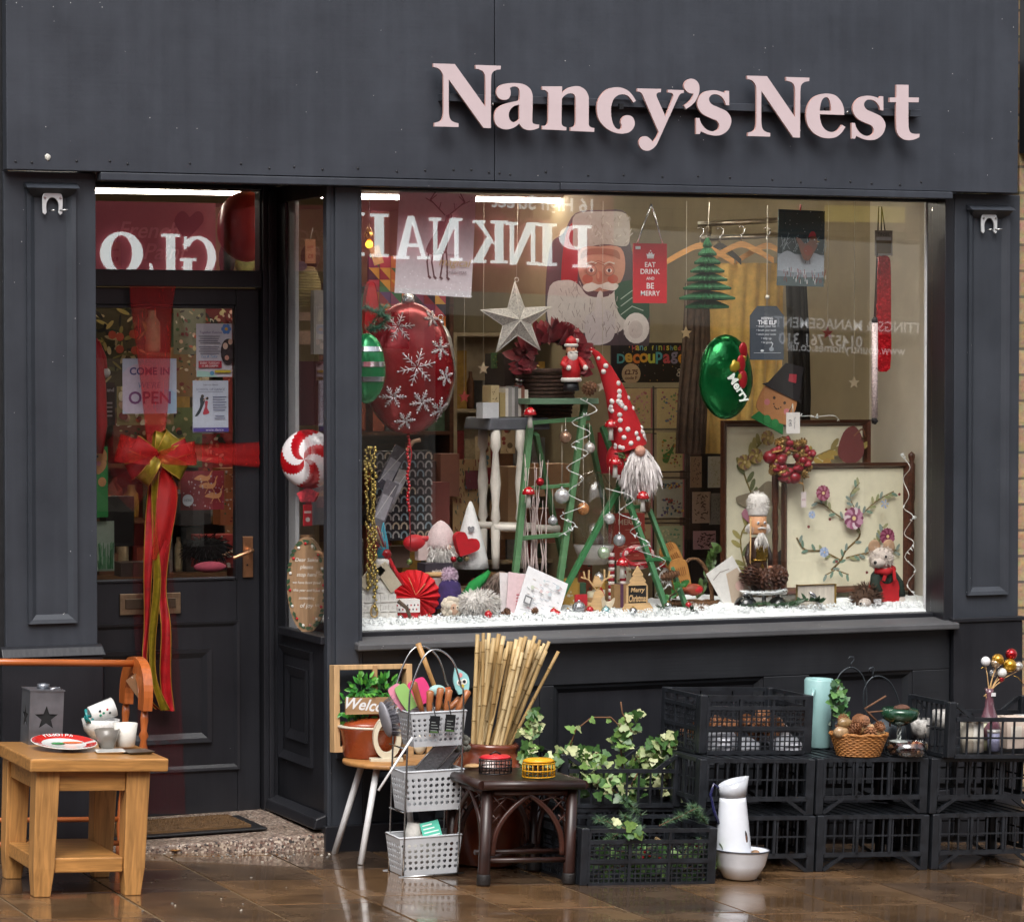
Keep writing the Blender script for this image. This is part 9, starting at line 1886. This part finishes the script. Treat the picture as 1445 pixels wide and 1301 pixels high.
def hanging_pot(px,py,label,hook,r,h,plant,tilt=0.):
 q=G(px,py,HK);q=Vector((P(px,py,c2.y+.22).x,c2.y+.22,0));q.z=gz(q.x)+HK;s=1/sc(q);t=thing('hanging_pot',label,'plant pot',q,0,'grey metal pots with wire hooks',(0,TR[1]+tilt,0));mb=MB();mb.lathe([(r*.7*s,0),(r*.75*s,.003),(r*s,h*s),(r*.95*s,h*s),(r*.7*s,.01),(0,.01)],n=28);mb.build('bucket',GAL,t)
 top=h+hook;mb=MB();mb.tube(curve3([(-r*1.05*s,0,h*.8*s),(-r*1.02*s,0,(h+hook*.45)*s),(-r*.7*s,0,(h+hook*.75)*s),(0,0,(h+hook*.88)*s),(r*.7*s,0,(h+hook*.75)*s),(r*1.02*s,0,(h+hook*.45)*s),(r*1.05*s,0,h*.8*s)]),.003,6)
 mb.tube([(0,0,(h+hook*.87)*s),(0,0,(h+hook*.95)*s),(4*s,0,(h+hook)*s),(3*s,0,(h+hook*1.05)*s),(-3*s,0,(h+hook*1.05)*s),(-5*s,0,(h+hook)*s)],.0028,6);mb.build('wire_hook',GAL,t);return q,s,h
q1,s1,h1=hanging_pot(1196,1058,'grey metal pot with a trailing green plant behind the teal pitcher',86,26,42,True)
vine('green jade-like plant trailing in the grey metal pot',[q1+Vector((-10*s1,0,40*s1)),q1+Vector((-18*s1,-.02,62*s1)),q1+Vector((-24*s1,-.03,84*s1)),q1+Vector((-20*s1,-.03,94*s1))],70,.03,'pot_plant',[mat('#3f6b3c',.4,var=.25),mat('#5a8448',.4,var=.2),mat('#2f5230',.4),mat('#6a9050',.4)],.022,'plants in the grey pots')
q2,s2,h2_=hanging_pot(1262,1052,'grey metal pot tipped over beside the green glass dish',78,26,42,True,-.35)
q=G(1278,1066,HK);s=1/sc(q);t=thing('glass_dish','clear cut-glass dish of potpourri on the crates','dish',q,rot=TR);r=31*s;mb=MB();mb.lathe([(r*.85,0),(r*.98,.006),(r,20*s),(r*.96,20*s),(r*.9,.008),(0,.006)],n=36,wob=.01);mb.build('glass_body',glass_mat(.12,(.86,.87,.86),'cut_glass',.08),t)
mb=MB();[mb.ball((r*.8*U(0,1)**.5*cos(a_),r*.8*U(0,1)**.5*sin(a_),U(.01,17*s)),.010,1.3,1,.7,7,5,i%3,(U(0,3),U(0,3),0),.2)for i,a_ in enumerate([U(0,6.3)for _ in range(80)])];mb.build('potpourri',[mat('#6b2f22',.8),mat('#9a6a4c',.8),mat('#4a2420',.8)],t)
zt_=P(1268,1046,q.y).z;t=thing('green_glass_bowl','shallow green glass bowl on a twisted clear stem','bowl',(P(1268,1046,q.y).x,q.y,q.z+20*s),rot=TR);GG=mat('#1f4a34',.1,.25,var=.4,vs=14,coat=.8);mb=MB();mb.lathe([(3*s,22*s),(12*s,25*s),(25*s,33*s),(28*s,42*s),(25*s,48*s),(20*s,46*s),(0,40*s)],n=36);mb.build('bowl',GG,t);mb=MB();[mb.tube([(2.6*s*cos(a_+k*.8),2.6*s*sin(a_+k*.8),k*3.6*s)for k in range(7)],.003,6)for a_ in(0,2.1,4.2)];mb.lathe([(14*s,0),(13*s,2*s),(3*s,4*s)],n=20);mb.build('stem',mat('#a9b0ac',.08,.3),t)
p=P(1272,999,q.y);mb=MB();mb.ball((0,0,0),10*s,1.2,1,.5,lump=.1);tag(mb.build('dry_seed_head',mat('#5a3a2c',.8,var=.3),None,p),'brown dried seed head lying in the green glass bowl','seed head')
q=G(1337,1070,HK);HR=hgt(1337,991,q.y)-HK;crate('black crate with a dipped front full of candles at the right edge',(q.x,q.y,q.z+.001),.50,.30,HR,'cut',OG);s=1/sc(q)
CN=(('#cfc8b8',20,44,1365,'cream pillar candle beside the left corner post'),('#a9a88a',30,40,1388,'pale green candle jar beside the cream pillar'),('#c2b2a4',34,44,1407,'pinkish boxed candle left of the vase'),('#8a8ca8',18,26,1402,'small lilac candle in front of the boxed ones'),('#cdbcae',30,46,1428,'beige boxed candle at the right edge'),('#b58a58',26,40,1443,'amber candle in a gold jar at the frame edge'),('#d3d0c6',24,42,1376,'white candle behind the pale green jar'))
for i,(c,w2,h2,px,l)in enumerate(CN):
 p=Vector((P(px,1062,q.y+.05+.05*(i%3)).x,q.y+.05+.05*(i%3),q.z+.012));t=thing('candle',l,'candle',p,0,'candles in the right-hand crate');mb=MB()
 if i in(2,4):mb.box(-w2/2*s,-.03,0,w2/2*s,.03,h2*s);mb.build('carton',mat(c,.6,var=.06),t,bevel=.002);mb=MB();mb.box(-w2*.3*s,-.0308,h2*.3*s,w2*.3*s,-.0302,h2*.7*s);mb.build('label',mat('#d9d2c6',.6),t)
 else:mb.lathe([(w2/2*s,0),(w2/2*s,h2*s),(w2*.44*s,h2*s),(0,h2*.9*s)],n=22);mb.build('wax',mat(c,.4,var=.08),t);mb=MB();mb.lathe([(w2*.52*s,h2*s),(w2*.53*s,(h2+4)*s),(0,(h2+4.5)*s)],n=22);mb.build('lid',mat('#d3d3d0',.3,.3),t)
q5=P(1396,1022,q.y+.09);t=thing('bud_vase','slim purple glass vase of baubles on sticks','vase',q5);VG=mat('#7d5560',.12,var=.15,vs=20,coat=.7,trans=.35);mb=MB();mb.lathe([(18*s,-20*s),(17*s,-4*s),(12*s,10*s),(7*s,26*s),(5*s,44*s),(6.5*s,52*s),(5*s,51*s),(4*s,40*s)],n=28);mb.build('glass_body',VG,t);mb=MB();mb.box(-1*s,-7.4*s,41*s,6*s,-6.8*s,46*s);mb.build('price_sticker',WM,t)
for i,(px,py,r,c,l)in enumerate(((1391,933,7,'#d9d9d9','white bauble pick at the far left of the vase'),(1408,931,9,'#b8861c','gold bauble pick at the back of the bunch'),(1427,923,8.5,'#b0101c','shiny red bauble pick at the top of the bunch'),(1425,939,10,'#c09020','big gold bauble pick at the right of the bunch'),(1414,949,7,'#d9d9d6','white bauble pick low in the middle of the bunch'),(1401,950,6,'#a9a9ac','silver bauble pick under the white ones'),(1437,940,7,'#c9c4bc','pearl bauble pick at the right edge'),(1413,958,4.5,'#a0141e','tiny red bauble pick deep in the bunch'),(1405,936,7,'#b09a80','champagne bauble pick in the middle of the bunch'))):
 p=P(px,py,q5.y+U(-.02,.02));t=thing('bauble_pick',l,'bauble',p,0,'bauble picks in the vase');mb=MB();mb.ball((0,0,0),r*s,nu=18,nv=12);mb.build('globe',mat(c,.12,.7 if c not in('#d9d9d9','#d9d9d6')else 0,var=.05,coat=.5),t);mb=MB();e=q5+Vector((U(-2,2)*s,0,46*s))-p;mb.tube([(0,0,-r*s*.9),e*.5+Vector((0,0,.003)),e,e*1.15],.0018,5);mb.build('stick',NATW,t)
for px,py,px2,py2 in((1384,943,1392,945),(1430,953,1443,964)):
 A,B=P(px,py,q5.y),P(px2,py2,q5.y);mb=MB();mb.tube([(0,0,0),(B-A)*.5+Vector((0,0,.008)),B-A],.0016,5);tag(mb.build('gold_wire_curl',GOLD,None,A),'curl of gold wire at the %s of the bauble bunch'%('left' if px<1400 else 'lower right'),'wire curl','gold wire curls')
for px,py,l in((1300,1022,'black and white patterned cup behind the left side of the candle crate'),(1330,1010,'white lidded jar behind the left corner of the candle crate')):
 p=P(px,py+18,q.y+.2);mb=MB();mb.lathe([(14*s,0),(16*s,26*s),(14*s,27*s),(0,25*s)],n=20);tag(mb.build('patterned_cup',mat('#b5b2ad',.3,var=.9,vs=40),None,p),l,'cup','cups in the candle crate')
 # small stock crowding the display
for i in range(26):
 px=U(560,1010);q=P(px,884-(px-512)*.031+U(-12,-3),U(.17,.3));mb=MB();k=R.randrange(4);r_=U(.010,.017)
 if k==0:pinecone(mb,(0,0,r_),r_*2.6,r_*1.1,(U(0,3),U(0,3),0),0,6,7);tag(mb.build('pine_cone',CONE,None,q),'tiny pine cone lying in the fake snow','pine cone','tiny pine cones in the snow')
 elif k==1:mb.ball((0,0,r_),r_,nu=12,nv=9);mb.lathe([(r_*.25,r_*1.9),(r_*.25,r_*2.2)],n=8,m=1);tag(mb.build('bauble',[SILV,GOLD],None,q),'tiny silver bauble lying in the fake snow','bauble','tiny silver baubles in the snow')
 elif k==2:mb.ball((0,0,r_),r_,nu=12,nv=9);mb.lathe([(r_*.25,r_*1.9),(r_*.25,r_*2.2)],n=8,m=1);tag(mb.build('bauble',[REDG,GOLD],None,q),'tiny red bauble lying in the fake snow','bauble','tiny red baubles in the snow')
 else:
  for _ in range(9):leafq(mb,(U(-.01,.01),0,.004),(U(-1,1),U(-1,.2),U(0,.8)),(0,-.3,1),U(.02,.035),.012)
  tag(mb.build('leaf_tuft',LEAFD,None,q),'small tuft of dark leaves in the fake snow','leaves','leaf tufts in the snow')
for i,(px,py,c,l)in enumerate(((682,520,'#c9b9a0','pale wooden star on a thread left of the wire star'),(655,560,'#a03a34','red wooden star on a thread behind the red balloon'),(850,545,'#cfc6b4','cream wooden star on a thread by the spotted hat tip'),(968,470,'#b9a27c','tan wooden star on a thread beside the velvet garment'),(1168,470,'#8f3a34','dark red wooden star on a thread under the robin print'),(1205,540,'#c4b79c','wooden star on a thread left of the candy rod'))):
 b,s=W(px,py,.7);t=thing('hanging_star',l,'star ornament',b,0,'wooden stars on threads');mb=MB();mb.prism(star(9*s,4*s,0,0),(0,-.003,0),XA,ZA,(0,.006,0));mb.build('cut_star',mat(c,.6),t);hang(t,P(px+1,284,.7),[(0,0,9*s)])
CL=['cream','dusky red','forest green','kraft brown','slate grey','mustard','plum','rust'];CC=['#c9bfa4','#94333a','#34543c','#9a7850','#5d6066','#b08a3a','#5a3550','#95492c']
SH=[('tin','round tin'),('box','small box'),('candle','stub candle'),('card','upright card')];n_=0
SP=('behind the red paper fan','behind the bobble hat','behind the white plush','behind the booklets','left of the twigs','under the left stepladder','between the two ladders','behind the plywood stag','under the glass dome','behind the plywood tree')
for i,where in enumerate(SP):
 for j in range(3):
  px=575+i*33+j*9+U(-3,3);Y=.46+.07*j;q=Vector((P(px,840,Y).x,Y,ZS+.03));c=(i*3+j*5)%8;k=(i+j*2)%4;h=(.05,.07,.06,.10)[k]*U(.8,1.3)*(1+.3*j);w_=U(.025,.04);mb=MB()
  if k in(0,2):mb.lathe([(w_,0),(w_,h),(w_*.9,h+.004),(0,h+.004)],n=20);mb.lathe([(w_*1.01,h*.3),(w_*1.01,h*.7)],n=20,m=1)
  elif k==1:mb.box(-w_,-w_,0,w_,w_,h);mb.box(-w_*.2,-w_-.001,.001,w_*.2,w_+.001,h+.001,1)
  else:
   mb.box(-w_,-.002,0,w_,.002,h)
   for _ in range(8):x,z=U(-w_*.8,w_*.8),U(h*.1,h*.85);mb.box(x-.003,-.0028-_*.0001,z,x+U(.003,.01),-.0022,z+U(.003,.01),1)
  tag(mb.build(SH[k][1].replace(' ','_'),[mat(CC[c],.5,var=.15),mat(CC[(c+3)%8],.5,var=.1)],None,q,U(-.3,.3)),'%s %s %s, %s'%(CL[c],SH[k][1],where,('near the glass','in the middle','furthest back')[j]),SH[k][0])
  # camera, light, sky
cd=bpy.data.cameras.new('camera');co=bpy.data.objects.new('camera',cd);C.objects.link(co)
co.location=CAM;co.rotation_euler=(pi/2-PITCH,0,-YAW)
cd.sensor_fit='HORIZONTAL';cd.sensor_width=36;cd.lens=36*F/1445;cd.clip_end=500;cd.clip_start=.1
bpy.context.scene.camera=co
w=bpy.data.worlds.new('World');bpy.context.scene.world=w;w.use_nodes=True
nt=w.node_tree;bg=nt.nodes['Background']
sky=nt.nodes.new('ShaderNodeTexSky');sky.sky_type='NISHITA';sky.sun_disc=False
SE,SA=radians(52),radians(205)
sky.sun_elevation=SE;sky.sun_rotation=SA;sky.dust_density=4;sky.air_density=1.;sky.ozone_density=1
hs=nt.nodes.new('ShaderNodeHueSaturation');hs.inputs['Saturation'].default_value=.35
nt.links.new(sky.outputs[0],hs.inputs['Color']);nt.links.new(hs.outputs[0],bg.inputs['Color'])
bg.inputs['Strength'].default_value=.12
sl=bpy.data.lights.new('sun','SUN');so=bpy.data.objects.new('sun',sl);C.objects.link(so)
sl.energy=1.2;sl.angle=radians(35);sl.color=(1,.98,.95)
dv=Vector((sin(SA)*cos(SE),cos(SA)*cos(SE),sin(SE)))
so.rotation_euler=dv.to_track_quat('Z','Y').to_euler();so.location=(0,-6,8)
s=bpy.context.scene
s.view_settings.view_transform='Standard';s.view_settings.look='None';s.view_settings.exposure=EXPO;s.view_settings.gamma=1
s.render.engine='CYCLES'
s.cycles.use_denoising=True;s.cycles.max_bounces=8;s.cycles.transparent_max_bounces=16;s.cycles.glossy_bounces=4;s.cycles.diffuse_bounces=3;s.cycles.transmission_bounces=6
s.cycles.sample_clamp_indirect=6;s.cycles.caustics_reflective=False;s.cycles.caustics_refractive=False
